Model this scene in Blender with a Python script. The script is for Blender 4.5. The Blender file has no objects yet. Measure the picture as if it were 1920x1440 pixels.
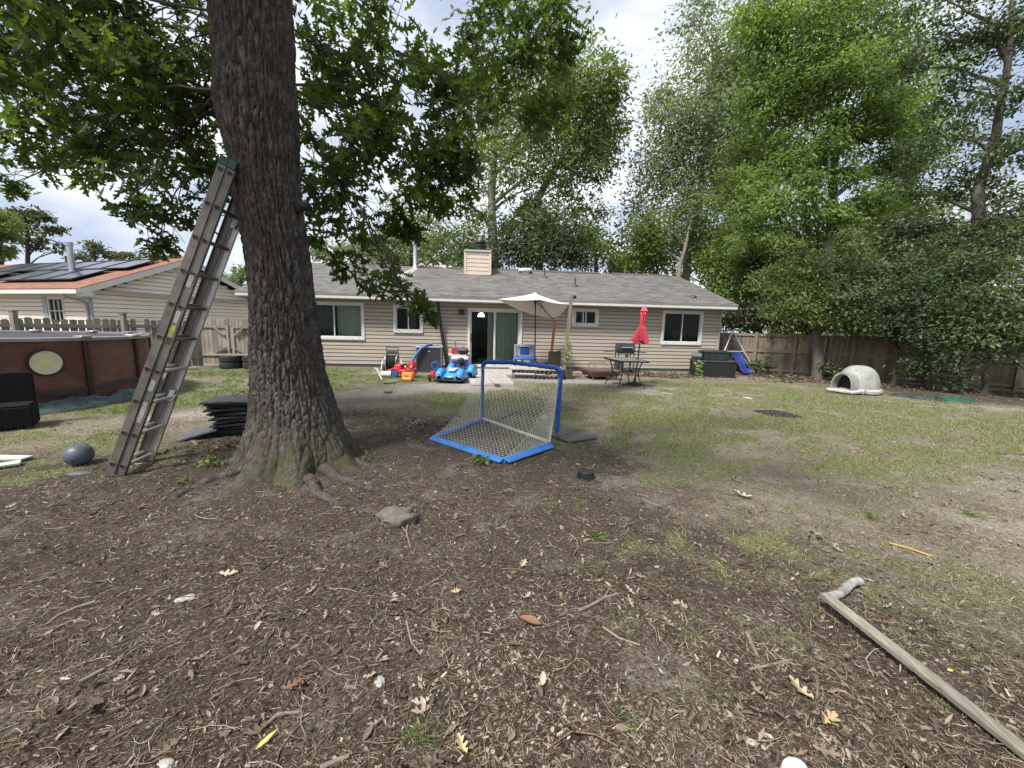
import bpy, math, random
import numpy as np
from mathutils import Vector, Matrix, Euler
random.seed(7); RN = np.random.default_rng(11)
SC = bpy.context.scene; COL = SC.collection
R = math.radians; PI = math.pi
# ------------------------------------------------------------------ camera model (also used to survey the yard)
FPX, CH, PITCH, ROLL = 750.0, 1.52, R(8.2), R(1.35)
CM = Matrix.Rotation(PI/2-PITCH, 3, 'X') @ Matrix.Rotation(ROLL, 3, 'Z')
def ray(px, py): return CM @ Vector(((px-960)/FPX, -(py-720)/FPX, -1))
def G(px, py, z=0.0):                      # photo pixel -> point at height z
    d = ray(px, py); return Vector((0, 0, CH)) + d*((z-CH)/d.z)
def A(px, py, Y):                          # photo pixel -> point at depth Y
    d = ray(px, py); return Vector((0, 0, CH)) + d*(Y/d.y)
cd = bpy.data.cameras.new('camera'); cam = bpy.data.objects.new('camera', cd); COL.objects.link(cam)
cam.matrix_world = Matrix.Translation((0, 0, CH)) @ CM.to_4x4()
cd.sensor_width = 36; cd.lens = 36*FPX/1920; cd.clip_end = 2000; cd.clip_start = .05
SC.camera = cam
# ------------------------------------------------------------------ numpy noise
def _h(ix, iy, s=0):
    n = (ix.astype(np.int64)*374761393 + iy.astype(np.int64)*668265263 + s*1442695041) & 0x7fffffff
    n = ((n ^ (n >> 13))*1274126177) & 0x7fffffff
    return ((n ^ (n >> 16)) & 0xffff)/65535.0
def vn(x, y, s=0):
    x = np.asarray(x, float); y = np.asarray(y, float)
    ix = np.floor(x); iy = np.floor(y); fx = x-ix; fy = y-iy
    fx = fx*fx*(3-2*fx); fy = fy*fy*(3-2*fy)
    a = _h(ix, iy, s); b = _h(ix+1, iy, s); c = _h(ix, iy+1, s); d = _h(ix+1, iy+1, s)
    return (a*(1-fx)+b*fx)*(1-fy)+(c*(1-fx)+d*fx)*fy
def fbm(x, y, s=0, o=4):
    t = 0; a = .5
    for i in range(o): t = t+a*vn(x*2**i, y*2**i, s+i); a *= .5
    return t
# ------------------------------------------------------------------ node helpers
def nt(name):
    m = bpy.data.materials.new(name); m.use_nodes = True
    t = m.node_tree; b = t.nodes['Principled BSDF']; return m, t, b
def nd(t, typ, **kw):
    n = t.nodes.new(typ)
    for k, v in kw.items():
        if k in n.inputs.keys(): n.inputs[k].default_value = v
        else: setattr(n, k, v)
    return n
def ramp(t, fac, stops, interp='LINEAR'):
    r = t.nodes.new('ShaderNodeValToRGB'); e = r.color_ramp.elements; r.color_ramp.interpolation = interp
    while len(e) > 1: e.remove(e[-1])
    e[0].position = stops[0][0]; e[0].color = (*stops[0][1], 1)
    for p, c in stops[1:]:
        q = e.new(p); q.color = (*c, 1)
    t.links.new(fac, r.inputs[0]); return r.outputs[0]
def mixc(t, f, a, b, mode='MIX'):
    n = t.nodes.new('ShaderNodeMix'); n.data_type = 'RGBA'; n.blend_type = mode
    for sock, v in ((n.inputs[0], f), (n.inputs[6], a), (n.inputs[7], b)):
        if isinstance(v, (int, float)): sock.default_value = v
        elif isinstance(v, tuple): sock.default_value = (*v, 1)
        else: t.links.new(v, sock)
    return n.outputs[2]
def coords(t, stretch=(1, 1, 1), kind='Object', rot=(0, 0, 0)):
    tc = t.nodes.new('ShaderNodeTexCoord'); mp = t.nodes.new('ShaderNodeMapping')
    mp.inputs['Scale'].default_value = stretch; mp.inputs['Rotation'].default_value = rot
    t.links.new(tc.outputs[kind], mp.inputs[0]); return mp.outputs[0]
def noise(t, vec, sc, det=4, rough=.55, dist=0):
    n = nd(t, 'ShaderNodeTexNoise', Scale=sc, Detail=det, Roughness=rough, Distortion=dist)
    if vec is not None: t.links.new(vec, n.inputs['Vector'])
    return n.outputs['Fac']
def bumpn(t, b, h, strength=.4, dist=.01):
    n = nd(t, 'ShaderNodeBump', Strength=strength, Distance=dist)
    t.links.new(h, n.inputs['Height']); t.links.new(n.outputs[0], b.inputs['Normal'])
MC = {}
def M(name, col, rough=.6, var=.18, sc=5, bump=0, bsc=60, metal=0, col2=None, st=(1, 1, 1), spec=.4, dirt=0):
    if name in MC: return MC[name]
    m, t, b = nt(name); v = coords(t, st)
    lo = tuple(max(0, c*(1-var)) for c in col); hi = col2 or tuple(min(1, c*(1+var)) for c in col)
    f = noise(t, v, sc, 6, .62); c = ramp(t, f, [(.3, lo), (.7, hi)])
    if dirt:
        d = noise(t, v, sc*3.1, 5, .7); dd = ramp(t, d, [(.5, (0, 0, 0)), (.72, (dirt,)*3)])
        c = mixc(t, dd, c, (.09, .075, .055))
    t.links.new(c, b.inputs['Base Color']); b.inputs['Roughness'].default_value = rough
    b.inputs['Metallic'].default_value = metal; b.inputs['Specular IOR Level'].default_value = spec
    if bump: bumpn(t, b, noise(t, v, bsc, 5, .6), bump, .01)
    MC[name] = m; return m
def WOOD(name, c1, c2, axis=2, rough=.85, sc=3.0):
    if name in MC: return MC[name]
    m, t, b = nt(name); st = [22, 22, 22]; st[axis] = 1.1
    v = coords(t, tuple(st)); f = noise(t, v, sc, 5, .65, .4)
    g = noise(t, coords(t), 1.7, 4); rp = nd(t, 'ShaderNodeNewGeometry').outputs['Random Per Island']
    c = ramp(t, f, [(.3, c1), (.7, c2)])
    c = mixc(t, ramp(t, g, [(.35, (0, 0, 0)), (.75, (.55,)*3)]), c, tuple(x*.55 for x in c1))
    hs = nd(t, 'ShaderNodeHueSaturation'); mr = nd(t, 'ShaderNodeMapRange'); mr.inputs[3].default_value = .72; mr.inputs[4].default_value = 1.25
    t.links.new(rp, mr.inputs[0]); t.links.new(mr.outputs[0], hs.inputs['Value']); t.links.new(c, hs.inputs['Color'])
    t.links.new(hs.outputs[0], b.inputs['Base Color']); b.inputs['Roughness'].default_value = rough
    b.inputs['Specular IOR Level'].default_value = .2
    bumpn(t, b, f, .35, .006); MC[name] = m; return m
def LEAF(name, stops, trans=.35, rough=.5, spec=.3):
    if name in MC: return MC[name]
    m, t, b = nt(name); rp = nd(t, 'ShaderNodeNewGeometry').outputs['Random Per Island']
    big = noise(t, coords(t), .9, 3)
    mx = nd(t, 'ShaderNodeMath', operation='MULTIPLY_ADD'); t.links.new(rp, mx.inputs[0]); mx.inputs[1].default_value = .6
    sb = nd(t, 'ShaderNodeMath', operation='MULTIPLY_ADD'); t.links.new(big, sb.inputs[0]); sb.inputs[1].default_value = 1.6; sb.inputs[2].default_value = -.6
    t.links.new(sb.outputs[0], mx.inputs[2])
    c = ramp(t, mx.outputs[0], stops)
    t.links.new(c, b.inputs['Base Color']); b.inputs['Roughness'].default_value = rough; b.inputs['Specular IOR Level'].default_value = spec
    if trans:
        tr = t.nodes.new('ShaderNodeBsdfTranslucent'); ms = t.nodes.new('ShaderNodeMixShader'); ms.inputs[0].default_value = trans
        c2 = mixc(t, 1.0, c, (1.25, 1.3, .55), 'MULTIPLY'); t.links.new(c2, tr.inputs[0])
        t.links.new(b.outputs[0], ms.inputs[1]); t.links.new(tr.outputs[0], ms.inputs[2])
        t.links.new(ms.outputs[0], t.nodes['Material Output'].inputs[0])
    MC[name] = m; return m
def ISLAND(name, stops, rough=.8, interp='LINEAR', trans=0):
    if name in MC: return MC[name]
    m, t, b = nt(name); rp = nd(t, 'ShaderNodeNewGeometry').outputs['Random Per Island']
    c = ramp(t, rp, stops, interp); n = noise(t, coords(t), 40, 4)
    c = mixc(t, .55, c, ramp(t, n, [(.3, (.45,)*3), (.7, (1.2,)*3)]), 'MULTIPLY')
    t.links.new(c, b.inputs['Base Color']); b.inputs['Roughness'].default_value = rough; b.inputs['Specular IOR Level'].default_value = .25
    if trans:
        tr = t.nodes.new('ShaderNodeBsdfTranslucent'); ms = t.nodes.new('ShaderNodeMixShader'); ms.inputs[0].default_value = trans
        t.links.new(c, tr.inputs[0]); t.links.new(b.outputs[0], ms.inputs[1]); t.links.new(tr.outputs[0], ms.inputs[2])
        t.links.new(ms.outputs[0], t.nodes['Material Output'].inputs[0])
    MC[name] = m; return m
def GLASS(name, tint=(.8, .9, .85), refl=.06):
    if name in MC: return MC[name]
    m, t, b = nt(name); t.nodes.remove(b)
    tr = nd(t, 'ShaderNodeBsdfTransparent'); tr.inputs[0].default_value = (*tint, 1)
    gl = nd(t, 'ShaderNodeBsdfGlossy'); gl.inputs[0].default_value = (.3, .3, .3, 1); gl.inputs['Roughness'].default_value = .03
    lw = nd(t, 'ShaderNodeFresnel', IOR=1.5); ms = t.nodes.new('ShaderNodeMixShader')
    t.links.new(lw.outputs[0], ms.inputs[0]); t.links.new(tr.outputs[0], ms.inputs[1]); t.links.new(gl.outputs[0], ms.inputs[2])
    t.links.new(ms.outputs[0], t.nodes['Material Output'].inputs[0]); MC[name] = m; return m
def EMIT(name, col, s):
    m, t, b = nt(name); b.inputs['Base Color'].default_value = (*col, 1)
    b.inputs['Emission Color'].default_value = (*col, 1); b.inputs['Emission Strength'].default_value = s; return m
# ------------------------------------------------------------------ mesh builder
class B:
    def __init__(s): s.v = []; s.f = []
    def add(s, vs, fs):
        o = len(s.v); s.v += [tuple(p) for p in vs]; s.f += [tuple(i+o for i in f) for f in fs]; return s
    def box(s, c, d, rot=None, taper=1.0):
        x, y, z = (k/2 for k in d); vs = []
        for sz in (-1, 1):
            k = taper if sz > 0 else 1
            for sx, sy in ((-1, -1), (1, -1), (1, 1), (-1, 1)): vs.append(Vector((sx*x*k, sy*y*k, sz*z)))
        if rot is not None:
            m = rot if isinstance(rot, Matrix) else Euler(rot).to_matrix(); vs = [m @ p for p in vs]
        return s.add([p+Vector(c) for p in vs], [(3, 2, 1, 0), (4, 5, 6, 7), (0, 1, 5, 4), (1, 2, 6, 5), (2, 3, 7, 6), (3, 0, 4, 7)])
    def b2(s, x0, x1, y0, y1, z0, z1): return s.box(((x0+x1)/2, (y0+y1)/2, (z0+z1)/2), (x1-x0, y1-y0, z1-z0))
    def bar(s, p, q, w, h, up=(0, 0, 1)):
        p = Vector(p); q = Vector(q); d = q-p; L = d.length; d.normalize(); u = Vector(up)
        sd = d.cross(u)
        if sd.length < 1e-4: sd = d.cross(Vector((1, 0, 0)))
        sd.normalize(); u = sd.cross(d)
        m = Matrix((sd, d, u)).transposed(); return s.box((p+q)/2, (w, L, h), m)
    def tube(s, pts, r, n=8, cap=True):
        pts = [Vector(p) for p in pts]; k = len(pts); rs = r if hasattr(r, '__len__') else [r]*k
        t = [(pts[min(i+1, k-1)]-pts[max(i-1, 0)]).normalized() for i in range(k)]
        a = t[0].cross(Vector((0, 0, 1)))
        if a.length < .05: a = t[0].cross(Vector((1, 0, 0)))
        a.normalize(); vs = []; fs = []
        for i in range(k):
            a = (a-t[i]*a.dot(t[i])).normalized(); b = t[i].cross(a)
            for j in range(n):
                w = 2*PI*j/n; vs.append(pts[i]+(a*math.cos(w)+b*math.sin(w))*rs[i])
        for i in range(k-1):
            for j in range(n): fs.append((i*n+j, i*n+(j+1) % n, (i+1)*n+(j+1) % n, (i+1)*n+j))
        if cap: fs.append(tuple(range(n-1, -1, -1))); fs.append(tuple((k-1)*n+j for j in range(n)))
        return s.add(vs, fs)
    def lathe(s, prof, n=24, c=(0, 0, 0), m=None, sx=1, sy=1):
        vs = []; fs = []; k = len(prof); c = Vector(c)
        for r, z in prof:
            for j in range(n):
                w = 2*PI*j/n; p = Vector((r*math.cos(w)*sx, r*math.sin(w)*sy, z)); vs.append((m @ p if m else p)+c)
        for i in range(k-1):
            for j in range(n): fs.append((i*n+j, i*n+(j+1) % n, (i+1)*n+(j+1) % n, (i+1)*n+j))
        if prof[0][0] > 1e-4: fs.append(tuple(range(n-1, -1, -1)))
        if prof[-1][0] > 1e-4: fs.append(tuple((k-1)*n+j for j in range(n)))
        return s.add(vs, fs)
    def prism(s, poly, z0, z1, m=None):
        n = len(poly); vs = [Vector((x, y, z0)) for x, y in poly]+[Vector((x, y, z1)) for x, y in poly]
        if m: vs = [m @ p for p in vs]
        fs = [tuple(range(n-1, -1, -1)), tuple(range(n, 2*n))]+[(i, (i+1) % n, n+(i+1) % n, n+i) for i in range(n)]
        return s.add(vs, fs)
    def grid(s, P, close=False):
        nr = len(P); nc = len(P[0]); vs = [p for row in P for p in row]
        fs = [(i*nc+j, i*nc+(j+1) % nc, (i+1)*nc+(j+1) % nc, (i+1)*nc+j) for i in range(nr-1) for j in range(nc if close else nc-1)]
        return s.add(vs, fs)
    def ring(s, x0, x1, z0, z1, w, y0, y1, wb=None):
        wb = wb or w
        s.b2(x0, x0+w, y0, y1, z0, z1); s.b2(x1-w, x1, y0, y1, z0, z1)
        s.b2(x0+w, x1-w, y0+.002, y1, z1-w, z1); s.b2(x0+w, x1-w, y0+.002, y1, z0, z0+wb); return s
    def build(s, name, mat, parent=None, smooth=True, bevel=0, sharp=38, solid=0, sub=0):
        me = bpy.data.meshes.new(name); me.from_pydata(s.v, [], s.f); me.validate(); me.update()
        if smooth:
            me.shade_smooth(); me.set_sharp_from_angle(angle=R(sharp))
        o = bpy.data.objects.new(name, me); COL.objects.link(o); me.materials.append(mat)
        if parent: o.parent = parent
        if solid: md = o.modifiers.new('solid', 'SOLIDIFY'); md.thickness = solid; md.offset = 0
        if sub: md = o.modifiers.new('sub', 'SUBSURF'); md.levels = sub; md.render_levels = sub
        if bevel: md = o.modifiers.new('bevel', 'BEVEL'); md.width = bevel; md.segments = 2; md.limit_method = 'ANGLE'; md.angle_limit = R(40)
        return o
def npmesh(name, V, faces, mat, parent=None, smooth=False):     # V (N,3), faces: list of (F,k) int arrays
    me = bpy.data.meshes.new(name); V = np.ascontiguousarray(V, np.float32)
    lt = np.concatenate([np.full(len(f), f.shape[1]) for f in faces]); li = np.concatenate([f.ravel() for f in faces])
    me.vertices.add(len(V)); me.vertices.foreach_set('co', V.ravel())
    me.loops.add(len(li)); me.loops.foreach_set('vertex_index', li.astype(np.int32))
    ls = np.concatenate([[0], np.cumsum(lt)[:-1]])
    me.polygons.add(len(lt)); me.polygons.foreach_set('loop_start', ls.astype(np.int32)); me.polygons.foreach_set('loop_total', lt.astype(np.int32))
    me.update(calc_edges=True)
    if smooth: me.shade_smooth()
    o = bpy.data.objects.new(name, me); COL.objects.link(o); me.materials.append(mat)
    if parent: o.parent = parent
    return o
def tag(o, label=None, cat=None, group=None, kind=None):
    if label: o['label'] = label
    if cat: o['category'] = cat
    if group: o['group'] = group
    if kind: o['kind'] = kind
    return o
def T(name, label, cat, loc=(0, 0, 0), rz=0, group=None):
    o = bpy.data.objects.new(name, None); COL.objects.link(o); o.empty_display_size = .2
    o.location = loc; o.rotation_euler = (0, 0, rz); return tag(o, label, cat, group)
def dup(root, loc, rz, label, rot=None):
    r = root.copy(); COL.objects.link(r); r.location = loc; r.rotation_euler = rot or (0, 0, rz); r['label'] = label
    for ch in list(root.children):
        c = ch.copy(); COL.objects.link(c); c.parent = r
        for g in list(ch.children): d = g.copy(); COL.objects.link(d); d.parent = c
    return r
def scatter(tv, tf, P, Nrm, Tan, S):       # template verts (k,3) faces [tuples]; x=tangent(length), y=side, z=normal
    Nrm = Nrm/np.linalg.norm(Nrm, axis=1, keepdims=True)
    Tan = Tan-Nrm*(Tan*Nrm).sum(1, keepdims=True); Tan /= np.linalg.norm(Tan, axis=1, keepdims=True)+1e-9
    Sd = np.cross(Nrm, Tan); tv = np.asarray(tv, float); k = len(tv); n = len(P)
    S = np.asarray(S, float).reshape(n, -1)
    if S.shape[1] == 1: S = np.repeat(S, 3, 1)
    V = P[:, None, :]+Tan[:, None, :]*(tv[None, :, 0:1]*S[:, None, 0:1])+Sd[:, None, :]*(tv[None, :, 1:2]*S[:, None, 1:2])+Nrm[:, None, :]*(tv[None, :, 2:3]*S[:, None, 2:3])
    F = [(np.arange(n)*k)[:, None]+np.asarray(f)[None, :] for f in tf]
    return V.reshape(-1, 3), F
def merge(parts):
    Vs = []; Fs = []; o = 0
    for V, F in parts:
        Vs.append(V); Fs += [f+o for f in F]; o += len(V)
    return np.concatenate(Vs), Fs
# leaf templates (length 1 along x, folded on the midrib)
def half(pts, mid, fold, arc=.06):
    up = [(x, y, abs(y)*fold) for x, y in pts]; dn = [(x, -y, abs(y)*fold) for x, y in pts]
    up = [(x, y, z-arc*(math.sin(PI*x)-.5)*2*(arc > .1)) for x, y, z in up]; dn = [(x, y, z-arc*(math.sin(PI*x)-.5)*2*(arc > .1)) for x, y, z in dn]
    V = [(x, 0, -arc*math.sin(PI*x)) for x in mid]; nm = len(mid)
    V += up+dn; n = len(pts)
    return V, [tuple(list(range(nm-1, -1, -1))+[nm+i for i in range(n)]), tuple(list(range(nm))+[nm+n+i for i in range(n-1, -1, -1)])]
OAK = half([(.06, .06), (.2, .2), (.22, .08), (.3, .1), (.42, .34), (.5, .3), (.48, .1), (.56, .1), (.72, .28), (.78, .2), (.76, .09), (.86, .12), (.95, .06)], [0, .5, 1.0], .25)
OAKC = half([(.06, .06), (.2, .2), (.22, .08), (.3, .1), (.42, .34), (.5, .3), (.48, .1), (.56, .1), (.72, .28), (.78, .2), (.76, .09), (.86, .12), (.95, .06)], [0, .25, .5, .75, 1.0], .4, .105)
OVAL = half([(.2, .17), (.5, .24), (.8, .14)], [0, .5, 1.0], .3)
LANCE = half([(.3, .1), (.65, .09)], [0, 1.0], .3)
# ------------------------------------------------------------------ world and sun
W = bpy.data.worlds.new('World'); SC.world = W; W.use_nodes = True
t = W.node_tree; bg = t.nodes['Background']
sky = t.nodes.new('ShaderNodeTexSky'); sky.sky_type = 'NISHITA'; sky.sun_disc = False
SUN_EL, SUN_ROT = R(54), R(-138)
sky.sun_elevation = SUN_EL; sky.sun_rotation = SUN_ROT; sky.air_density = 1.0; sky.dust_density = 1.5
v = coords(t, (1, 1, 2.2), 'Generated')
n1 = noise(t, v, 2.6, 7, .58, .3); n2 = noise(t, v, 1.3, 5, .5)
cl = ramp(t, n1, [(.38, (4.5, 5.3, 6.9)), (.5, (6.6, 7.1, 7.9)), (.64, (9.4, 9.6, 9.8))])
fac = ramp(t, n2, [(.34, (.62,)*3), (.5, (1, 1, 1))])
c = mixc(t, fac, sky.outputs[0], cl)
t.links.new(c, bg.inputs[0]); bg.inputs[1].default_value = .074
sd = bpy.data.lights.new('sun', 'SUN'); so = bpy.data.objects.new('sun', sd); COL.objects.link(so)
sd.energy = 3.7; sd.angle = R(10); sd.color = (1, .96, .9)
dirv = Vector((math.sin(SUN_ROT)*math.cos(SUN_EL), math.cos(SUN_ROT)*math.cos(SUN_EL), math.sin(SUN_EL)))
so.rotation_euler = dirv.to_track_quat('Z', 'Y').to_euler()
SC.view_settings.view_transform = 'Standard'; SC.view_settings.look = 'None'; SC.view_settings.exposure = .84; SC.view_settings.gamma = 1
SC.cycles.max_bounces = 4; SC.cycles.transparent_max_bounces = 8; SC.cycles.diffuse_bounces = 2; SC.cycles.transmission_bounces = 3; SC.cycles.glossy_bounces = 2; SC.cycles.use_denoising = True
# ================================================================== GROUND
TREE = Vector((-2.42, 4.2, 0))
def g2(x, y, cx, cy, rx, ry, a=0):
    c, s = math.cos(a), math.sin(a); dx = x-cx; dy = y-cy
    u = (dx*c+dy*s)/rx; w = (-dx*s+dy*c)/ry; return np.exp(-(u*u+w*w))
GRASS = [(-4.6, 11.5, 2.4, 1.6, 0, 2.6), (-5.9, 9.8, 1.6, 2.6, 0, 2.0), (-8.2, 11.6, 2.2, 1.0, 0, 2), (-6.3, 6.55, .75, .45, .4, 1.3), (-5.2, 4.7, 1.5, .55, 0, 1.2), (-4.6, 3.75, .9, .4, 0, 1.0),
    (.5, 7.6, 1.9, 1.7, 0, 1.3), (-1.2, 8.1, .9, .8, 0, .8), (4.5, 7.6, 3.6, 2.3, 0, 1.35), (7.5, 9.3, 3.5, 1.6, .0, 1.0), (5.4, 5.4, 2.6, 1.3, 0, .8), (2.6, 5.2, 1.6, .9, 0, .45), (9.5, 6.8, 3, 1.4, 0, .7), (3.3, 12.3, 1.6, .5, 0, .45), (8.0, 12.3, 2.2, .9, 0, .7),
    (.9, 10.4, 1.7, .8, 0, .8), (2.2, 3.5, 1.8, 1.0, 0, .5), (1.3, 2.6, 1.3, .8, 0, .5), (1.5, 1.7, 1.2, .5, 0, .42), (5.8, 11.2, 2.0, 1.2, 0, .7), (7.5, 6.6, 3, 1.6, 0, .6), (-3.2, 3.4, .4, .25, 0, .4), (3.0, 2.3, 1.0, .6, 0, .15)]
SAND = [(-1.9, 9.3, 2.3, .55, .12, 1.1), (-3.6, 8.2, 1.6, .5, .3, .7), (-1.4, 10.1, 1.5, .5, 0, .8), (3.9, 9.9, 1.5, .7, 0, 1.2), (2.2, 11.3, 1.9, .45, 0, 1.1), (9.2, 8.8, 2.8, .5, -.15, .9), (8.5, 7.4, 2.2, .5, 0, .6), (4.4, 3.0, 1.6, .6, 0, .5),
    (5.8, 4.0, 2.0, .45, 0, .5), (.7, 1.62, .35, .2, 0, .42), (1.1, 3.9, .8, .5, 0, .45), (2.0, 5.6, 1.0, .45, 0, .5), (-5.2, 6.3, 1.2, .7, .3, .7), (.1, 11.5, 1.8, .8, 0, .6), (-3.2, 12.6, 1.5, .7, 0, .7), (2.9, 1.4, .6, .5, 0, .4), (1.6, 2.3, .3, .2, 0, .3), (-.7, 6.9, 1.2, .5, 0, .4)]
MULCH = [(-1.3, 2.5, 3.1, 1.8, 0, 1.7), (-4.0, 3.0, 1.8, 1.2, 0, 1.0), (-1.2, 4.8, 1.9, 1.1, .1, 1.1), (-2.5, 1.2, 3, 1.0, 0, 1.2), (.3, 1.4, 1.2, .8, 0, .9), (.3, 4.6, 1.0, .8, 0, .7), (-2.4, 6.2, 1.6, .9, 0, .6), (1.9, 1.2, 1.0, .6, 0, .4), (10.4, 13.2, 2.5, .7, -.5, 1.2), (12.6, 10.6, 3.2, 1.2, -.5, 1.5), (8.6, 14.6, 1.2, .6, 0, 1.0), (5.0, 13.6, 1.2, .35, 0, .6), (14, 8.5, 3, 1.5, -.4, 1.2)]
def fld(L, x, y): return sum(w*g2(x, y, cx, cy, rx, ry, a) for cx, cy, rx, ry, a, w in L)
def masks(x, y):
    n = fbm(x*.9, y*.9, 3); n2_ = fbm(x*2.7, y*2.7, 9)
    n3_ = fbm(x*6.5, y*6.5, 15)
    g = np.clip(fld(GRASS, x, y)*np.clip((n-.3)*2.2+(n2_-.45)*2.2+(n3_-.45)*2.2+.14, .0, 1.3), 0, 1)
    s = np.clip(fld(SAND, x, y)*(.5+1.1*n2_), 0, 1); m = np.clip(fld(MULCH, x, y)*(.6+.8*n), 0, 1)
    out = (np.abs(x) > 14) | (y > 17); g = np.where(out, np.maximum(g, .35*n*2), g)
    return g, s, m
def hz(x, y):
    x = np.asarray(x, float); y = np.asarray(y, float); d = np.hypot(x-TREE.x, y-TREE.y)
    near = np.clip((13-y)/3, 0, 1)*np.clip((12-np.abs(x))/3, 0, 1)
    h = near*((fbm(x*1.1, y*1.1, 21)-.47)*.05+(fbm(x*6, y*6, 31)-.47)*.018)+.05*np.exp(-(d/1.5)**2)
    h = h+.07*g2(x, y, 2.25, 5.55, .42, .16, .1)-.03*g2(x, y, 2.2, 5.3, .3, .12)
    return h
def ax(lo, a, b, hi, step):
    mid = np.arange(a, b, step); k1 = a-np.geomspace(step*2, a-lo, 26)[::-1]; k2 = b+np.geomspace(step, hi-b, 26)
    return np.concatenate([k1, mid, k2])
gx = ax(-400, -10, 11, 400, .055); gy = ax(-60, .4, 12.5, 600, .055)
X, Y = np.meshgrid(gx, gy); Z = hz(X, Y); nr, nc = X.shape
idx = np.arange(nr*nc).reshape(nr, nc)
F = np.stack([idx[:-1, :-1], idx[:-1, 1:], idx[1:, 1:], idx[1:, :-1]], -1).reshape(-1, 4)
m, t, b = nt('ground_soil')
ats = []
for a_ in ('grassy', 'sandy', 'mulchy'):
    q = t.nodes.new('ShaderNodeAttribute'); q.attribute_name = a_; ats.append(q.outputs['Fac'])
v = coords(t); na = noise(t, v, 7, 8, .68, .3); nb = noise(t, v, 55, 6, .7); ncx = noise(t, v, 1.1, 4)
soil = ramp(t, nb, [(.3, (.022, .016, .012)), (.48, (.055, .042, .033)), (.6, (.11, .09, .073)), (.72, (.28, .24, .2))])
dry = ramp(t, nb, [(.25, (.09, .075, .052)), (.5, (.22, .19, .14)), (.75, (.4, .36, .28))])
sandc = ramp(t, nb, [(.25, (.2, .175, .15)), (.55, (.33, .3, .265)), (.8, (.48, .45, .41))])
grc = ramp(t, nb, [(.25, (.065, .068, .032)), (.55, (.15, .165, .07)), (.8, (.31, .3, .16))])
def thr(f, n, lo, hi):
    ad = nd(t, 'ShaderNodeMath', operation='ADD'); t.links.new(f, ad.inputs[0])
    sb = nd(t, 'ShaderNodeMath', operation='MULTIPLY_ADD'); t.links.new(n, sb.inputs[0]); sb.inputs[1].default_value = .9; sb.inputs[2].default_value = -.45
    t.links.new(sb.outputs[0], ad.inputs[1])
    return ramp(t, ad.outputs[0], [(lo, (0, 0, 0)), (hi, (1, 1, 1))])
c = mixc(t, ramp(t, ncx, [(.35, (0, 0, 0)), (.65, (.6,)*3)]), dry, soil)
c = mixc(t, thr(ats[2], na, .2, .65), c, soil); nm_ = noise(t, v, 2.4, 6, .65, .5); c = mixc(t, ramp(t, nm_, [(.54, (0, 0, 0)), (.72, (.34,)*3)]), c, sandc); c = mixc(t, thr(ats[1], na, .3, .8), c, sandc); c = mixc(t, thr(ats[0], na, .25, .8), c, grc)
t.links.new(c, b.inputs['Base Color']); b.inputs['Roughness'].default_value = .95; b.inputs['Specular IOR Level'].default_value = .15
bumpn(t, b, nb, .9, .02)
go = npmesh('ground', np.stack([X, Y, Z], -1).reshape(-1, 3), [F], m, smooth=True); tag(go, kind='structure')
mg, ms_, mm = masks(X.ravel(), Y.ravel())
for nm, arr in (('grassy', mg), ('sandy', ms_), ('mulchy', mm)):
    at = go.data.attributes.new(nm, 'FLOAT', 'POINT'); at.data.foreach_set('value', arr.astype(np.float32))
# ---- scatters. sampling in (angle, log depth) keeps picture density even
def samp(n, y0=1.0, y1=13.5, p=1.0, half_w=1.42):
    u = RN.random(n); y = (y0**(1-p)+u*(y1**(1-p)-y0**(1-p)))**(1/(1-p)) if p != 1 else y0*(y1/y0)**u
    x = (RN.random(n)*2-1)*half_w*(y+.35); return x, y
def clear(x, y):
    k = np.hypot(x-TREE.x, y-TREE.y) > .62
    k &= ~((y > 13.9+.087*x) & (x > -8.9) & (x < 7.9)); k &= ~((np.abs(x+.35) < .95) & (y > 9.75) & (y < 12.6))
    k &= np.hypot(x+9.6, y-7.15) > 2.3
    return k
def up(n, tilt): 
    q = RN.normal(size=(n, 3))*tilt; q[:, 2] = 1; return q
def rt(n):
    a = RN.random(n)*2*PI; return np.stack([np.cos(a), np.sin(a), np.zeros(n)], -1)
def grass_pts(n, p, y0, y1, thrs):
    x, y = samp(n, y0, y1, p); g, s, mu = masks(x, y); k = (RN.random(n) < g*thrs) & clear(x, y); return x[k], y[k], g[k]
BL = ([(0, -.5, 0), (0, .5, 0), (.55, -.32, .0), (.55, .32, 0), (1, 0, -.12)], [(0, 1, 3, 2), (2, 3, 4)])
def turf(name, label, n_list, ramp_, lushw, LL0):
    gs = []
    for n, p, y0, y1 in n_list:
        x, y = samp(n, y0, y1, p); g, s, mu = masks(x, y); lu = np.clip(fld(GRASS[:6], x, y)*.75, 0, 1)*(y > 3); g = g*(lu if lushw else 1-lu)
        k = (RN.random(n) < g) & clear(x, y); x, y, g = x[k], y[k], g[k]; k = len(x)
        T_ = np.stack([RN.normal(size=k)*.75, RN.normal(size=k)*.75, np.ones(k)*.75], -1); L = (LL0+.034*RN.random(k)**1.5)*(.6+.7*g)*(.7+.7*fbm(x*3, y*3, 77)); wd = .0028+.0006*y
        gs.append(scatter(*BL, np.stack([x, y, hz(x, y)-.004], -1), rt(k), T_, np.stack([L, wd, L], -1)))
    V_, F_ = merge(gs); tag(npmesh(name, V_, F_, ISLAND(name+'_blade', ramp_, .6, trans=.35)), label, 'grass', kind='stuff')
turf('lawn_grass', 'thin pale lawn grass mixed with straw across the yard', ((200000, 1.3, 1.2, 13.6), (160000, .25, 5, 13.6)), [(0, (.08, .115, .035)), (.25, (.15, .2, .06)), (.48, (.235, .28, .1)), (.64, (.37, .35, .19)), (1, (.56, .5, .35))], 0, .019)
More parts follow.
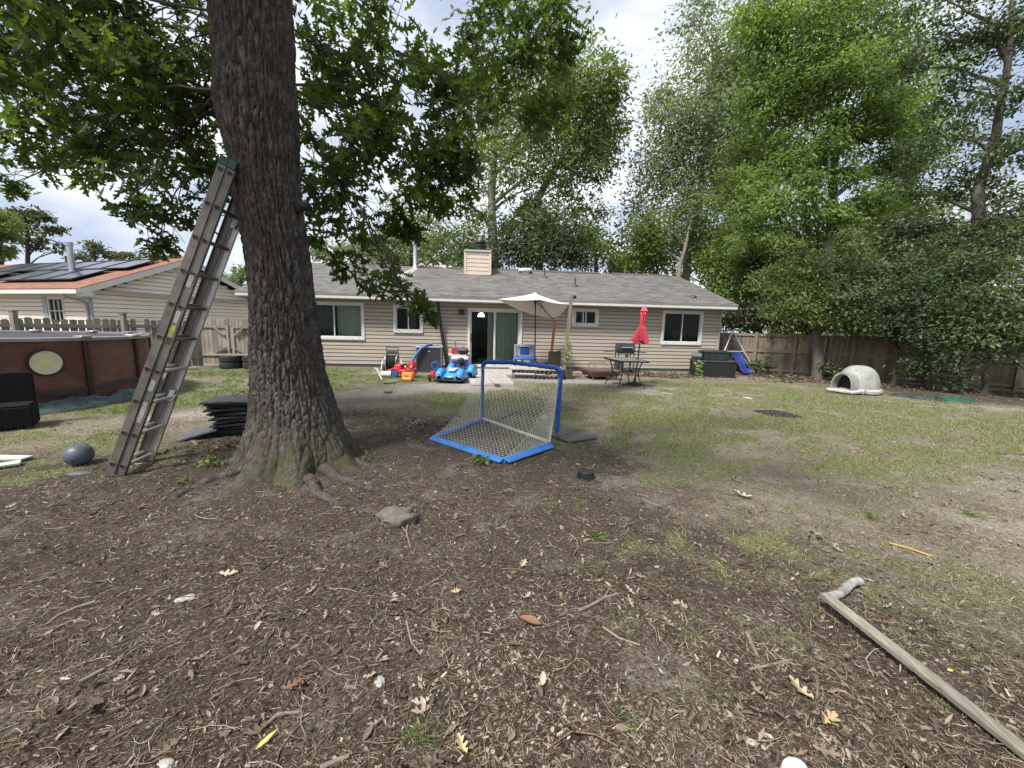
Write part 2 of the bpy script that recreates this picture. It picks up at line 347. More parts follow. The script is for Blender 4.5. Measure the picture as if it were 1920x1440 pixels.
turf('lush_grass', 'fresh green grass in the strips by the house and the pool', ((60000, 1.3, 3.2, 13.6), (130000, .25, 5, 13.6)), [(0, (.05, .1, .02)), (.4, (.105, .19, .035)), (.8, (.17, .27, .055)), (1, (.3, .33, .12))], 1, .024)
# dead leaf crumbs, bark chips
LM = ISLAND('litter', [(0, (.022, .016, .012)), (.38, (.058, .042, .031)), (.65, (.12, .09, .068)), (.83, (.26, .21, .165)), (.93, (.32, .27, .22)), (1, (.42, .38, .32))], .85)
CHIP = [([(0, -.3, 0), (.45, -.45, .1), (1, -.1, .02), (.8, .35, .14), (.2, .4, .03)], [(0, 1, 2, 3, 4)]), ([(0, -.12, 0), (1, -.16, .05), (1.05, .1, .09), (.1, .16, .02)], [(0, 1, 2, 3)]), ([(0, 0, 0), (.5, -.22, .1), (1, 0, 0), (.5, .22, .12)], [(0, 1, 2, 3)])]
ls = []
for ci, (n, smin, smax) in enumerate(((75000, .004, .018), (80000, .005, .026), (75000, .004, .02))):
    x, y = samp(n, 1.0, 13.4, 1.55); g, s, mu = masks(x, y)
    cl_ = np.clip((fbm(x*2.3, y*2.3, 91+ci)-.3)*2.6, .12, 1.25)*np.clip((fbm(x*.7, y*.7, 95)-.25)*2.6, .3, 1.2); k = (RN.random(n) < np.clip(.5+.6*mu-.35*s-.2*g, .1, 1)*cl_) & clear(x, y); x, y = x[k], y[k]; n = len(x)
    sz = (smin+(smax-smin)*RN.random(n)**3.0*1.5)*(.75+.11*y)
    ls.append(scatter(*CHIP[ci], np.stack([x, y, hz(x, y)+.002], -1), up(n, .28), rt(n), sz))
V_, F_ = merge(ls); tag(npmesh('leaf_crumbs', V_, F_, LM), 'crumbs of dead leaf and bark strewn over the soil', 'leaf litter', kind='stuff')
# whole fallen leaves
DM = ISLAND('dead_leaf', [(0, (.075, .055, .042)), (.4, (.15, .11, .08)), (.68, (.24, .18, .135)), (.9, (.34, .275, .21)), (1, (.45, .4, .32))], .75, trans=.1)
ls = []
for tp, n, s0, s1 in ((OAKC, 1900, .03, .09), (OVAL, 2000, .02, .065), (LANCE, 1300, .03, .075)):
    x, y = samp(n, 1.05, 13.4, 1.2); g, s, mu = masks(x, y); k = (RN.random(n) < np.clip(.6+.5*mu-.2*g, .1, 1)*np.clip((fbm(x*1.6, y*1.6, 44)-.3)*3, .15, 1.2)) & clear(x, y); x, y = x[k], y[k]; n = len(x)
    S_ = s0+(s1-s0)*RN.random(n); S3 = np.stack([S_, S_*RN.uniform(.5, 1, n), S_*RN.uniform(.4, 1.7, n)], -1)
    ls.append(scatter(*tp, np.stack([x, y, hz(x, y)+.008], -1), up(n, .4), rt(n), S3))
for cx, cy, rx, ry, n in ((5.0, 13.3, 1.6, .55, 1500), (9.4, 14.1, 1.6, .5, 700), (11.8, 11.4, 2.0, .6, 700), (8.9, 12.6, 1.4, .6, 260), (-1.3, 5.9, .9, .5, 60), (-3.4, 4.5, .5, .3, 50)):
    x = cx+RN.normal(size=n)*rx*.5; y = cy+RN.normal(size=n)*ry*.5-(.5*(x-cx) if cx > 8.9 else 0); k = clear(x, y); x, y = x[k], y[k]; n = len(x)
    S_ = RN.uniform(.05, .12, n); S3 = np.stack([S_, S_*.8, S_*RN.uniform(.6, 2.4, n)], -1)
    ls.append(scatter(*OAKC, np.stack([x, y, hz(x, y)+.01+RN.random(n)*.03], -1), up(n, .5), rt(n), S3))
V_, F_ = merge(ls); tag(npmesh('fallen_leaves', V_, F_, DM), 'scattered dry tan and brown fallen leaves on the ground', 'fallen leaves', kind='stuff')
# twigs and pine needles: bent triangular rods
def rods(n, l0, l1, r0, p, bend=.18, msk=None):
    x, y = samp(n, 1.0, 10, p); g, s, mu = masks(x, y); k = (RN.random(n) < np.clip(.4+.6*mu-.3*g, .1, 1)) & clear(x, y); x, y = x[k], y[k]; n = len(x)
    vs = []; 
    for i, u in enumerate((0, .35, .7, 1)):
        w = (0, 1, .6, -.5)[i]*bend
        for a in (0, 2.09, 4.19): vs.append((u, math.sin(a)*r0+w, math.cos(a)*r0))
    fs = []
    for i in range(3):
        for j in range(3): fs.append((i*3+j, i*3+(j+1) % 3, i*3+3+(j+1) % 3, i*3+3+j))
    L = l0+(l1-l0)*RN.random(n)**2; S3 = np.stack([L, L*.0+1, L*.0+1], -1)
    tv = np.array(vs); V_, F_ = [], None
    S3[:, 1] = 1; q = RN.uniform(-1, 1, n)
    tv2 = tv.copy(); tv2[:, 1] = np.where(True, tv[:, 1], 0)
    return scatter([(a, (b_)*1.0, c_) for a, b_, c_ in vs], fs, np.stack([x, y, hz(x, y)+.005], -1), up(n, .1), rt(n), np.stack([L, RN.uniform(.6, 1.4, n)*(.9+.12*y), RN.uniform(.6, 1.4, n)*(.9+.12*y)], -1))
TM = ISLAND('twig', [(0, (.05, .035, .025)), (.4, (.13, .085, .055)), (.7, (.28, .18, .11)), (1, (.42, .37, .31))], .85)
V_, F_ = merge([rods(22000, .02, .09, .0008, 1.5, .006), rods(3000, .04, .18, .0016, 1.3, .015), rods(200, .12, .34, .0028, 1.2, .03)])
tag(npmesh('twigs', V_, F_, TM), 'dry twigs and pine needles strewn on the soil', 'twigs', kind='stuff')
x, y = samp(190000, 1.0, 12.5, .9); g, s, mu = masks(x, y); k = (RN.random(len(x)) < np.clip(.85-.7*mu+.25*g-.25*s, .05, 1)*np.clip((fbm(x*2.1, y*2.1, 88)-.25)*2.8, .1, 1)) & clear(x, y); x, y = x[k], y[k]; n = len(x)
L = RN.uniform(.02, .065, n); wd = .0016+.0005*y; tn = rt(n); tn[:, 2] = RN.random(n)*.5
V_, F_ = scatter([(0, -.5, 0), (0, .5, 0), (.5, -.45, .1), (.5, .45, .1), (1, 0, 0)], [(0, 1, 3, 2), (2, 3, 4)], np.stack([x, y, hz(x, y)+.003], -1), up(n, .3), tn, np.stack([L, wd, L], -1))
tag(npmesh('dry_grass', V_, F_, ISLAND('straw', [(0, (.12, .09, .055)), (.4, (.25, .2, .125)), (.75, (.4, .34, .22)), (1, (.55, .49, .34))], .8, trans=.15)), 'dry straw-coloured grass stems lying on the bare soil', 'dry grass', kind='stuff')
# grass tufts and weeds
GT = LEAF('weed_leaf', [(.1, (.05, .085, .02)), (.6, (.11, .17, .035)), (1, (.28, .28, .09))], .3)
def tuft(name, label, loc, n, L, w, spread=.8):
    k = n; T_ = np.stack([RN.normal(size=k)*spread, RN.normal(size=k)*spread, np.ones(k)], -1)
    V_, F_ = scatter([(0, -.5, 0), (0, .5, 0), (.5, -.4, .02), (.5, .4, .02), (.85, -.2, -.12), (.85, .2, -.12), (1.05, 0, -.3)], [(0, 1, 3, 2), (2, 3, 5, 4), (4, 5, 6)], np.stack([RN.normal(size=k)*L*.25, RN.normal(size=k)*L*.25, np.zeros(k)], -1), T_[:, [1, 0, 2]]*np.array([1, -1, .4]), T_, np.stack([L*RN.uniform(.6, 1.1, k), np.full(k, w), np.full(k, L)], -1))
    o = npmesh(name, V_, F_, GT); o.location = (loc.x, loc.y, float(hz(loc.x, loc.y))); return tag(o, label, 'plant', 'weeds and grass tufts in the dirt')
def broad(name, label, loc, n, L, spread):
    P = np.stack([RN.normal(size=n)*spread, RN.normal(size=n)*spread, RN.random(n)*.07+.02], -1)
    V_, F_ = scatter(*OVAL, P, up(n, .8), rt(n), np.stack([np.full(n, L)*RN.uniform(.7, 1.2, n), np.full(n, L*1.5), np.full(n, L)], -1))
    o = T(name, label, 'plant', (loc.x, loc.y, float(hz(loc.x, loc.y))), 0, 'weeds and grass tufts in the dirt'); npmesh('foliage', V_, F_, GT, o); k_ = np.argsort(P[:, 0])[::4]
    b_ = B(); b_.tube([(float(P[q, 0]), float(P[q, 1]), .012) for q in k_], .003, 5); b_.build('stem', M('weed_stem', (.1, .12, .04), .7), o); return o
tuft('grass_tuft', 'spiky grass tuft at the bottom of the dark mulch, nearest the camera', G(775, 1385), 26, .11, .004)
tuft('grass_tuft', 'small grass tuft beyond the yellow rod', G(1635, 975), 30, .1, .005, .9)
tuft('grass_tuft', 'pale yellow-green tuft at the right, farther than the yellow rod', G(1815, 968), 34, .12, .005, 1)
tuft('grass_tuft', 'thin grass tuft right of the tan leaf at the bottom edge', G(1150, 1345), 22, .11, .004)
tuft('grass_tuft', 'low grass tuft in thin turf in front of the upturned bowl', G(1120, 1005), 40, .09, .005, 1.2)
broad('weed', 'green ivy-like weed on the root left of the oak trunk', G(395, 880), 46, .05, .1)
broad('weed', 'small yellowish weed just left of the oak root', G(330, 915), 22, .045, .06)
broad('weed', 'flat green weed against the lower edge of the goal frame', G(903, 872), 30, .055, .05)
broad('weed', 'low green weed at the right foot of the oak', G(690, 868), 26, .04, .07)
# ================================================================== MATERIALS
WHITE = M('white_trim', (.56, .56, .54), .45, .06, 3, dirt=.12); OFFW = M('off_white', (.66, .64, .58), .5, .08, 3, dirt=.15)
SID = M('taupe_siding', (.35, .305, .255), .55, .07, 1.2, .08, 90, st=(.6, 4, 4), dirt=.10); SIDT = M('taupe_trim', (.33, .285, .24), .55, .08, 2)
BLACK = M('black_plastic', (.018, .018, .02), .45, .3, 6); DGREY = M('dark_grey', (.05, .052, .056), .5, .25, 6); GREY = M('grey_plastic', (.3, .31, .33), .5, .12, 5)
METAL = M('galvanised', (.45, .47, .5), .35, .15, 8, metal=.8); CHROME = M('pale_metal', (.62, .63, .64), .3, .08, 6, metal=.7)
RUST = M('rusty_steel', (.13, .085, .062), .8, .4, 9, .3, 40); RUBBER = M('rubber', (.022, .022, .023), .8, .3, 9, .3, 120)
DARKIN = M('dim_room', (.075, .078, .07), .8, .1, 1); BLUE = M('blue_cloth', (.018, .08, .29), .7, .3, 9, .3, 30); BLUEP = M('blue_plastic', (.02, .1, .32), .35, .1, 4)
PANE = GLASS('window_glass'); PANE2 = GLASS('tinted_glass', (.62, .72, .66))
GREYWD = WOOD('weathered_wood', (.17, .15, .125), (.36, .33, .285)); GREYWX = WOOD('weathered_wood_x', (.17, .15, .125), (.36, .33, .285), 0)
BROWNWD = WOOD('brown_fence_wood', (.125, .1, .07), (.27, .22, .16)); BROWNWX = WOOD('brown_fence_rail', (.15, .12, .088), (.31, .255, .195), 0)
PALEWD = WOOD('pale_boards', (.34, .31, .27), (.6, .57, .52), 0); PLANKM = WOOD('mossy_plank', (.125, .115, .088), (.38, .355, .29), 1, sc=5)
def shingles(name, c1, c2, c3):
    m, t, b = nt(name); v = coords(t)
    br = nd(t, 'ShaderNodeTexBrick', Scale=1.0); br.offset = .37
    for k, val in (('Mortar Size', .006), ('Brick Width', .30), ('Row Height', .135), ('Bias', 0.0)): br.inputs[k].default_value = val
    br.inputs['Color1'].default_value = (*c1, 1); br.inputs['Color2'].default_value = (*c2, 1); br.inputs['Mortar'].default_value = (*[x*.45 for x in c1], 1)
    t.links.new(v, br.inputs['Vector']); n = noise(t, v, 1.1, 6, .65); f = noise(t, v, 120, 3)
    c = mixc(t, ramp(t, n, [(.38, (0, 0, 0)), (.7, (.8,)*3)]), br.outputs[0], c3)
    c = mixc(t, .6, c, ramp(t, f, [(.3, (.55,)*3), (.7, (1.3,)*3)]), 'MULTIPLY')
    t.links.new(c, b.inputs['Base Color']); b.inputs['Roughness'].default_value = .95; b.inputs['Specular IOR Level'].default_value = .2
    bumpn(t, b, br.outputs['Fac'], -.5, .01); return m
ROOFM = shingles('grey_shingle', (.085, .083, .082), (.19, .183, .178), (.14, .13, .123)); ROOFR = shingles('red_brown_shingle', (.22, .105, .07), (.3, .15, .105), (.2, .11, .085))
def siding(b, x0, x1, z0, z1, holes, exp=.127, dep=.03, axis='x', top=None, gf=.12):
    # lap siding: real slanted courses around openings; axis x: wall in the xz plane facing -y
    cs = list(np.arange(z0, z1, exp)); bk = .035
    for c in cs:
        c1 = min(c+exp, z1); zs = sorted({c, c1} | {h for o in holes for h in (o[2], o[3]) if c < h < c1})
        for a, e in zip(zs, zs[1:]):
            gap = c1-exp*gf
            if a >= gap-1e-6: continue
            e = min(e, gap); ya = -dep*(1-.6*(a-c)/exp); ye = -dep*(1-.6*(e-c)/exp); segs = [(x0, x1)]
            if top:
                lo, hi = top(e); segs = [(max(x0, lo), min(x1, hi))]
            for o in holes:
                if o[2] < e-1e-6 and o[3] > a+1e-6:
                    ns = []
                    for s0, s1 in segs:
                        if o[1] <= s0 or o[0] >= s1: ns.append((s0, s1)); continue
                        if o[0] > s0: ns.append((s0, o[0]))
                        if o[1] < s1: ns.append((o[1], s1))
                    segs = ns
            for s0, s1 in segs:
                if s1-s0 < .01: continue
                P = [(s0, ya, a), (s1, ya, a), (s1, ye, e), (s0, ye, e)]
                P += [(s0, bk, a), (s1, bk, a), (s0, bk, e), (s1, bk, e)]
                if axis == 'y': P = [(-p[1], p[0], p[2]) for p in P]
                b.add(P, [(0, 1, 2, 3)]+([(4, 5, 1, 0)] if a == c else [])+([(3, 2, 7, 6)] if e == gap else []))
# ================================================================== MAIN HOUSE
HW = Vector((0, 14.2, 0)); HR = R(5)
H = T('ranch_house', 'single storey taupe sided ranch house with grey shingle roof across the yard', 'house', HW, HR)
HL, HRR, DEP, EZ = -8.65, 7.62, 8.2, 2.42
WIN = {'w1': (-7.08, -5.08, .92, 2.2), 'w2': (-4.12, -3.12, 1.2, 2.16), 'door': (-1.6, .31, .06, 2.13), 'w3': (2.06, 3.03, 1.56, 2.21), 'w4': (5.38, 6.93, .98, 2.23)}
bb = B(); siding(bb, HL, HRR, .12, EZ, [(a+.03, c-.03, d+.03, e-.03) for a, c, d, e in WIN.values()], gf=.19); bb.build('siding_wall', SID, H, smooth=False)
bb = B(); xs = sorted({HL, HRR} | {x for o in WIN.values() for x in o[:2]})
for x0, x1 in zip(xs, xs[1:]):            # structural wall behind the siding with real openings
    o = [q for q in WIN.values() if q[0] <= x0+1e-6 and q[1] >= x1-1e-6]
    if o: bb.b2(x0, x1, .036, .14, .1, o[0][2]+.02) if o[0][2] > .15 else None; bb.b2(x0, x1, .036, .14, o[0][3]-.02, EZ+.05)
    else: bb.b2(x0, x1, .036, .14, .1, EZ+.05)
bb.b2(HL, HL+.14, .14, DEP, .1, EZ+.05); bb.b2(HRR-.14, HRR, .14, DEP, .1, EZ+.05); bb.b2(HL+.14, HRR-.14, DEP-.14, DEP, .1, EZ+.05)
for x in (HL+.001, HRR-.141): bb.add([(x+dx, y, z) for dx in (0, .14) for y, z in ((.0, EZ+.05), (DEP, EZ+.05), (DEP/2, EZ+1.38))], [(0, 1, 2), (5, 4, 3), (0, 3, 4, 1), (1, 4, 5, 2), (2, 5, 3, 0)])
bb.build('wall', SIDT, H, smooth=False)
bb = B(); bb.b2(HL+.02, HRR-.02, .02, DEP-.02, -.05, .099); bb.build('foundation', M('block_foundation', (.2, .19, .18), .9, .25, 6, .4, 40), H)
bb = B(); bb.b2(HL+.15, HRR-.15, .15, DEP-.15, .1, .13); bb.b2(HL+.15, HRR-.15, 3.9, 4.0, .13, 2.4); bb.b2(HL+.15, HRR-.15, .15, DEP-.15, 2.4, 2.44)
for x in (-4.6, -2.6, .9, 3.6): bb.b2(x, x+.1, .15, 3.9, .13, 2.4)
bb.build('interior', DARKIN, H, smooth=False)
for x in (HL-.005, HRR-.09): bb = B(); bb.b2(x, x+.095, -.034, .06, .1, EZ); bb.build('corner_trim', SIDT, H)
# roof
OV = .5; P = .333; RX0, RX1 = HL-.28, HRR+.27; RY = DEP/2; z0 = 2.46; zr = z0+(RY+OV)*P
bb = B()
nx = 60; top = []; 
for yy in np.linspace(-OV, RY, 16): top.append([(RX0+(RX1-RX0)*i/nx, yy, z0+(yy+OV)*P+.006*math.sin(i*1.7+yy*2)+.01*math.sin(i*.31+yy)) for i in range(nx+1)])
bb.grid(top); bb.add([(RX0, RY, zr+.002), (RX1, RY, zr+.002), (RX1, DEP+OV, z0), (RX0, DEP+OV, z0)], [(0, 1, 2, 3)])
rf = bb.build('roof', ROOFM, H, sharp=20)
bb = B(); bb.add([(RX0, -OV, z0-.02), (RX1, -OV, z0-.02), (RX1, -OV, z0-.045), (RX0, -OV, z0-.045)], [])
bb.b2(RX0-.01, RX1+.01, -OV-.03, -OV-.004, z0-.055, z0-.004); bb.build('drip_edge', M('drip_edge', (.2, .2, .2), .5), rf)
bb = B(); bb.b2(RX0+.01, RX1-.01, -OV-.012, -OV+.02, z0-.165, z0-.055)
for x in (RX0, RX1-.03): 
    bb.bar((x+.015, -OV, z0-.10), (x+.015, RY, zr-.10), .03, .17); bb.bar((x+.015, DEP+OV, z0-.10), (x+.015, RY+.02, zr-.10), .03, .17)
bb.build('fascia', WHITE, H)
bb = B(); bb.b2(RX0+.02, RX1-.02, -OV+.02, -.004, z0-.19, z0-.17); bb.build('soffit', M('soffit', (.42, .36, .3), .6, .08), H)
for x0, x1 in ((-7.4, -4.9), (-4.1, -3.0), (-2.6, 4.2), (4.75, 7.5)):
    bb = B(); bb.prism([(RY-.16, zr-.04), (RY, zr+.045), (RY+.16, zr-.04), (RY, zr+.01)], x0, x1, Matrix(((0, 0, 1), (1, 0, 0), (0, 1, 0)))); bb.build('ridge_vent', M('ridge_vent', (.085, .075, .07), .9), rf)
def rz_(y): return z0+(y+OV)*P
bb = B(); cx, cy, cw = -1.28, 2.9, 1.02
bb.b2(cx-cw/2+.02, cx+cw/2-.02, cy+.02, cy+.98, rz_(cy)-.1, 4.5); ch = bb.build('chimney', M('beige_siding_core', (.5, .42, .34), .6), H)
SIDC = M('beige_siding', (.56, .47, .385), .55, .06, 2)
bb = B(); siding(bb, cx-cw/2, cx+cw/2, rz_(cy), 4.5, [], .16, .02); bb.v = [(x, y+cy, z) for x, y, z in bb.v]
for sgn in (-1, 1): bb.b2(cx+sgn*cw/2-.05, cx+sgn*cw/2+.05, cy-.03, cy+1.0, rz_(cy), 4.5)
bb.build('chimney_siding', SIDC, ch, smooth=False)
bb = B(); bb.b2(cx-cw/2-.04, cx+cw/2+.04, cy-.06, cy+1.06, 4.5, 4.58); bb.build('chimney_cap', CHROME, ch)
bb = B(); bb.lathe([(.17, 4.58), (.17, 4.8), (.21, 4.81), (.21, 4.87), (.16, 4.88), (.16, 4.93), (.23, 4.94), (.23, 5.0), (.2, 5.05), (0, 5.07)], 20, (cx+.1, cy+.5, 0)); bb.build('flue_pipe', BLACK, ch)
fx, fy = -3.93, 3.75
bb = B(); bb.lathe([(.16, rz_(fy)-.06), (.1, rz_(fy)+.1), (.085, rz_(fy)+.12), (.085, 4.82), (.12, 4.83), (.12, 4.92), (0, 4.95)], 16, (fx, fy, 0)); bb.build('vent_pipe', METAL, rf)
bb = B(); bb.grid([[(fx+s*(.16+.08*k/8)-.55*(k/8)+.0, fy-.1-3.1*k/8, rz_(fy-.1-3.1*k/8)+.018) for s in (-1, 1)] for k in range(9)]); bb.build('pale_streak', M('pale_shingle', (.3, .285, .265), .95, .25, 7, .3, 60), rf)
bb = B(); bb.lathe([(.2, -.08), (.2, .04), (.3, .05), (.31, .12), (.22, .18), (0, .2)], 20, (.78, 3.6, rz_(3.6))); bb.build('roof_vent', OFFW, rf)
for x, y, h in ((1.52, 2.9, .28), (2.48, 1.45, .32), (8.0-1.3, .4, .05)):
    bb = B(); zz = rz_(y); bb.lathe([(.14, -.02), (.12, .03), (.045, .06), (.03, .07), (.03, h), (0, h)], 12, (x, y, zz)); bb.build('plumbing_vent', DGREY, rf)
# windows
def window(key, mull, curt=(), mat_g=PANE, lip=.09):
    x0, x1, a, e = WIN[key]; f = B(); f.ring(x0, x1, a, e, lip, -.05, .02, lip*1.25); w = f.build('window', WHITE, H, bevel=.006)
    s = B(); s.ring(x0+lip, x1-lip, a+lip*1.25, e-lip, .03, -.015, .05)
    for mx in mull: s.b2(mx-.018, mx+.018, -.02, .045, a+lip*1.25+.03, e-lip-.03)
    s.build('sash', WHITE, w); sl = B(); sl.b2(x0+.01, x1-.01, -.07, -.052, a+.02, a+.06); sl.build('sill', WHITE, w)
    for q in (x0+.16, x1-.2): lt = B(); lt.b2(q, q+.05, -.06, -.049, a+.085, a+.1); lt.build('latch', GREY, w)
    p = B(); p.add([(x0+lip, .015, a+.1), (x1-lip, .015, a+.1), (x1-lip, .015, e-lip), (x0+lip, .015, e-lip)], [(0, 1, 2, 3)]); p.build('pane', mat_g, w)
    for cx0, cx1, m_ in curt:
        cb = B(); n = max(6, int((cx1-cx0)/.02)); cb.grid([[(cx0+(cx1-cx0)*i/n, .24+.018*math.sin(i*1.1), zz) for i in range(n+1)] for zz in (a+.03, e-.03)]); cb.build('curtain', m_, w)
    return w
GRC = M('green_grey_blind', (.5, .53, .46), .8, .12, 3, st=(8, 1, .3)); DKC = M('dark_blind', (.1, .115, .1), .8, .15, 3)
window('w1', [-6.08], [(-6.75, -6.1, DKC), (-6.05, -5.1, GRC)]); window('w2', [-3.62], [(-3.6, -3.4, DKC)])
window('w3', [2.58, 2.48, 2.2], [(2.2, 2.5, DKC)]); window('w4', [6.16])
x0, x1, a, e = WIN['door']
f = B(); f.ring(x0, x1, a, e, .09, -.05, .06, .06); dr = f.build('sliding_door', WHITE, H, bevel=.006)
s = B(); s.ring(x0+.09, -.64, a+.06, e-.09, .05, .0, .04); s.build('door_panel', WHITE, dr); s = B(); s.ring(-.66, x1-.09, a+.06, e-.09, .05, .041, .08); s.build('door_panel', WHITE, dr)
s = B(); s.bar((x0+.12, -.03, .95), (x0+.12, -.03, 1.25), .03, .03); s.build('handle', DGREY, dr)
for q0, q1, yy in ((x0+.14, -.69, .02), (-.61, x1-.14, .06)):
    p = B(); p.add([(q0, yy, a+.1), (q1, yy, a+.1), (q1, yy, e-.13), (q0, yy, e-.13)], [(0, 1, 2, 3)]); p.build('pane', PANE, dr)
cb = B(); cb.grid([[(-.62+.85*i/60, .22+.03*math.sin(i*1.3), zz) for i in range(61)] for zz in (.15, 2.1)]); cb.build('vertical_blind', GRC, dr)
cb = B(); cb.grid([[(-.9+.24*i/18, .22+.03*math.sin(i*1.3), zz) for i in range(19)] for zz in (.15, 2.1)]); cb.build('vertical_blind', GRC, dr)
s = B(); s.b2(x0-.02, x1+.02, -.16, .0, -.02, .055); s.build('threshold', DGREY, dr)
bb = B(); bb.b2(-.03, .03, -.02, -.0, -.06, .06); wl = T('wall_lamp', 'small round black wall lamp left of the sliding door', 'lamp', H.matrix_basis @ Vector((-1.78, 0, 1.98)), HR); bb.build('back_plate', OFFW, wl)
bb = B(); bb.lathe([(.02, .09), (.08, .07), (.1, 0), (.1, -.08), (.03, -.1), (0, -.1)], 16, (0, -.1, 0)); bb.build('lamp_shade', BLACK, wl)
bb = B(); bb.b2(-3.42, -3.27, -.06, -.02, .2, .36); ou = bb.build('outlet_box', SIDT, H); bb = B(); bb.b2(-3.38, -3.31, -.075, -.06, .23, .33); bb.build('outlet_cover', DGREY, ou)
bb = B(); bb.lathe([(.0, -.06), (.06, -.03), (.06, .03), (0, .06)], 12, (HRR+.02, -.06, 2.12)); bb.build('eave_light', OFFW, H)
HMW = Matrix.Translation(HW) @ Matrix.Rotation(HR, 4, 'Z')
wl.location = HMW @ Vector((-1.8, -.02, 1.98))
pl = T('pendant_lamp', 'lit pendant lamp seen through the left door pane', 'lamp', HMW @ Vector((-1.12, 1.6, 2.4)), HR)
bb = B(); bb.tube([(0, 0, 0), (0, 0, -.4)], .01, 6); bb.build('cord', DGREY, pl)
bb = B(); bb.lathe([(.03, -.38), (.1, -.42), (.14, -.54), (.13, -.54), (.09, -.43), (.0, -.4)], 16); bb.build('lamp_shade', EMIT('lamp_glow', (1, .82, .5), 3.2), pl)
# drain hose from the eave
bb = B(); pts = [HMW @ Vector(p) for p in ((-2.58, -.42, 2.3), (-2.56, -.3, 2.0), (-2.5, -.12, 1.4), (-2.4, -.1, .7), (-2.3, -.14, .05))]
dh = T('drain_hose', 'long black drain hose running from the eave down to the AC unit', 'hose', pts[-1]); q = []
for i in range(4):
    for k in range(14): q.append(pts[i].lerp(pts[i+1], k/14)-pts[-1])
bb.tube(q, [.05+.008*(i % 2) for i in range(len(q))], 10); bb.build('corrugated_pipe', BLACK, dh)
# ================================================================== NEIGHBOUR HOUSE
N = T('neighbour_house', 'cream sided neighbour house with red-brown roof and solar panels beyond the left fence', 'house', (-15.4, 14.8, 0), R(-16.9))
CRM = M('cream_siding', (.66, .6, .5), .55, .05, 2); GW = 6.7
bb = B(); nw = (-2.5, -1.55, 1.2, 2.2); siding(bb, -15, 0, .1, 2.42, [(nw[0]+.03, nw[1]-.03, nw[2]+.03, nw[3]-.03)], .16); bb.build('siding_wall', CRM, N, smooth=False)
bb = B(); siding(bb, .0, GW, .1, 3.86, [], .16, .02, 'y', lambda z: (0, GW) if z < 2.45 else ((z-2.45)/.448, GW-(z-2.45)/.448)); bb.build('gable_siding', M('pale_gable_siding', (.74, .68, .6), .55, .05, 2), N, smooth=False)
bb = B(); bb.b2(-15, nw[0], .04, GW, .05, 2.4); bb.b2(nw[0], -.04, .9, GW, .05, 2.4); bb.b2(nw[1], -.042, .041, .9, .05, 2.4); bb.b2(nw[0], nw[1], .041, .9, .05, 1.2); bb.b2(nw[0], nw[1], .041, .9, 2.2, 2.4); bb.add([(-.041, .0, 2.4), (-.041, GW, 2.4), (-.041, GW/2, 3.88)], [(0, 1, 2)]); bb.build('wall', DARKIN, N, smooth=False)
bb = B(); ez = 2.47; ry = GW/2; rr = ez+(ry+.45)*.43
bb.add([(-15.4, -.45, ez), (.35, -.45, ez), (.35, ry, rr), (-15.4, ry, rr), (.35, GW+.45, ez), (-15.4, GW+.45, ez)], [(0, 1, 2, 3), (3, 2, 4, 5)]); nrf = bb.build('roof', ROOFR, N, solid=.05, smooth=False)
bb = B(); bb.b2(-15.4, .36, -.56, -.452, ez-.17, ez-.03); bb.bar((.34, -.45, ez-.11), (.34, ry, rr-.11), .03, .2); bb.bar((.34, GW+.45, ez-.11), (.34, ry+.01, rr-.11), .03, .2); bb.b2(.06, .36, -.42, -.1, ez-.25, ez-.1); bb.build('fascia', WHITE, N)
bb = B(); bb.b2(-15, .3, -.45, 0, ez-.16, ez-.14); bb.b2(.0, .33, -.42, GW+.4, ez-.02, ez-.012); bb.build('soffit', WHITE, N)
bb = B(); bb.b2(-.1, .02, -.03, .03, .1, 2.35); bb.build('corner_trim', GREY, N); bb = B(); bb.tube([(-.55, -.5, ez-.2), (-.5, -.45, ez-.28), (-.2, -.1, ez-.42), (-.14, -.07, ez-.6), (-.14, -.07, .1)], .045, 8); bb.build('downspout', GREY, N)
f = B(); f.ring(*nw, .07, -.04, .03, .08); w_ = f.build('window', WHITE, N); s = B()
for i in (1, 2): s.b2(nw[0]+.07+.81*i/3-.015, nw[0]+.07+.81*i/3+.015, -.02, .02, 1.28, 2.13)
for zz in (1.7,): s.b2(nw[0]+.07, nw[1]-.07, -.019, .021, zz-.015, zz+.015)
s.build('muntin', WHITE, w_); p = B(); p.add([(nw[0]+.05, .01, 1.25), (nw[1]-.05, .01, 1.25), (nw[1]-.05, .01, 2.15), (nw[0]+.05, .01, 2.15)], [(0, 1, 2, 3)]); p.build('pane', PANE2, w_)
f = B(); f.b2(nw[0]-.3, nw[0]-.02, -.05, -.025, 1.18, 2.22); f.build('side_panel', GREY, w_)  # plain grey panel on the left of the window
m, t, b = nt('solar_cell'); v = coords(t); br = nd(t, 'ShaderNodeTexBrick', Scale=1); br.offset = 0
for k, val in (('Mortar Size', .006), ('Brick Width', .16), ('Row Height', .16)): br.inputs[k].default_value = val
br.inputs['Color1'].default_value = (.018, .02, .032, 1); br.inputs['Color2'].default_value = (.022, .024, .038, 1); br.inputs['Mortar'].default_value = (.06, .06, .075, 1)
t.links.new(v, br.inputs['Vector']); t.links.new(br.outputs[0], b.inputs['Base Color']); b.inputs['Roughness'].default_value = .16; SOLAR = m
sl = Vector((0, 1, .43)).normalized(); nn_ = Vector((0, -.43, 1)).normalized()
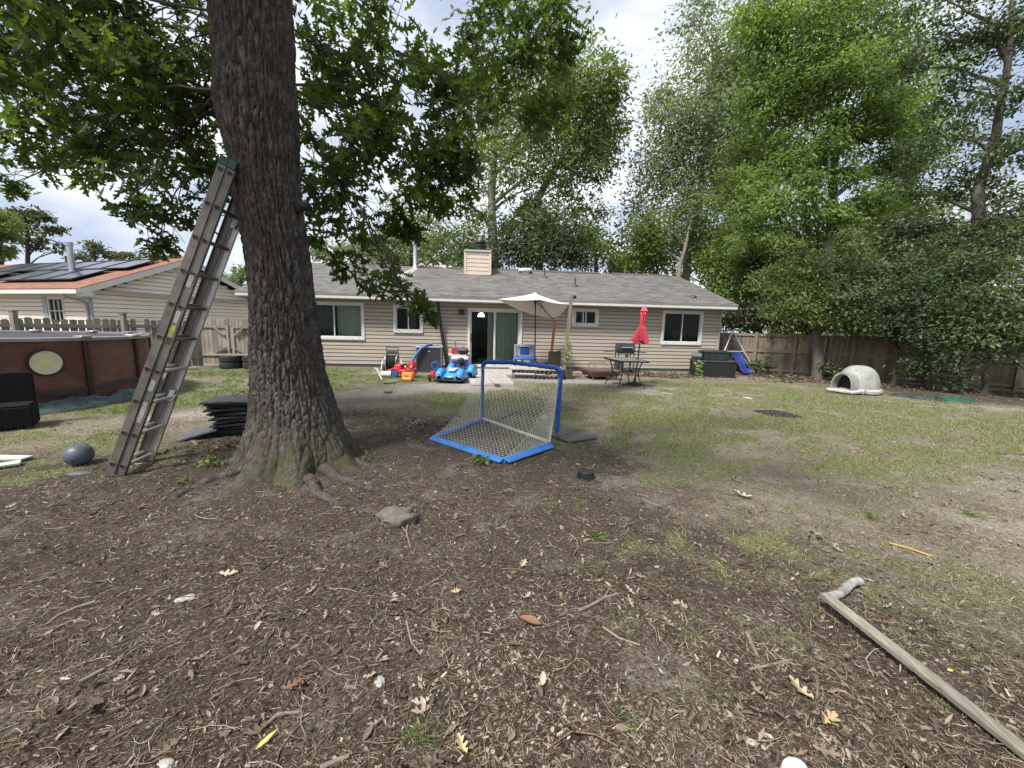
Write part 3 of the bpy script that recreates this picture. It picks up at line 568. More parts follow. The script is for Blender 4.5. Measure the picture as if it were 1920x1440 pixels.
def panel(xr, s0, wd=1.62, ln=1.02):
    o = Vector((xr, -.45, ez))+sl*s0+nn_*.13; b_ = B()
    b_.add([o, o-Vector((wd, 0, 0)), o-Vector((wd, 0, 0))+sl*ln, o+sl*ln], [(0, 3, 2, 1)]); po = b_.build('solar_panel', SOLAR, N, smooth=False, solid=.035)
    fr = B(); 
    for p_, q_ in ((o, o-Vector((wd, 0, 0))), (o+sl*ln, o+sl*ln-Vector((wd, 0, 0))), (o, o+sl*ln), (o-Vector((wd, 0, 0)), o+sl*ln-Vector((wd, 0, 0)))): fr.bar(p_+nn_*.01, q_+nn_*.01, .03, .05, nn_)
    fr.build('panel_frame', BLACK, po)
for i in range(3): panel(-1.3-1.66*i, .75, 1.62, 1.35)
for i in range(6): panel(-.55-1.66*i, 2.2, 1.62, 1.35)
for i in range(2): panel(-7.6-1.66*i, .75, 1.62, 1.35)
bb = B(); bb.lathe([(.2, -.1), (.12, .1), (.11, .1), (.11, 1.15), (.14, 1.16), (.14, 1.3), (0, 1.32)], 14, (-3.6, 1.35, ez+.77)); bb.build('vent_pipe', METAL, N)
# ================================================================== FENCES
def picket(b, p, d, w, h, th=.02, ear=.03, z0=.05, nrm=None):
    n = Vector((-d.y, d.x, 0)); 
    prof = [(0, z0), (w, z0), (w, h-ear), (w-ear, h), (ear, h), (0, h-ear)]
    m = Matrix((d, Vector((0, 0, 1)), n)).transposed(); o = len(b.v)
    b.prism(prof, -th/2, th/2, m); b.v[o:] = [tuple(Vector(v_)+p) for v_ in b.v[o:]]
F1 = T('picket_fence', 'weathered grey wooden picket fence behind the pool', 'fence', (-10, 12.2, 0))
path = [Vector((-18.2, 3.6, 0)), Vector((-14.4, 7.4, 0)), Vector((-12.0, 9.7, 0)), Vector((-10.75, 11.1, 0)), Vector((-9.75, 12.55, 0))]
org = F1.location.copy()
for i in range(len(path)-1):
    p, q = path[i], path[i+1]; d = (q-p).normalized(); L = (q-p).length; b_ = B(); x = 0.0
    while x < L-.1:
        hh = 1.4+.06*(i)*.4+random.uniform(-.03, .03); tilt = random.uniform(-.008, .008)
        if random.random() > .04: picket(b_, p+d*x-org+Vector((0, 0, tilt)), d, .125+random.uniform(-.01, .01), hh, z0=.06+random.random()*.03)
        x += .148
    b_.build('picket_panel', GREYWD, F1, smooth=False); b_ = B(); nrm = Vector((d.y, -d.x, 0))
    for zz in (.35, 1.28): b_ = B(); b_.bar(p+nrm*.035-org+Vector((0, 0, zz+random.uniform(-.03, .03))), q+nrm*.035-org+Vector((0, 0, zz+random.uniform(-.03, .03))), .04, .09); b_.build('rail', GREYWX, F1, smooth=False)
    b_ = B(); pp = p+nrm*.1-org; b_.box(pp+Vector((0, 0, .8)), (.1, .1, 1.6)); b_.box(pp+Vector((0, 0, 1.615)), (.13, .13, .03)); b_.build('post', GREYWD, F1, smooth=False)
GT_ = T('fence_gate', 'grey picket double gate with diagonal braces between the fence and the house', 'gate', (-9.1, 12.95, 0), R(6))
for s_, nm in ((-1, 0), (1, 1)):
    b_ = B(); x = .02 if s_ > 0 else -.92
    for k in range(7):
        picket(b_, Vector((x+k*.13, 0, 0)), Vector((1, 0, 0)), .118, 1.56+random.uniform(-.02, .02), z0=.1+random.random()*.04)
    g_ = b_.build('gate_leaf', GREYWD, GT_, smooth=False); b_ = B(); a0, a1 = (.03, .9) if s_ > 0 else (-.9, -.03)
    for zz in (.4, 1.3): b_.box(((a0+a1)/2, -.03, zz), (a1-a0, .035, .09))
    inn = .08*s_; b_.box((inn, -.032, .85), (.085, .036, .81)); b_.bar((inn+s_*.06, -.07, 1.02), (inn+s_*.36, -.07, 1.27), .03, .08, (0, 1, 0)); b_.bar((inn+s_*.06, -.07, .62), (inn+s_*.4, -.07, .4), .03, .08, (0, 1, 0)); b_.build('brace', GREYWX, g_, smooth=False)
b_ = B(); b_.box((-.98, 0, .8), (.1, .1, 1.62)); b_.build('post', GREYWD, GT_)
F2 = T('board_fence', 'brown wooden privacy fence under the trees at the right', 'fence', (11.3, 13.4, 0))
rp_ = [Vector((6.6, 16.5, 0)), Vector((7.85, 15.72, 0)), Vector((9.05, 15.0, 0)), Vector((10.08, 14.4, 0)), Vector((11.35, 13.45, 0)), Vector((13.0, 12.5, 0)), Vector((14.6, 11.55, 0)), Vector((16.6, 10.3, 0)), Vector((18.8, 8.9, 0)), Vector((22, 6.8, 0))]
org = F2.location.copy()
for i in range(len(rp_)-1):
    p, q = rp_[i], rp_[i+1]; d = (q-p).normalized(); L = (q-p).length; nb_ = max(2, round(L/.142)); w = L/nb_; b_ = B(); nrm = Vector((-d.y, d.x, 0))
    if nrm.y > 0: nrm = -nrm
    for k in range(nb_): picket(b_, p+d*(k*w+.002)-org-nrm*.0, d, w-.005, 1.46+random.uniform(-.012, .012), ear=.004, z0=.04)
    b_.build('board_panel', BROWNWD, F2, smooth=False); b_ = B()
    for zz in (.16, .84, 1.42): b_ = B(); b_.bar(p+nrm*.03-org+Vector((0, 0, zz)), q+nrm*.03-org+Vector((0, 0, zz)), .04, .09); b_.build('rail', BROWNWX, F2, smooth=False)
    b_ = B(); b_.box(p+nrm*.09-org+Vector((0, 0, .76)), (.11, .11, 1.52), (0, 0, -.6)); b_.build('post', BROWNWD, F2, smooth=False)
# house glimpsed beyond the right fence
N2 = T('far_house', 'pale house with a brick chimney glimpsed through the right hand trees', 'house', (21, 19.5, 0), R(-25))
bb = B(); siding(bb, -4, 4, .1, 2.8, [], .18); bb.build('siding_wall', CRM, N2, smooth=False); bb = B(); bb.b2(-4, 4, .04, 6, .05, 2.78); bb.build('wall', CRM, N2)
bb = B(); bb.add([(-4.4, -.5, 2.7), (4.4, -.5, 2.7), (4.4, 3, 4.0), (-4.4, 3, 4.0), (4.4, 6.5, 2.7), (-4.4, 6.5, 2.7)], [(0, 1, 2, 3), (3, 2, 4, 5)]); bb.build('roof', ROOFM, N2, solid=.06, smooth=False)
bb = B(); bb.b2(-1.7, -1.1, 1.0, 1.7, 3, 5.0); bb.b2(-1.76, -1.04, .95, 1.75, 5.0, 5.1); bb.build('chimney', M('red_brick', (.42, .25, .2), .85, .25, 14, .3, 30), N2)
# patio
bb = B(); bb.b2(-1.75, .9, -1.9, -.02, -.05, .03); pt = bb.build('patio', M('pale_concrete', (.42, .4, .37), .9, .2, 4, .3, 50, dirt=.4)); pt.location = HW; pt.rotation_euler = (0, 0, HR); tag(pt, kind='structure')
# ================================================================== LADDER
LL, WW = Vector((.984, .18, 0)), Vector((-.18, .984, 0)); LE = (LL*.377+Vector((0, 0, .926))).normalized(); LN = LL*.926-Vector((0, 0, .377))
F0 = Vector((-3.797, 3.637, -.03)); ALU = M('dull_aluminium', (.15, .138, .122), .55, .35, 4, .2, 40, metal=.4, dirt=.8, st=(1, 1, 1)); ALUL = M('pale_aluminium', (.5, .49, .47), .4, .12, 7, metal=.6)
LD = T('extension_ladder', 'aluminium extension ladder leaning against the big oak trunk', 'ladder', F0)
lm = Matrix((LE, WW, LN)).transposed()      # local x up the ladder, y across, z through
def lbox(b, x0, x1, y0, y1, z0, z1): b.box(lm @ Vector(((x0+x1)/2, (y0+y1)/2, (z0+z1)/2)), (x1-x0, y1-y0, z1-z0), lm)
HOLES = [.16+.3275*i for i in range(10)]
OPEN_SHADE = M('opening_shade', (.012, .012, .012), .7)  # near-black stands in for the shade inside holes and the dog house entrance
def rail(y, sgn, zc, x0, x1, mat, par):       # C channel rail, web at y, flanges towards sgn; D-shaped rung sockets as raised rims round a flat dark plate
    b_ = B(); d = .07; lbox(b_, x0, x1, y-.003, y+.003, zc-d/2, zc+d/2)
    for s_ in (-1, 1): lbox(b_, x0, x1, y+sgn*.003, y+sgn*.032, zc+s_*(d/2-.002)-.002, zc+s_*(d/2-.002)+.002)
    o = b_.build('rail', mat, par, smooth=False)
    for h in HOLES:
        if not x0+.05 < h < x1-.05: continue
        D = [(.016, -.022), (.018, -.01), (.018, .01), (.016, .022), (-.002, .021), (-.014, .014), (-.02, 0), (-.014, -.014), (-.002, -.021)]
        def rg(k_, off): return [lm @ Vector((h+px_*k_, y-sgn*(.003+off), zc+pz_*k_)) for px_, pz_ in D]
        l_ = B(); l_.grid([rg(1.25, 0), rg(1.2, .004), rg(1.0, .004), rg(.98, .0005)], True); l_.build('rung_socket', mat, o, smooth=False)
        l_ = B(); l_.add(rg(1.0, .0009), [tuple(range(9))]); l_.build('rung_hole_shade', OPEN_SHADE, o, smooth=False)  # flat dark plate on the rail, painted shade of the hollow rung
    return o
r1 = rail(0, 1, -.037, 0, 3.16, ALU, LD); r2 = rail(.012, 1, .037, .0, 3.2, ALU, LD)
r3 = rail(.42, -1, .037, .0, 3.0, ALUL, LD); r4 = rail(.408, -1, -.037, .03, 2.98, ALU, LD)
for h in HOLES:
    for zc, mt in ((.037, ALU), (-.037, ALUL)):
        if h > 2.85 and zc < 0: continue
        b_ = B(); b_.tube([lm @ Vector((h, .015, zc)), lm @ Vector((h, .405, zc))], [.017, .017], 10); b_.build('rung', ALUL if h < 1.2 else ALU, LD)  # lower rungs take the paler metal; their lit look is in the colour
for y in (0, .42):
    b_ = B(); lbox(b_, -.03, .07, y-.016, y+.016, -.03, .07); lbox(b_, -.05, -.02, y-.03, y+.03, -.02, .12); b_.build('foot', DGREY, LD, bevel=.004)
gcap = M('green_cap', (.012, .05, .035), .6)
for zc in (-.037, .037):
    b_ = B(); lbox(b_, 3.15, 3.23, -.008, .036, zc-.0355, zc+.0355); b_.build('end_cap', gcap, LD, bevel=.003)
def sticker(x0, x1, z0, z1, y, mat, nm):
    b_ = B(); lbox(b_, x0, x1, y-.0012, y+.0012, z0, z1); return b_.build(nm, mat, r2)
LBL = M('faded_label', (.27, .275, .27), .6, .3, 24); LY = M('yellow_label', (.26, .25, .05), .6, .3, 20); LK = M('black_label', (.03, .03, .03), .5)
sticker(1.5, 1.62, .015, .058, .0075, LY, 'warning_label'); sticker(1.43, 1.5, .015, .058, .0072, LK, 'warning_label')
for x0, x1 in ((.95, 1.06), (.62, .84), (1.64, 1.76), (2.0, 2.12)): sticker(x0, x1, .016, .056, .0072, LBL, 'faded_label')
for xx in (.82, 2.72):
    b_ = B(); lbox(b_, xx-.05, xx+.07, .38, .398, .0, .05); b_.tube([lm @ Vector((xx, .39, .05)), lm @ Vector((xx+.06, .33, .1)), lm @ Vector((xx-.02, .31, .08)), lm @ Vector((xx-.04, .39, .04))], .008, 6); b_.build('rung_lock', GREY, LD)
# ================================================================== POOL
PC = Vector((-9.63, 7.15, 0)); PR = 2.3; PH = 1.14
PO = T('above_ground_pool', 'round above-ground pool with faded brown wicker-print wall and porthole', 'pool', PC)
m, t, b = nt('faded_brown_liner'); v = coords(t, (1, 1, 1)); wv = nd(t, 'ShaderNodeTexBrick', Scale=1); wv.offset = .5
for k, val in (('Mortar Size', .004), ('Brick Width', .05), ('Row Height', .022)): wv.inputs[k].default_value = val
tc = t.nodes.new('ShaderNodeTexCoord'); sx = t.nodes.new('ShaderNodeSeparateXYZ'); cmx = t.nodes.new('ShaderNodeCombineXYZ'); t.links.new(tc.outputs['Object'], sx.inputs[0])
at = nd(t, 'ShaderNodeMath', operation='ARCTAN2'); t.links.new(sx.outputs[1], at.inputs[0]); t.links.new(sx.outputs[0], at.inputs[1]); ml = nd(t, 'ShaderNodeMath', operation='MULTIPLY'); ml.inputs[1].default_value = PR; t.links.new(at.outputs[0], ml.inputs[0])
t.links.new(ml.outputs[0], cmx.inputs[0]); t.links.new(sx.outputs[2], cmx.inputs[1]); t.links.new(cmx.outputs[0], wv.inputs['Vector'])
wv.inputs['Color1'].default_value = (.12, .038, .025, 1); wv.inputs['Color2'].default_value = (.15, .05, .032, 1); wv.inputs['Mortar'].default_value = (.075, .03, .022, 1)
nf = noise(t, v, 1.5, 4, .6); c = mixc(t, ramp(t, nf, [(.45, (0, 0, 0)), (.62, (.75,)*3)]), wv.outputs[0], (.16, .09, .075)); n3 = noise(t, v, 2.3, 2); c = mixc(t, ramp(t, n3, [(.6, (0, 0, 0)), (.66, (.6,)*3)]), c, (.17, .045, .022))
t.links.new(c, b.inputs['Base Color']); b.inputs['Roughness'].default_value = .6; POOLM = m
b_ = B(); n = 120; b_.grid([[((PR+.012*math.sin(9*w+z*5)*(1-z))*math.cos(w), (PR+.012*math.sin(9*w+z*5)*(1-z))*math.sin(w), z) for w in np.linspace(0, 2*PI, n, endpoint=False)] for z in (0, .15, .3, .5, .8, PH)], True); b_.build('pool_wall', POOLM, PO)
b_ = B(); b_.lathe([(PR-.03, PH-.01), (PR-.03, .1)], n); b_.build('liner', M('dark_liner', (.03, .028, .03), .6, .3), PO)
b_ = B(); b_.lathe([(PR-.04, PH-.3), (0, PH-.3)], 60); b_.build('water', M('pool_water', (.03, .06, .055), .05, .1), PO)
PST = M('brown_pool_frame', (.035, .022, .018), .5, .2); RAILM = M('pool_rail', (.3, .29, .29), .35, .12, 5, metal=.5)
b_ = B(); b_.lathe([(PR-.03, PH-.02), (PR-.03, PH+.02), (PR+.01, PH+.03), (PR+.05, PH+.02), (PR+.05, PH-.03), (PR+.0, PH-.03)], n); b_.build('top_rail', RAILM, PO)
w0 = math.atan2(A(163, 680, 6.6).y-PC.y, A(163, 680, 6.6).x-PC.x)
def on_pool(px):
    best = min(np.linspace(-2.2, .9, 800), key=lambda w: abs((PC.x+PR*math.cos(w))/(PC.y+PR*math.sin(w))-A(px, 690, 1).x)); return best
wa, wb_, wc = on_pool(18), on_pool(163), on_pool(252); print('pool', wa, wb_, wc)
stp = wb_-wa; 
for k in range(14):
    w = wb_+k*2*PI/14; c_ = Vector((math.cos(w), math.sin(w), 0)); b_ = B(); b_.bar(c_*(PR+.03), c_*(PR+.03)+Vector((0, 0, PH-.03)), .075, .04, c_); o = b_.build('upright', PST, PO, bevel=.008)
    b_ = B(); b_.box(c_*(PR-.01)+Vector((0, 0, PH+.03)), (.19, .16, .05), (0, 0, w)); b_.build('rail_joint', RAILM, o, bevel=.015)
b_ = B()
for k in range(60):
    w = k*2*PI/60; w2 = (k+1)*2*PI/60
    if abs(((w-wb_+PI) % (2*PI))-PI) > .9: continue
    zz = .3+.03*math.sin(w*7); b_.bar(((PR+.02)*math.cos(w), (PR+.02)*math.sin(w), zz), ((PR+.02)*math.cos(w2), (PR+.02)*math.sin(w2), .3+.03*math.sin(w2*7)), .02, .09)
b_.build('strap', M('dark_strap', (.06, .05, .045), .7), PO)
wp = on_pool(86); c_ = Vector((math.cos(wp), math.sin(wp), 0)); pz = A(86, 680, PC.y+PR*math.sin(wp)).z; pm = Matrix((Vector((-c_.y, c_.x, 0)), Vector((0, 0, 1)), c_)).transposed()
b_ = B(); b_.lathe([(0, .014), (.0, .015), (.172, .018), (.172, .0)], 40, c_*(PR+.012)+Vector((0, 0, pz)), pm); ph = b_.build('porthole', M('cream_disc', (.66, .6, .38), .5, .1, 12), PO)
b_ = B(); b_.lathe([(.17, .0), (.17, .026), (.188, .026), (.188, 0)], 40, c_*(PR+.012)+Vector((0, 0, pz)), pm); b_.build('porthole_ring', M('ice_rim', (.6, .68, .68), .4), ph)
b_ = B(); b_.lathe([(.188, .0), (.188, .035), (.212, .03), (.215, 0)], 40, c_*(PR+.012)+Vector((0, 0, pz)), pm); b_.build('porthole_rim', PST, ph)
def cloth(name, label, cat, pts, w, h, mat, seed=1, nu=60, nv=14):
    b_ = B(); P = []; pts = [Vector(p) for p in pts]; o = pts[0].copy()
    for i in range(nu+1):
        u = i/nu*(len(pts)-1); k = min(int(u), len(pts)-2); p = pts[k].lerp(pts[k+1], u-k); d = (pts[k+1]-pts[k]).normalized(); s_ = Vector((-d.y, d.x, 0)); row = []
        for j in range(nv+1):
            q = (j/nv-.5)*w*(.75+.5*float(vn(i*.3, j*.05, seed))); pp = p+s_*q
            e = max(0, 1-abs(j/nv-.5)*2)**.5*min(1, i/4, (nu-i)/4); pp.z = .008+float(hz(pp.x, pp.y))+h*e*float(fbm(i*.16, j*.22, seed+5, 3))**1.3*1.5; row.append(pp-o)
        P.append(row)
    b_.grid(P); ob = b_.build(name, mat, None, sharp=60); ob.location = o; return tag(ob, label, cat)
TARP = M('blue_grey_tarp', (.045, .07, .075), .55, .6, 9, .3, 30); cloth('tarp', 'crumpled blue-grey tarp edge along the foot of the pool', 'tarp', [PC+Vector((math.cos(w)*(PR+.22), math.sin(w)*(PR+.22), 0)) for w in np.linspace(wp-.45, wb_+.75, 9)], .3, .26, TARP, 3)
# ================================================================== SOFA, BALL, BOARDS
WICK = M('black_wicker', (.007, .007, .0085), .8, .5, 30, .6, 160, spec=.15)
SF = T('wicker_sofa', 'black wicker garden sofa cut off by the left edge', 'sofa', G(65, 803), R(42))
b_ = B(); b_.b2(-1.5, 0, -.02, .44, .03, .30); b_.build('seat_base', WICK, SF, bevel=.012)
b_ = B(); b_.b2(-1.42, -.02, .0, .36, .301, .33); b_.build('seat', M('dark_cushion', (.014, .014, .016), .9, spec=.1), SF, bevel=.02); b_ = B(); b_.b2(-1.5, -.01, .365, .45, .302, .735); b_.build('backrest', WICK, SF, bevel=.012)
for x, y in ((-.05, .02), (-.05, .4), (-1.45, .02), (-1.45, .4)): b_ = B(); b_.box((x, y, .0), (.05, .05, .08)); b_.build('leg', BLACK, SF)
bp = A(148, 857, 3.95); br_ = .118
b_ = B(); b_.lathe([(br_*math.sin(a), -br_*math.cos(a)*.96) for a in np.linspace(0, PI, 25)], 40); o = b_.build('ball', M('slate_rubber', (.075, .09, .115), .42, .25, 6, .25, 90)); o.location = (bp.x, bp.y, br_*.95); tag(o, 'dark slate-grey rubber ball on the grass left of the ladder', 'ball')
b_ = B(); b_.lathe([(.012, .0), (.012, .004), (0, .004)], 10, (.04, -.1, -.04), Matrix.Rotation(1.8, 3, 'X')); b_.build('valve', BLACK, o)
for i, (px, py, px2, py2, w, lab) in enumerate(((-60, 862, 52, 864, .12, 'farther of two pale boards lying at the left edge'), (-70, 888, 40, 872, .13, 'nearer of two pale boards lying at the left edge'))):
    p, q = G(px, py), G(px2, py2); o = T('pale_board', lab, 'board', (p+q)/2+Vector((0, 0, .03)), math.atan2(q.y-p.y, q.x-p.x), 'pale boards at the left edge'); L = (q-p).length
    b_ = B(); b_.box((0, 0, 0), (L, w, .022)); b_.build('plank', M('pale_green_board', (.46, .49, .44), .8, .15, 8, st=(1, 10, 1)), o, bevel=.003)
o = T('hose_coil', 'small dark flat stone-like piece beside the ball', 'stone', G(147, 890), .3); o.name = 'flat_stone'
b_ = B(); b_.lathe([(0, .0), (.07, .0), (.08, .014), (.05, .026), (0, .03)], 14, sx=1.2, sy=.6); b_.build('stone_body', M('blue_grey_stone', (.1, .11, .13), .7), o)
# ================================================================== RUBBER TILES
def tile(seed, sz=.5, th=.02, wob=.012):
    b_ = B(); n = 10; rr_ = random.Random(seed); a, bq, c_ = (rr_.uniform(-1, 1) for _ in range(3)); P = []; Q = []
    for i in range(n+1):
        r0 = []; r1_ = []
        for j in range(n+1):
            x = (i/n-.5)*sz; y = (j/n-.5)*sz; z = wob*(a*math.sin(x*9+a*3)+bq*math.sin(y*8+bq*5)+c_*x*y*14); g_ = .0035 if (i % 2 == 0 or j % 2 == 0) else 0
            r0.append((x, y, z+th-(.003 if i % 5 == 0 or j % 5 == 0 else 0))); r1_.append((x, y, z))
        P.append(r0); Q.append(r1_)
    b_.grid(P); b_.grid([q[::-1] for q in Q])
    e = [(i, 0) for i in range(n)]+[(n, j) for j in range(n)]+[(i, n) for i in range(n, 0, -1)]+[(0, j) for j in range(n, 0, -1)]
    vs = [P[i][j] for i, j in e]+[Q[i][j] for i, j in e]; m_ = len(e); b_.add(vs, [(m_+k, m_+(k+1) % m_, (k+1) % m_, k) for k in range(m_)]); return b_
TP = G(440, 824)+Vector((-.07, .28, 0)); z = .015; NT = 19
for k in range(NT):
    top_ = k >= NT-8; o = tile(k, .55, .02, .012).build('rubber_tile', RUBBER if k < NT-1 else M('grey_rubber', (.055, .056, .06), .75, .3, 8, .3, 90), None)
    ox = (-.05 if top_ else .03)+random.uniform(-.035, .035); o.location = TP+Vector((ox, random.uniform(-.04, .04), z)); o.rotation_euler = (random.uniform(-.02, .02), random.uniform(-.035, .035), .25+random.uniform(-.16, .16))
    z += .0255
    lab = 'topmost grey-black rubber tile of the stack beside the oak' if k == NT-1 else ('lowest rubber tile of the stack beside the oak' if k == 0 else ('black rubber tile in the upper, left-shifted half of the stack beside the oak' if top_ else 'black rubber tile in the lower half of the stack beside the oak'))
    tag(o, lab, 'rubber tile', 'rubber tiles stacked beside the oak')
o = tile(77, .5, .022, .006).build('rubber_tile', M('pale_rubber', (.1, .1, .11), .8, .25, 8, .3, 90)); p = G(358, 826)+Vector((0, .16, 0)); o.location = p+Vector((.02, 0, .075)); o.rotation_euler = (.05, -.28, .32); tag(o, 'grey rubber tile propped at a slant against the stack', 'rubber tile')
o = tile(78, .5, .022, .003).build('rubber_tile', M('dusty_rubber', (.085, .083, .08), .85, .3, 8, .3, 90)); o.location = G(1072, 820)+Vector((0, .02, .012)); o.rotation_euler = (0, 0, .55); tag(o, 'dusty rubber tile lying flat behind the goal post', 'rubber tile')
o = tile(79, .55, .02, .01).build('rubber_tile', RUBBER); o.location = G(1458, 778)+Vector((0, 0, .012)); o.rotation_euler = (.03, 0, .2); tag(o, 'lone black rubber tile lying on the lawn at right', 'rubber tile')
o = T('cable_scrap', 'loose black wire loop lying on top of the rubber tile stack', 'wire', TP+Vector((.05, .05, z+.02))); b_ = B(); b_.tube([(.22*math.cos(a)*.6, .1*math.sin(a*1.3), .03+.03*math.sin(a*3)) for a in np.linspace(0, 7, 40)], .005, 5); b_.build('wire', BLACK, o); o.name = 'wire_loop'
# ================================================================== GOAL
Pl, Pr = Vector((-.46, 6.2, 0)), Vector((.63, 5.33, 0)); Bf, Bl = Vector((-.07, 4.3, 0)), Vector((-1.03, 5.14, 0)); HGL, HGR = .94, .97
GO = T('soccer_goal', 'small pop-up soccer goal with blue sleeves and white net', 'goal', (0, 0, 0)); C0 = (Pl+Pr)/2; GO.location = C0
def sleeve(pts, w, name, mat, puck=.004):
    b_ = B(); P = []; n = len(pts)
    for k in range(n-1):
        m_ = max(6, int((pts[k+1]-pts[k]).length/.012)); 
        for i in range(m_+(k == n-2)): P.append(pts[k].lerp(pts[k+1], i/m_)-C0)
    rs = [w*(1+puck*30*(float(vn(i*.42, 3.3, 5))-.5)) for i in range(len(P))]; b_.tube(P, rs, 12); return b_.build(name, mat, GO)
LB = M('light_blue_cloth', (.045, .17, .47), .6, .2, 9, .3, 30); tl, tr_ = Pl+Vector((0, 0, HGL)), Pr+Vector((.02, 0, HGR))
def arc(a, b, c_, n=6): return [a.lerp(b, k/n).lerp(b.lerp(c_, k/n), k/n) for k in range(n+1)]
top = arc(tl-Vector((0, 0, .06)), tl+Vector((0, 0, .01)), tl.lerp(tr_, .06)+Vector((0, 0, .025)), 4)+[tl.lerp(tr_, .4)+Vector((0, 0, .045))]+arc(tl.lerp(tr_, .93)+Vector((0, 0, .015)), tr_+Vector((0, 0, .005)), tr_-Vector((0, 0, .07)), 5)
sleeve(top, .033, 'crossbar', BLUE, .014); sleeve([Pl+Vector((0, 0, .09)), tl-Vector((0, 0, .06))], .026, 'post', BLUE); sleeve([Pr+Vector((-.0, 0, .12)), tr_-Vector((0, 0, .07))], .032, 'post', BLUE)
b_ = B(); b_.tube([Pr-C0+Vector((-.01, 0, .12)), Pr-C0+Vector((.02, -.02, .0))], .008, 6); b_.tube([Pl-C0+Vector((0, 0, .1)), Pl-C0+Vector((0, 0, 0))], .008, 6); b_.build('pole', BLACK, GO)
def band(p, q, w, name, mat):
    b_ = B(); d = (q-p).normalized(); s_ = Vector((-d.y, d.x, 0)); n = int((q-p).length/.02); rows = []
    for i in range(n+1):
        c_ = p.lerp(q, i/n)-C0; e = .004*math.sin(i*1.9); rows.append([c_+s_*(w*f_)+Vector((0, 0, .03+.028*math.cos(f_*PI)+e*(1+f_))) for f_ in (-.55, -.4, -.2, 0, .2, .4, .55)])
    b_.grid(rows); return b_.build(name, mat, GO, solid=.006)
Pr2 = Vector((.5, 4.93, 0))
sleeve([Bl+Vector((0, 0, .035)), Bf+Vector((0, 0, .03))], .03, 'base_sleeve', LB, .006); band(Bl, Bf, .13, 'base_flap', LB); band(Bf, Pr2, .14, 'base_flap', LB); sleeve([Bf+Vector((0, 0, .03)), Pr2+Vector((0, 0, .05))], .03, 'base_sleeve', LB, .006); sleeve([Bl+Vector((0, 0, .04)), Pl+Vector((0, 0, .05))], .028, 'base_sleeve', LB, .006)
b_ = B(); b_.bar(Pl-C0+Vector((0, 0, .07)), Pr2-C0+Vector((0, 0, .075)), .008, .035); b_.build('white_tape', M('white_webbing', (.7, .69, .65), .7), GO)
# net: cords on a sagging sheet from crossbar to the back base, plus two side sheets
NV, NU = 26, 30; b_ = B()
def net_pt(u, v_):      # u along bar, v down
    a = top[0].lerp(top[-1], u)+Vector((0, 0, .03+.04*math.sin(PI*u))); c_ = Bl.lerp(Bf, u) if True else None; c_ = c_+Vector((0, 0, .05))
    p = a.lerp(c_, v_); sag = math.sin(PI*v_)*(.22+.1*math.sin(PI*u)); p.z -= sag*.8; p += (Pl.lerp(Pr, u)-p)*Vector((1, 1, 0)).length*0.0
    return Vector((p.x, p.y, max(p.z, .03)))
Bl2 = Bl
def cords(fn, nu, nv, b_):
    for i in range(-nv, nu+1):         # diagonal mesh, both ways
        for sgn in (1, -1):
            pts = []
            for j in range(nv*1+1):
                u = (i+j)/nu if sgn > 0 else 1-(i+j)/nu
                if -1e-6 <= u <= 1+1e-6: pts.append(fn(min(max(u, 0), 1), j/nv)-C0)
            if len(pts) > 1: b_.tube(pts, .0015, 4, False)
cords(net_pt, 20, 20, b_); 
def side(P_, topp, back):
    def f_(u, v_):
        a = topp.lerp(P_+Vector((0, 0, .06)), u); c_ = back.lerp(P_, u)+Vector((0, 0, .05)); p = a.lerp(c_, v_); p.z -= math.sin(PI*v_)*.14*(1-u); return Vector((p.x, p.y, max(p.z, .03)))
    return f_
cords(side(Pl, top[0], Bl), 10, 18, b_); cords(side(Pr2, top[-1], Bf), 12, 18, b_)
b_.build('net', M('net_cord', (.62, .59, .52), .8, .15), GO)
# ================================================================== BOWL, STUMP, LOG, PLANK ...
o = T('rubber_bowl', 'black rubber bowl turned upside down on the bare dirt', 'bowl', G(1100, 900)+Vector((0, .06, 0)), 0); b_ = B(); b_.lathe([(.098, 0), (.098, .008), (.088, .012), (.082, .072), (.076, .078), (.062, .078), (.06, .074), (0, .074)], 28); b_.build('bowl_body', M('black_rubber_dish', (.02, .022, .022), .4, .3, 9), o)
def lump(name, label, cat, loc, r, mat, sx=1, sy=1, sz=.5, seed=1, rz=0, amp=.35):
    b_ = B(); P = []
    for i in range(17):
        th = PI*i/16; row = []
        for j in range(32):
            w = 2*PI*j/32; k = 1+amp*(float(fbm(3+2.2*math.cos(w)*math.sin(th), 3+2.2*math.sin(w)*math.sin(th)+1.7*math.cos(th), seed))-.47)*2; row.append((r*k*sx*math.sin(th)*math.cos(w), r*k*sy*math.sin(th)*math.sin(w), r*k*sz*math.cos(th)))
        P.append(row)
    b_.grid(P, True); ob = b_.build(name, mat, None, sharp=80); ob.location = loc; ob.rotation_euler = (0, 0, rz); return tag(ob, label, cat)
BARKS = M('grey_bark_wood', (.13, .115, .095), .9, .45, 14, .6, 50, dirt=.5)
lump('root_knuckle', 'knobbly grey root knuckle poking out of the mulch', 'root', G(746, 988)+Vector((0, .06, .03)), .12, BARKS, 1.2, .7, .62, 4, .2, .75)
lump('dirt_mound', 'low mound of loose dirt at the edge of the lawn', 'dirt mound', G(1240, 818)+Vector((0, .1, -.03)), .3, M('loose_dirt', (.13, .1, .082), .95, .4, 14, .8, 50), 1.3, .7, .4, 8, .2, .6)
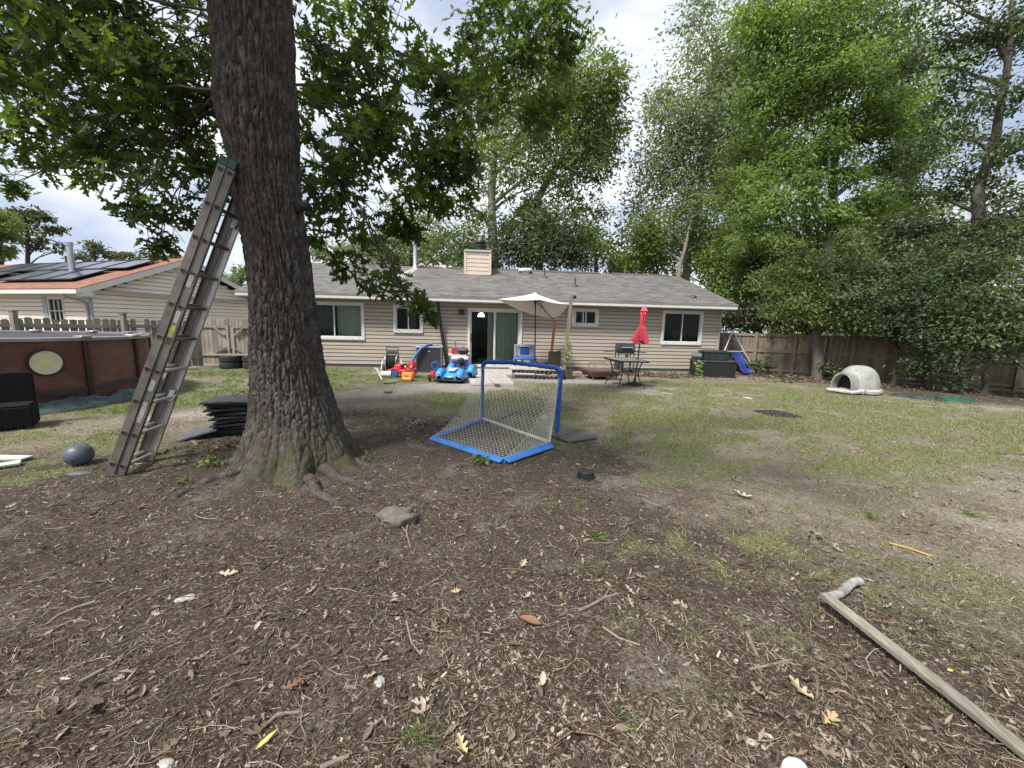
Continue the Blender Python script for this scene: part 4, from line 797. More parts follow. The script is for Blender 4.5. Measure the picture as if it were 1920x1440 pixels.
o = T('fallen_log', 'short lichen-covered log under the raised end of the plank', 'log', G(1592, 1118)+Vector((0, .03, .028)), math.atan2(.14, .3)); b_ = B(); P = [Vector((x, .01*math.sin(x*14), .006*math.sin(x*20))) for x in np.linspace(-.19, .17, 14)]; b_.tube(P, [.024+.0015*math.sin(i*1.1) for i in range(14)], 14); b_.build('log_body', M('lichen_bark', (.2, .185, .165), .95, .5, 22, .7, 70, col2=(.4, .39, .36)), o)
p, q = G(1540, 1140)+Vector((0, 0, .085)), G(2010, 1490)+Vector((0, 0, .02)); o = T('weathered_plank', 'long weathered plank slanting off the bottom right corner', 'plank', (p+q)/2); d = (q-p).normalized()
b_ = B(); nrm = Vector((0, 0, 1)); b_.bar(p-(p+q)/2, q-(p+q)/2, .06, .026); b_.build('plank', PLANKM, o, bevel=.004); o.rotation_euler = (0, 0, 0)
o = T('yellow_rod', 'thin yellow rod lying in the dirt right of the log', 'rod', G(1708, 1032)+Vector((0, 0, .018)), 0); a_, c_ = G(1668, 1018, .018), G(1748, 1043, .015); b_ = B(); b_.tube([a_-o.location, (a_+c_)/2-o.location+Vector((0, 0, .006)), c_-o.location], .0055, 8); b_.build('rod', M('yellow_plastic', (.42, .28, .06), .6), o)
WG = M('white_marked', (.58, .6, .58), .5, .08, 6, col2=(.5, .55, .54)); o = T('white_cup', 'white rounded object cut off by the bottom edge', 'container', G(1487, 1462)+Vector((0, 0, .0)), .4); b_ = B(); b_.lathe([(.045, 0), (.046, .03), (.04, .05), (.025, .058), (0, .06)], 24, sx=1.15, sy=.8); b_.build('shell', WG, o)
b_ = B(); [b_.tube([((.041-.012*k)*math.cos(a)*1.15, (.041-.012*k)*math.sin(a)*.8, .05+.004*k) for a in np.linspace(3.4+k*.4, 5.6-k*.3, 12)], .0018, 5) for k in range(2)]; b_.build('grey_marks', M('grey_mark', (.2, .25, .25), .6), o)
LFM = {k: LEAF('single_leaf_'+k, [(0, c_), (1, tuple(x*1.15 for x in c_))], .15, .6) for k, c_ in (('yellow', (.62, .52, .16)), ('tan', (.5, .38, .22)), ('pale', (.46, .4, .3)), ('rust', (.22, .12, .07)), ('straw', (.36, .31, .2)))}
for px, py, tp, S_, rz_a, k, lab in ((478, 1412, LANCE, .085, 1.1, 'yellow', 'slender yellow leaf near the bottom edge'), (875, 1425, OAK, .075, 2.2, 'tan', 'golden tan lobed leaf at the bottom edge'), (977, 1070, OAK, .085, 1.2, 'pale', 'pale cream lobed leaf in the middle of the dirt'), (985, 1128, OAK, .055, 1.0, 'pale', 'small pale leaf just below the larger cream leaf'), (1015, 1180, OVAL, .12, 2.9, 'rust', 'curled russet leaf cluster piece in the centre foreground'), (1016, 1296, OVAL, .07, 1.4, 'pale', 'cream leaf half upright in the lower middle'), (527, 1300, OAK, .08, .7, 'rust', 'orange-brown leaf left of the lower middle'), (812, 822, OAK, .16, 1.0, 'rust', 'curled orange-brown leaf lying left of the goal corner'), (410, 1083, OAK, .1, .3, 'pale', 'pale forked leaf in the mulch left of centre'), (1775, 1266, OVAL, .035, .2, 'yellow', 'tiny yellow leaf above the weathered plank'), (1410, 938, OAK, .16, 2.6, 'pale', 'large pale leaf on thin turf right of the bowl'), (845, 1118, OAK, .06, .4, 'tan', 'small tan leaf below the root knuckle'), (1525, 1320, OAK, .11, 2.0, 'straw', 'broad straw-coloured leaf left of the plank'), (1545, 1365, OAK, .1, .5, 'tan', 'grey-tan leaf lying lowest beside the plank')):
    V_, F_ = scatter(*(OAKC if tp is OAK else tp), np.zeros((1, 3)), np.array([[.15, -.1, 1.]]), np.array([[math.cos(rz_a), math.sin(rz_a), .1]]), np.array([[S_, S_*.9, S_*1.0]])); o = npmesh('fallen_leaf', V_, F_, LFM[k]); q = G(px, py); o.location = (q.x, q.y, float(hz(q.x, q.y))+.02); tag(o, lab, 'leaf', 'distinct fallen leaves in the foreground')
def stick(pxs, r, lab, name='fallen_stick', mat=None, fork=None):
    P = [G(x, y) for x, y in pxs]; o0 = P[0].copy(); P = [p+Vector((0, 0, float(hz(p.x, p.y))+r*.9))-o0 for p in P]; b_ = B(); b_.tube(P, [r*(1-.35*i/len(P)) for i in range(len(P))], 8)
    if fork: k, e = fork; e = G(*e)-o0+Vector((0, 0, .02)); b_.tube([P[k], e], [r*.7, r*.4], 6)
    ob = b_.build(name, mat or M('stick_bark', (.2, .165, .13), .9, .35, 20, .4, 80)); ob.location = o0; return tag(ob, lab, 'stick', 'fallen sticks on the ground')
stick([(1085, 1150), (1110, 1138), (1132, 1126), (1158, 1118)], .009, 'pale stick in the middle right foreground with a forked end', fork=(2, (1142, 1110)))
stick([(150, 1282), (180, 1265), (212, 1247), (232, 1230)], .009, 'flat bleached stick in the dark mulch at lower left')
stick([(500, 1358), (520, 1340), (545, 1337), (562, 1335)], .008, 'grey bent stick in the mulch at lower left of centre')
stick([(765, 985), (762, 1000), (770, 1030)], .006, 'forked twig standing by the root knuckle', fork=(1, (752, 990)))
stick([(762, 1165), (772, 1210), (790, 1232)], .005, 'curved pale twig left of the russet leaf')
stick([(1405, 1258), (1440, 1250), (1485, 1238)], .006, 'thin twig just left of the weathered plank')
stick([(1130, 1180), (1160, 1200), (1200, 1213)], .006, 'thin twig below the pale forked stick')
stick([(912, 795), (940, 785), (965, 775), (977, 777)], .012, 'dark crooked stick lying inside the goal net', mat=M('dark_stick', (.05, .04, .035), .9))
stick([(1400, 1190), (1410, 1215), (1420, 1235)], .011, 'flat bark strip standing out left of the plank end')
stick([(600, 1440), (630, 1428), (655, 1418)], .009, 'broken stick cut by the bottom edge')
for px, py, s_, lab in ((350, 1122, .035, 'pale squarish wood chunk in the dark mulch'), (712, 1278, .03, 'crumpled white litter in the lower middle mulch'), (455, 1045, .025, 'small white crumb of litter left of centre'), (760, 962, .025, 'white pebble on top of the root knuckle'), (312, 1432, .025, 'white flake at the bottom edge'), (1403, 747, .09, 'white scrap of paper on the lawn in front of the storage box'), (1020, 783, .09, 'white scrap lying behind the goal net'), (1410, 1392, .022, 'white flake left of the lowest leaf beside the plank'), (1232, 1064, .02, 'little grey-white pebble in the thin turf')):
    o = lump('litter_scrap', lab, 'litter', G(px, py), s_, M('dirty_white', (.34, .32, .29), .8, .35, 30), 1.1, .6, .35, int(px), px*.1, .7); o['group'] = 'pale scraps of litter'
# ================================================================== PATIO AREA OBJECTS
def at_(px, py, dz=0): p = G(px, py); return Vector((p.x, p.y, dz))
def wheel(par, c, r, w, ax_='x', hub=None, mat=None, name='wheel'):
    b_ = B(); mm_ = Matrix.Rotation(PI/2, 3, 'Y') if ax_ == 'x' else Matrix.Rotation(PI/2, 3, 'X'); b_.lathe([(r*.55, -w/2), (r*.9, -w/2), (r, -w*.3), (r, w*.3), (r*.9, w/2), (r*.55, w/2)], 20, c, mm_); o = b_.build(name, mat or BLACK, par)
    b_ = B(); b_.lathe([(0, -w*.42), (r*.6, -w*.4), (r*.6, w*.4), (0, w*.42)], 16, c, mm_); b_.build('hub', hub or GREY, o); return o
# AC unit
AC = T('air_conditioner', 'dark grey outdoor air conditioner unit against the house wall', 'air conditioner', at_(801, 699)+Vector((0, .42, 0)), R(8)); s_ = .82
def rrect(hw, r, n=5): return [(sx*(hw-r)+r*math.cos(a), sy*(hw-r)+r*math.sin(a)) for sx, sy, a0 in ((1, 1, 0), (-1, 1, PI/2), (-1, -1, PI), (1, -1, 1.5*PI)) for a in np.linspace(a0, a0+PI/2, n)]
b_ = B(); b_.prism(rrect(.38, .06), .03, .78); b_.build('coil', M('ac_coil', (.03, .032, .036), .7, .2, 30), AC)
b_ = B(); 
for k in range(22): b_.prism(rrect(.405, .07), .07+k*.032, .083+k*.032)
b_.build('louver', M('ac_louver', (.085, .09, .1), .5, .1), AC, smooth=False)
b_ = B(); b_.prism(rrect(.41, .07), 0, .06); b_.build('base_pan', DGREY, AC)
for sx, sy in ((1, 1), (-1, 1), (-1, -1), (1, -1)): b_ = B(); b_.box((sx*.385, sy*.385, .42), (.05, .05, .74)); b_.build('corner_post', M('ac_post', (.12, .125, .135), .5), AC, bevel=.01)
b_ = B(); b_.box((0, -.407, .42), (.012, .01, .7)); b_.build('centre_strip', DGREY, AC)
b_ = B(); b_.prism(rrect(.425, .08), .785, .835); b_.build('top_cover', M('ac_top', (.3, .33, .38), .4, .1), AC, bevel=.012); b_ = B()
for k in range(7): b_.lathe([(.05+.045*k, .85+.035*(1-(k/6)**2)), (.06+.045*k, .858+.035*(1-(k/6)**2)), (.07+.045*k, .85+.035*(1-(k/6)**2))], 28)
for k in range(8): b_.tube([(.05*math.cos(k*PI/4), .05*math.sin(k*PI/4), .885), (.34*math.cos(k*PI/4), .34*math.sin(k*PI/4), .845)], .006, 5)
b_.build('fan_guard', GREY, AC); b_ = B(); b_.lathe([(0, .004), (.028, .004), (.032, 0)], 20, (0, -.413, .68), Matrix.Rotation(PI/2, 3, 'X'), 1.3, .5); b_.build('badge', CHROME, AC)
# blue foam noodle
o = T('pool_noodle', 'blue hose-like pool noodle draped off the air conditioner top', 'pool noodle', AC.location.copy()); P = [Vector(p) for p in ((.12, -.25, .9), (.0, -.42, .88), (-.16, -.5, .78), (-.32, -.54, .58), (-.44, -.56, .36), (-.47, -.58, .12))]; Q = [P[i].lerp(P[i+1], k/6) for i in range(5) for k in range(6)]; b_ = B(); b_.tube(Q, .042, 12); b_.build('foam_tube', M('noodle_blue', (.1, .15, .3), .7, .1), o)
# hose reel
HRL = T('hose_reel', 'metal hose reel cart with coiled black hose by the wall', 'hose reel', at_(733, 697)+Vector((0, .1, 0)), R(6)); b_ = B()
for x in (-.2, .2): b_.tube([(x, .12, .02), (x*.98, .14, .5), (x*.92, .16, .76)], .014, 8)
b_.tube([(-.185, .16, .76), (.185, .16, .76)], .016, 8); b_.box((0, .155, .66), (.36, .012, .02)); b_.box((0, .158, .6), (.34, .012, .08)); b_.build('frame', M('dark_steel', (.09, .085, .08), .5, metal=.4), HRL)
b_ = B(); b_.lathe([(.1, -.15), (.24, -.15), (.255, -.13)]+[(.215+.018*(i % 2), -.12+.02*i) for i in range(13)]+[(.255, .13), (.24, .15), (.1, .15)], 28, (0, .03, .3), Matrix.Rotation(PI/2, 3, 'Y')); b_.build('hose_coil', M('black_hose', (.03, .032, .03), .35), HRL)
for x in (-.17, .17):
    b_ = B(); b_.tube([Vector((x, .03+.25*math.cos(a), .3+.25*math.sin(a))) for a in np.linspace(0, 2*PI, 30)], .012, 6); b_.build('reel_flange', CHROME, HRL)
for x in (-.26, .26): b_ = B(); b_.tube([(x, .1, .38), (x*1.15, .02, .3), (x*1.2, -.1, .05), (x*1.25, -.22, .02)], .014, 8); b_.build('leg', CHROME, HRL)
wheel(HRL, (.27, .16, .1), .1, .05); wheel(HRL, (-.27, .16, .1), .1, .05)
# red ride-on toy with orange front, small objects near it
RED = M('red_plastic', (.52, .018, .03), .35, .12, 4); ORG = M('orange_plastic', (.75, .3, .06), .4, .12, 5); 
RC = T('toy_truck', 'red ride-on toy truck with round fenders in front of the air conditioner', 'toy car', at_(753, 709)+Vector((0, .12, 0)), R(-12)); b_ = B(); b_.box((0, .12, .16), (.66, .3, .14)); b_.box((-.17, .12, .29), (.24, .27, .16), None, .82); b_.build('body', RED, RC, bevel=.035)
for x, r_ in ((-.22, .15), (.24, .13)):
    b_ = B(); b_.tube([Vector((x+r_*math.cos(a), -.03, .1+r_*math.sin(a))) for a in np.linspace(-.1, PI+.1, 16)], .035, 8); b_.build('fender', RED, RC)
b_ = B(); b_.box((.22, .14, .36), (.2, .26, .2), (0, -.45, 0), .75); b_.build('seat_back', RED, RC, bevel=.04); b_ = B(); b_.tube([Vector((-.02+.07*math.cos(a), .12+.09*math.sin(a), .36+.03*math.cos(a))) for a in np.linspace(0, 2*PI, 18)], .014, 6); b_.tube([(-.02, .12, .36), (-.07, .12, .28)], .014, 6); b_.build('steering_wheel', BLACK, RC)
wheel(RC, (-.22, -.04, .11), .105, .07, 'y', M('white_plastic', (.7, .7, .7), .4), BLUEP); wheel(RC, (.26, -.03, .09), .09, .07, 'y', OFFW, BLUEP)
OB = T('toy_tub', 'orange-yellow toy tub with two red-and-white pegs in front of the red truck', 'toy', at_(764, 715)+Vector((0, .06, 0)), R(-8)); b_ = B(); b_.box((0, 0, .14), (.32, .2, .2), None, .92); b_.box((0, -.07, .06), (.27, .1, .1)); b_.build('tub', ORG, OB, bevel=.035)
for x in (-.08, .08): b_ = B(); b_.tube([(x, .03, .22), (x, .03, .36)], .022, 8); pg = b_.build('peg', RED, OB); b_ = B(); b_.lathe([(0, -.03), (.028, -.01), (.028, .02), (0, .035)], 10, (x, .03, .38)); b_.build('peg_top', OFFW, pg)
b_ = B(); b_.lathe([(0, .006), (.015, .006), (.018, 0)], 12, (0, -.102, .15), Matrix.Rotation(PI/2, 3, 'X')); b_.build('knob', BLACK, OB)
o = T('white_bucket', 'small white bucket lying on its side left of the toy truck', 'bucket', at_(724, 707, .09), R(8)); b_ = B(); b_.lathe([(0, -.14), (.075, -.14), (.095, .14), (.085, .14), (.067, -.12), (0, -.12)], 20, (0, 0, 0), Matrix.Rotation(PI/2, 3, 'Y')); b_.build('pail', OFFW, o)
o = T('white_pole', 'white pole leaning over the bucket on the lawn edge', 'pole', at_(716, 713)); b_ = B(); b_.tube([(0, 0, .02), (-.16, .1, .3)], .016, 8); b_.tube([(-.16, .1, .3), (-.22, .12, .31)], .016, 8); b_.build('shaft', OFFW, o)
for px, py, r_, lab in ((730, 719, .16, 'low green-rimmed lid on the grass, nearer the toy truck'), (728, 737, .1, 'smaller green lid on the grass, farther from the house')):
    o = T('valve_lid', lab, 'lid', at_(px, py), 0, 'green lids in the grass'); b_ = B(); b_.lathe([(r_*.8, 0), (r_*.85, .03), (r_, .035), (r_, .05), (0, .055)], 22); b_.build('lid', M('green_lid', (.14, .18, .12), .7, .2), o)
# tricycle and blue car
TC = T('toddler_trike', 'small red toddler trike with a blue steering ring beside the blue car', 'toy trike', at_(810, 716)+Vector((0, .15, 0)), R(10)); b_ = B(); b_.box((0, .05, .2), (.17, .34, .12), (.15, 0, 0), .8); b_.box((0, -.12, .17), (.12, .14, .18), None, .7); b_.build('body', RED, TC, bevel=.035)
wheel(TC, (-.08, -.12, .09), .09, .05); wheel(TC, (.12, .2, .08), .08, .05); wheel(TC, (-.12, .2, .08), .08, .05); b_ = B(); b_.tube([Vector((.06+.095*math.cos(a), -.03, .42+.095*math.sin(a))) for a in np.linspace(0, 2*PI, 24)], .022, 8); b_.tube([(.04, -.05, .25), (.06, -.03, .33)], .02, 6); b_.build('steering_ring', BLUEP, TC)
SKY = M('sky_blue_plastic', (.05, .27, .62), .3, .12, 4); BC = T('toy_race_car', 'sky-blue electric ride-on race car facing the camera', 'toy car', at_(840, 719)+Vector((0, .05, 0)), R(-14)); 
def loft(b_, secs):     # secs: list of (y, [(x,z)...])
    b_.grid([[(x, y, z) for x, z in s] for y, s in secs])
def sec(y, w, z0, z1, cr=.6, n=11): return (y, [(w*math.sin((i/(n-1)-.5)*PI*.999), z0+(z1-z0)*max(0, math.cos((i/(n-1)-.5)*PI))**cr) for i in range(n)])
b_ = B(); loft(b_, [sec(0, .02, .1, .12), sec(.01, .2, .09, .17), sec(.15, .24, .09, .25), sec(.4, .24, .1, .34), sec(.62, .25, .1, .36), sec(.64, .23, .1, .28), sec(1.0, .27, .1, .3), sec(1.15, .25, .12, .34), sec(1.17, .02, .2, .22)]); b_.build('body', SKY, BC, sharp=50)
for sx in (-1, 1):
    b_ = B(); P = []
    for y in np.linspace(-.02, .42, 12):
        k = math.sin(PI*(y+.02)/.44)**.6 if 0 < (y+.02)/.44 < 1 else 0; P.append([(sx*.29+wx, y, .1+(.1+.16*k)*zz) for wx, zz in ((-.085, .2), (-.085, .8), (-.05, 1), (.04, 1), (.08, .8), (.09, .0))])
    b_.grid(P); b_.build('front_fender', SKY, BC, sharp=60, solid=.012); b_ = B(); P = []
    for y in np.linspace(.75, 1.22, 12):
        k = max(0, math.sin(PI*(y-.75)/.47))**.6; P.append([(sx*.31+wx, y, .12+(.1+.2*k)*zz) for wx, zz in ((-.085, .2), (-.085, .8), (-.05, 1), (.04, 1), (.08, .8), (.09, .0))])
    b_.grid(P); b_.build('rear_fender', SKY, BC, sharp=60, solid=.012)
    wheel(BC, (sx*.31, .2, .1), .1, .1); wheel(BC, (sx*.33, .98, .12), .12, .12)
    b_ = B(); b_.box((sx*.3, -.022, .19), (.1, .012, .03), (0, sx*.35, 0)); b_.build('headlight', CHROME, BC)
b_ = B(); b_.box((0, .0, .08), (.74, .1, .03)); b_.box((0, -.01, .13), (.3, .04, .06)); b_.build('front_splitter', BLACK, BC, bevel=.01)
b_ = B(); b_.box((0, .3, .335), (.2, .3, .012), (.18, 0, 0)); b_.build('hood_panel', M('pale_hood', (.4, .42, .58), .3, .1), BC, bevel=.004)
b_ = B(); b_.box((0, .92, .36), (.3, .1, .3), (-.25, 0, 0), .7); b_.lathe([(0, .12), (.08, .09), (.1, 0), (.08, -.06), (0, -.06)], 14, (0, .9, .5)); b_.build('seat', BLACK, BC, bevel=.02); b_ = B(); b_.tube([Vector((.09*math.cos(a), .66-.03*math.sin(a), .42+.07*math.sin(a))) for a in np.linspace(0, 2*PI, 18)], .013, 6); b_.build('steering_wheel', BLACK, BC)
# cooler, side table and things by the door
CO = T('cooler', 'blue cooler with a white lid by the sliding door', 'cooler', at_(861, 700)+Vector((0, .18, 0)), R(5)); b_ = B(); b_.box((0, 0, .22), (.5, .34, .42), None, 1.06); b_.build('tub', M('cooler_blue', (.02, .045, .33), .4, .1), CO, bevel=.03); b_ = B(); b_.box((0, 0, .475), (.55, .38, .09)); b_.build('lid', WHITE, CO, bevel=.02)
for x in (-.275, .275): b_ = B(); b_.box((x, 0, .33), (.03, .16, .04)); b_.build('handle', WHITE, CO, bevel=.006)
STB = T('side_table', 'small white plastic side table behind the cooler', 'table', HMW @ Vector((-1.92, -.32, 0)), HR); b_ = B(); b_.box((0, 0, .5), (.6, .4, .04)); b_.build('table_top', OFFW, STB, bevel=.01)
for x in (-.26, .26):
    for y in (-.16, .16): b_ = B(); b_.box((x, y, .24), (.04, .04, .48)); b_.build('leg', OFFW, STB)
KG = T('kettle_grill', 'small black tabletop grill behind the cooler', 'grill', HMW @ Vector((-1.74, -.3, .52)), HR); b_ = B(); b_.lathe([(.06, 0), (.17, .05), (.19, .14), (.0, .15)], 20); b_.build('bowl', BLACK, KG); b_ = B(); b_.lathe([(.195, .145), (.18, .2), (.1, .25), (.03, .265), (0, .265)], 20); ld = b_.build('lid', M('grill_lid', (.1, .11, .12), .3), KG); b_ = B(); b_.lathe([(.03, .26), (.035, .3), (0, .31)], 10); b_.build('lid_knob', CHROME, ld); b_ = B(); b_.tube([(.18, 0, .1), (.26, -.02, .12)], .018, 6); b_.build('handle', BLACK, KG)
o = T('red_crate', 'dark red crate on the white side table', 'crate', HMW @ Vector((-2.0, -.25, .52)), HR); b_ = B(); b_.box((0, 0, .12), (.26, .2, .24)); b_.build('crate_body', M('dark_red', (.25, .06, .055), .6, .2, 8), o, bevel=.012)
o = T('toy_jug', 'orange-red and white jug left of the red crate', 'jug', HMW @ Vector((-2.16, -.36, .52)), HR); b_ = B(); b_.lathe([(.07, 0), (.08, .03), (.08, .1), (.05, .15), (.03, .19), (0, .19)], 16); b_.build('jug_body', M('coral', (.7, .12, .07), .4), o); b_ = B(); b_.lathe([(.084, .0), (.086, .05), (.082, .05)], 16); b_.build('jug_band', OFFW, o)
o = T('garden_tool', 'long thin tool with a red shaft leaning on the wall beside the drain hose', 'garden tool', HMW @ Vector((-2.2, -.5, 0))); b_ = B(); b_.tube([(0, 0, .02), (.08, .44, 1.05)], .011, 6); b_.build('shaft', M('dark_red_shaft', (.2, .05, .05), .5), o); b_ = B(); b_.tube([(.065, .36, .84), (.08, .44, 1.05)], .017, 6); b_.build('grip', GREY, o)
o = T('old_shoes', 'small dark shoe on the door step right of the cooler', 'shoe', HMW @ Vector((-1.42, -.28, .03)), .5); o.name = 'shoe'; b_ = B(); b_.box((0, 0, .03), (.24, .09, .06), None, .8); b_.box((-.06, 0, .08), (.11, .08, .06), None, .8); b_.build('upper', DGREY, o, bevel=.02); b_ = B(); b_.box((0, 0, .004), (.25, .095, .012)); b_.build('sole', OFFW, o)
# workbench
WBH = T('toy_workbench', 'grey and blue toddler workbench beside the sliding door', 'toy workbench', HMW @ Vector((.36, -.62, .0)), HR); b_ = B(); b_.box((0, 0, .46), (.78, .36, .09)); b_.box((0, -.17, .44), (.74, .06, .07)); b_.build('bench_top', BLUEP, WBH, bevel=.03)
for x in (-.34, .34): b_ = B(); b_.box((x, 0, .22), (.1, .3, .44), None, .92); b_.build('leg', GREY, WBH, bevel=.02)
for x in (-.06, .2): b_ = B(); b_.box((x, -.05, .22), (.05, .2, .42)); b_.build('post', GREY, WBH, bevel=.01)
b_ = B(); b_.ring(-.36, .36, .5, .92, .09, .1, .16); b_.box((0, .14, .71), (.54, .03, .26)); b_.build('back_panel', M('workbench_grey', (.24, .255, .28), .5, .1), WBH, bevel=.012); b_ = B(); b_.box((0, .1, .7), (.3, .03, .24)); b_.build('tool_tray', M('deep_blue', (.01, .05, .25), .4), WBH, bevel=.01); b_ = B(); b_.box((0, .09, .86), (.34, .06, .05)); b_.build('shelf', GREY, WBH, bevel=.01)
for x in (-.28, .28): b_ = B(); b_.tube([(x, .08, .52), (x, .08, .62)], .02, 8); b_.build('toy_bolt', GREY, WBH)
o = T('yellow_box', 'small red and yellow box under the toy workbench', 'box', HMW @ Vector((.5, -.75, .03)), HR); b_ = B(); b_.box((0, 0, .08), (.2, .14, .14), None, .9); b_.build('box_body', RED, o, bevel=.01); b_ = B(); b_.box((0, 0, .158), (.19, .13, .02)); b_.build('lid', M('yellow_lid', (.72, .5, .08), .5), o, bevel=.004)
# cream parasol
UP = HMW @ Vector((.66, -1.05, .03)); UM = T('cream_parasol', 'cream square parasol with a sagging corner beside the sliding door', 'parasol', UP); ap = A(1003, 550, UP.y+.05)-UP; hub = A(1004, 566, UP.y)-UP
b_ = B(); b_.tube([(0, 0, 0), hub*.55, hub, ap-Vector((0, 0, .03))], .02, 8); b_.build('pole', BLACK, UM); b_ = B(); b_.lathe([(.24, 0), (.24, .04), (.06, .08), (.03, .2), (0, .2)], 20); b_.build('base', DGREY, UM); b_ = B(); b_.lathe([(.035, -.05), (.045, 0), (.035, .05)], 10, hub); b_.box(tuple(hub*.45), (.05, .05, .1)); b_.build('runner', BLACK, UM)
cL = A(933, 561, UP.y-.25)-UP; cR = A(1067, 571, UP.y-.3)-UP; cF = A(1012, 562, UP.y-1.0)-UP; cB = A(1037, 598, UP.y+.62)-UP
CM_ = M('cream_canvas', (.78, .73, .67), .8, .04, 3); m_, t_, b2_ = CM_, CM_.node_tree, None
trn = t_.nodes.new('ShaderNodeBsdfTranslucent'); trn.inputs[0].default_value = (.6, .5, .4, 1); msx = t_.nodes.new('ShaderNodeMixShader'); msx.inputs[0].default_value = .3; t_.links.new(t_.nodes['Principled BSDF'].outputs[0], msx.inputs[1]); t_.links.new(trn.outputs[0], msx.inputs[2]); t_.links.new(msx.outputs[0], t_.nodes['Material Output'].inputs[0])
b_ = B()
for a_, c_ in ((cL, cF), (cF, cR), (cR, cB), (cB, cL)):
    n = 14; rows = []
    for i in range(n+1):
        rows.append([ap.lerp(a_.lerp(c_, j/n), i/n)-Vector((0, 0, (.08 if c_ is cB or a_ is cB else .02)*math.sin(PI*i/n)+(.10 if c_ is cB or a_ is cB else .03)*math.sin(PI*j/n)*(i/n)**2)) for j in range(n+1)])
    b_.grid(rows)
b_.build('canopy', CM_, UM, sharp=70, solid=.004)
for c_ in (cL, cF, cR, cB):
    b_ = B(); b_.tube([ap-Vector((0, 0, .03)), ap.lerp(c_, .5)-Vector((0, 0, .1)), ap.lerp(c_, .97)-Vector((0, 0, .015))], .011, 6); b_.tube([hub, ap.lerp(c_, .45)-Vector((0, 0, .1))], .009, 6); b_.build('rib', BLACK, UM)
b_ = B(); b_.lathe([(.09, -.03), (.05, .01), (0, .03)], 12, ap); b_.build('vent_cap', WHITE, UM)
# posts, trellis, planters
ORW = WOOD('orange_timber', (.28, .12, .04), (.46, .23, .09)); OGW = WOOD('olive_timber', (.15, .125, .08), (.3, .26, .18)); DKW = WOOD('dark_timber', (.022, .017, .013), (.05, .04, .032))
p = HMW @ Vector((1.24, -.55, .0)); o = T('timber_prop', 'orange-brown timber prop under the sagging parasol corner', 'post', p); tp_ = A(1041, 597, p.y)-p; b_ = B(); b_.bar((0, 0, 0), tp_, .085, .085, (0, 1, 0)); b_.build('post', ORW, o)
PL2 = T('wooden_planter', 'low dark planter box holding the leaning grey post', 'planter', at_(1060, 711)+Vector((0, .2, 0)), R(5)); b_ = B(); b_.ring(-.2, .2, 0, .27, .03, -.2, .2); b_.b2(-.17, .17, -.2, -.17, .03, .24); b_.b2(-.17, .17, .17, .2, .03, .24); b_.b2(-.17, .17, -.17, .17, .03, .2); b_.build('planter_box', M('planter_dark', (.05, .045, .04), .8, .3, 9, .3, 50), PL2)
p = PL2.location+Vector((-.03, 0, .2)); o = T('leaning_post', 'tall weathered grey post leaning right out of the low planter', 'post', p); tp_ = A(1072, 553, p.y)-p; b_ = B(); b_.bar((0, 0, 0), tp_, .09, .09, (0, 1, 0)); b_.build('post', OGW, o); b_ = B(); b_.box(tp_+Vector((.09, 0, -.06)), (.09, .1, .1)); b_.build('solar_lamp', BLACK, o, bevel=.01)
o = T('climbing_plant', 'pale green climber growing up the leaning grey post', 'plant', p+Vector((.04, -.03, 0))); n = 130; tt = RN.random(n); Pn = np.stack([.02+tt*.1+RN.normal(size=n)*.055, RN.normal(size=n)*.05-.03, .25+tt*.65], -1); V_, F_ = scatter(*OVAL, Pn, up(n, .9), rt(n), np.full((n, 3), .075)); npmesh('foliage', V_, F_, LEAF('pale_leaf', [(0, (.2, .26, .09)), (1, (.38, .42, .2))], .3), o); b_ = B(); b_.tube([(0, 0, 0), (.04, -.03, .4), (.1, -.04, .95)], .008, 5); b_.build('stem', OGW, o)
o = T('tall_planter', 'tall dark square planter between the two posts', 'planter', HMW @ Vector((1.3, -1.05, 0)), R(5)); b_ = B(); b_.box((0, 0, .36), (.36, .3, .72)); b_.b2(-.15, .15, -.12, .12, .72, .725); b_.build('planter_box', DKW, o); b_ = B(); b_.box((.14, -.05, .745), (.1, .14, .03)); b_.build('lid_block', BLACK, o, bevel=.006)
o = T('storage_tub', 'low grey plastic tub against the wall between the workbench and the posts', 'tub', HMW @ Vector((.95, -.3, 0)), HR); b_ = B(); b_.box((0, 0, .14), (.62, .36, .28), None, 1.05); b_.build('tub', M('tub_grey', (.13, .13, .15), .5), o, bevel=.02); b_ = B(); b_.box((0, 0, .31), (.68, .4, .05)); b_.build('lid', M('tub_lid', (.2, .2, .23), .5), o, bevel=.015)
o = T('round_table', 'small round table with a pale top in front of the grey tub', 'table', HMW @ Vector((.72, -1.5, .0)), HR); b_ = B(); b_.lathe([(0, .3), (.25, .3), (.27, .315), (.27, .33), (.25, .34), (0, .335)], 28); b_.build('table_top', M('pale_top', (.55, .58, .62), .35), o); b_ = B(); b_.lathe([(.16, 0), (.05, .05), (.04, .3)], 16); b_.build('pedestal', BLUEP, o)
o = T('ash_pan', 'shallow grey metal pan on the ground right of the leaning post', 'pan', at_(1078, 694)+Vector((.05, .3, 0)), 0); b_ = B(); b_.lathe([(.2, .0), (.3, .1), (.31, .1), (.21, .012), (0, .012)], 22, (0, 0, .05), None, 1, .7); b_.build('pan', METAL, o)
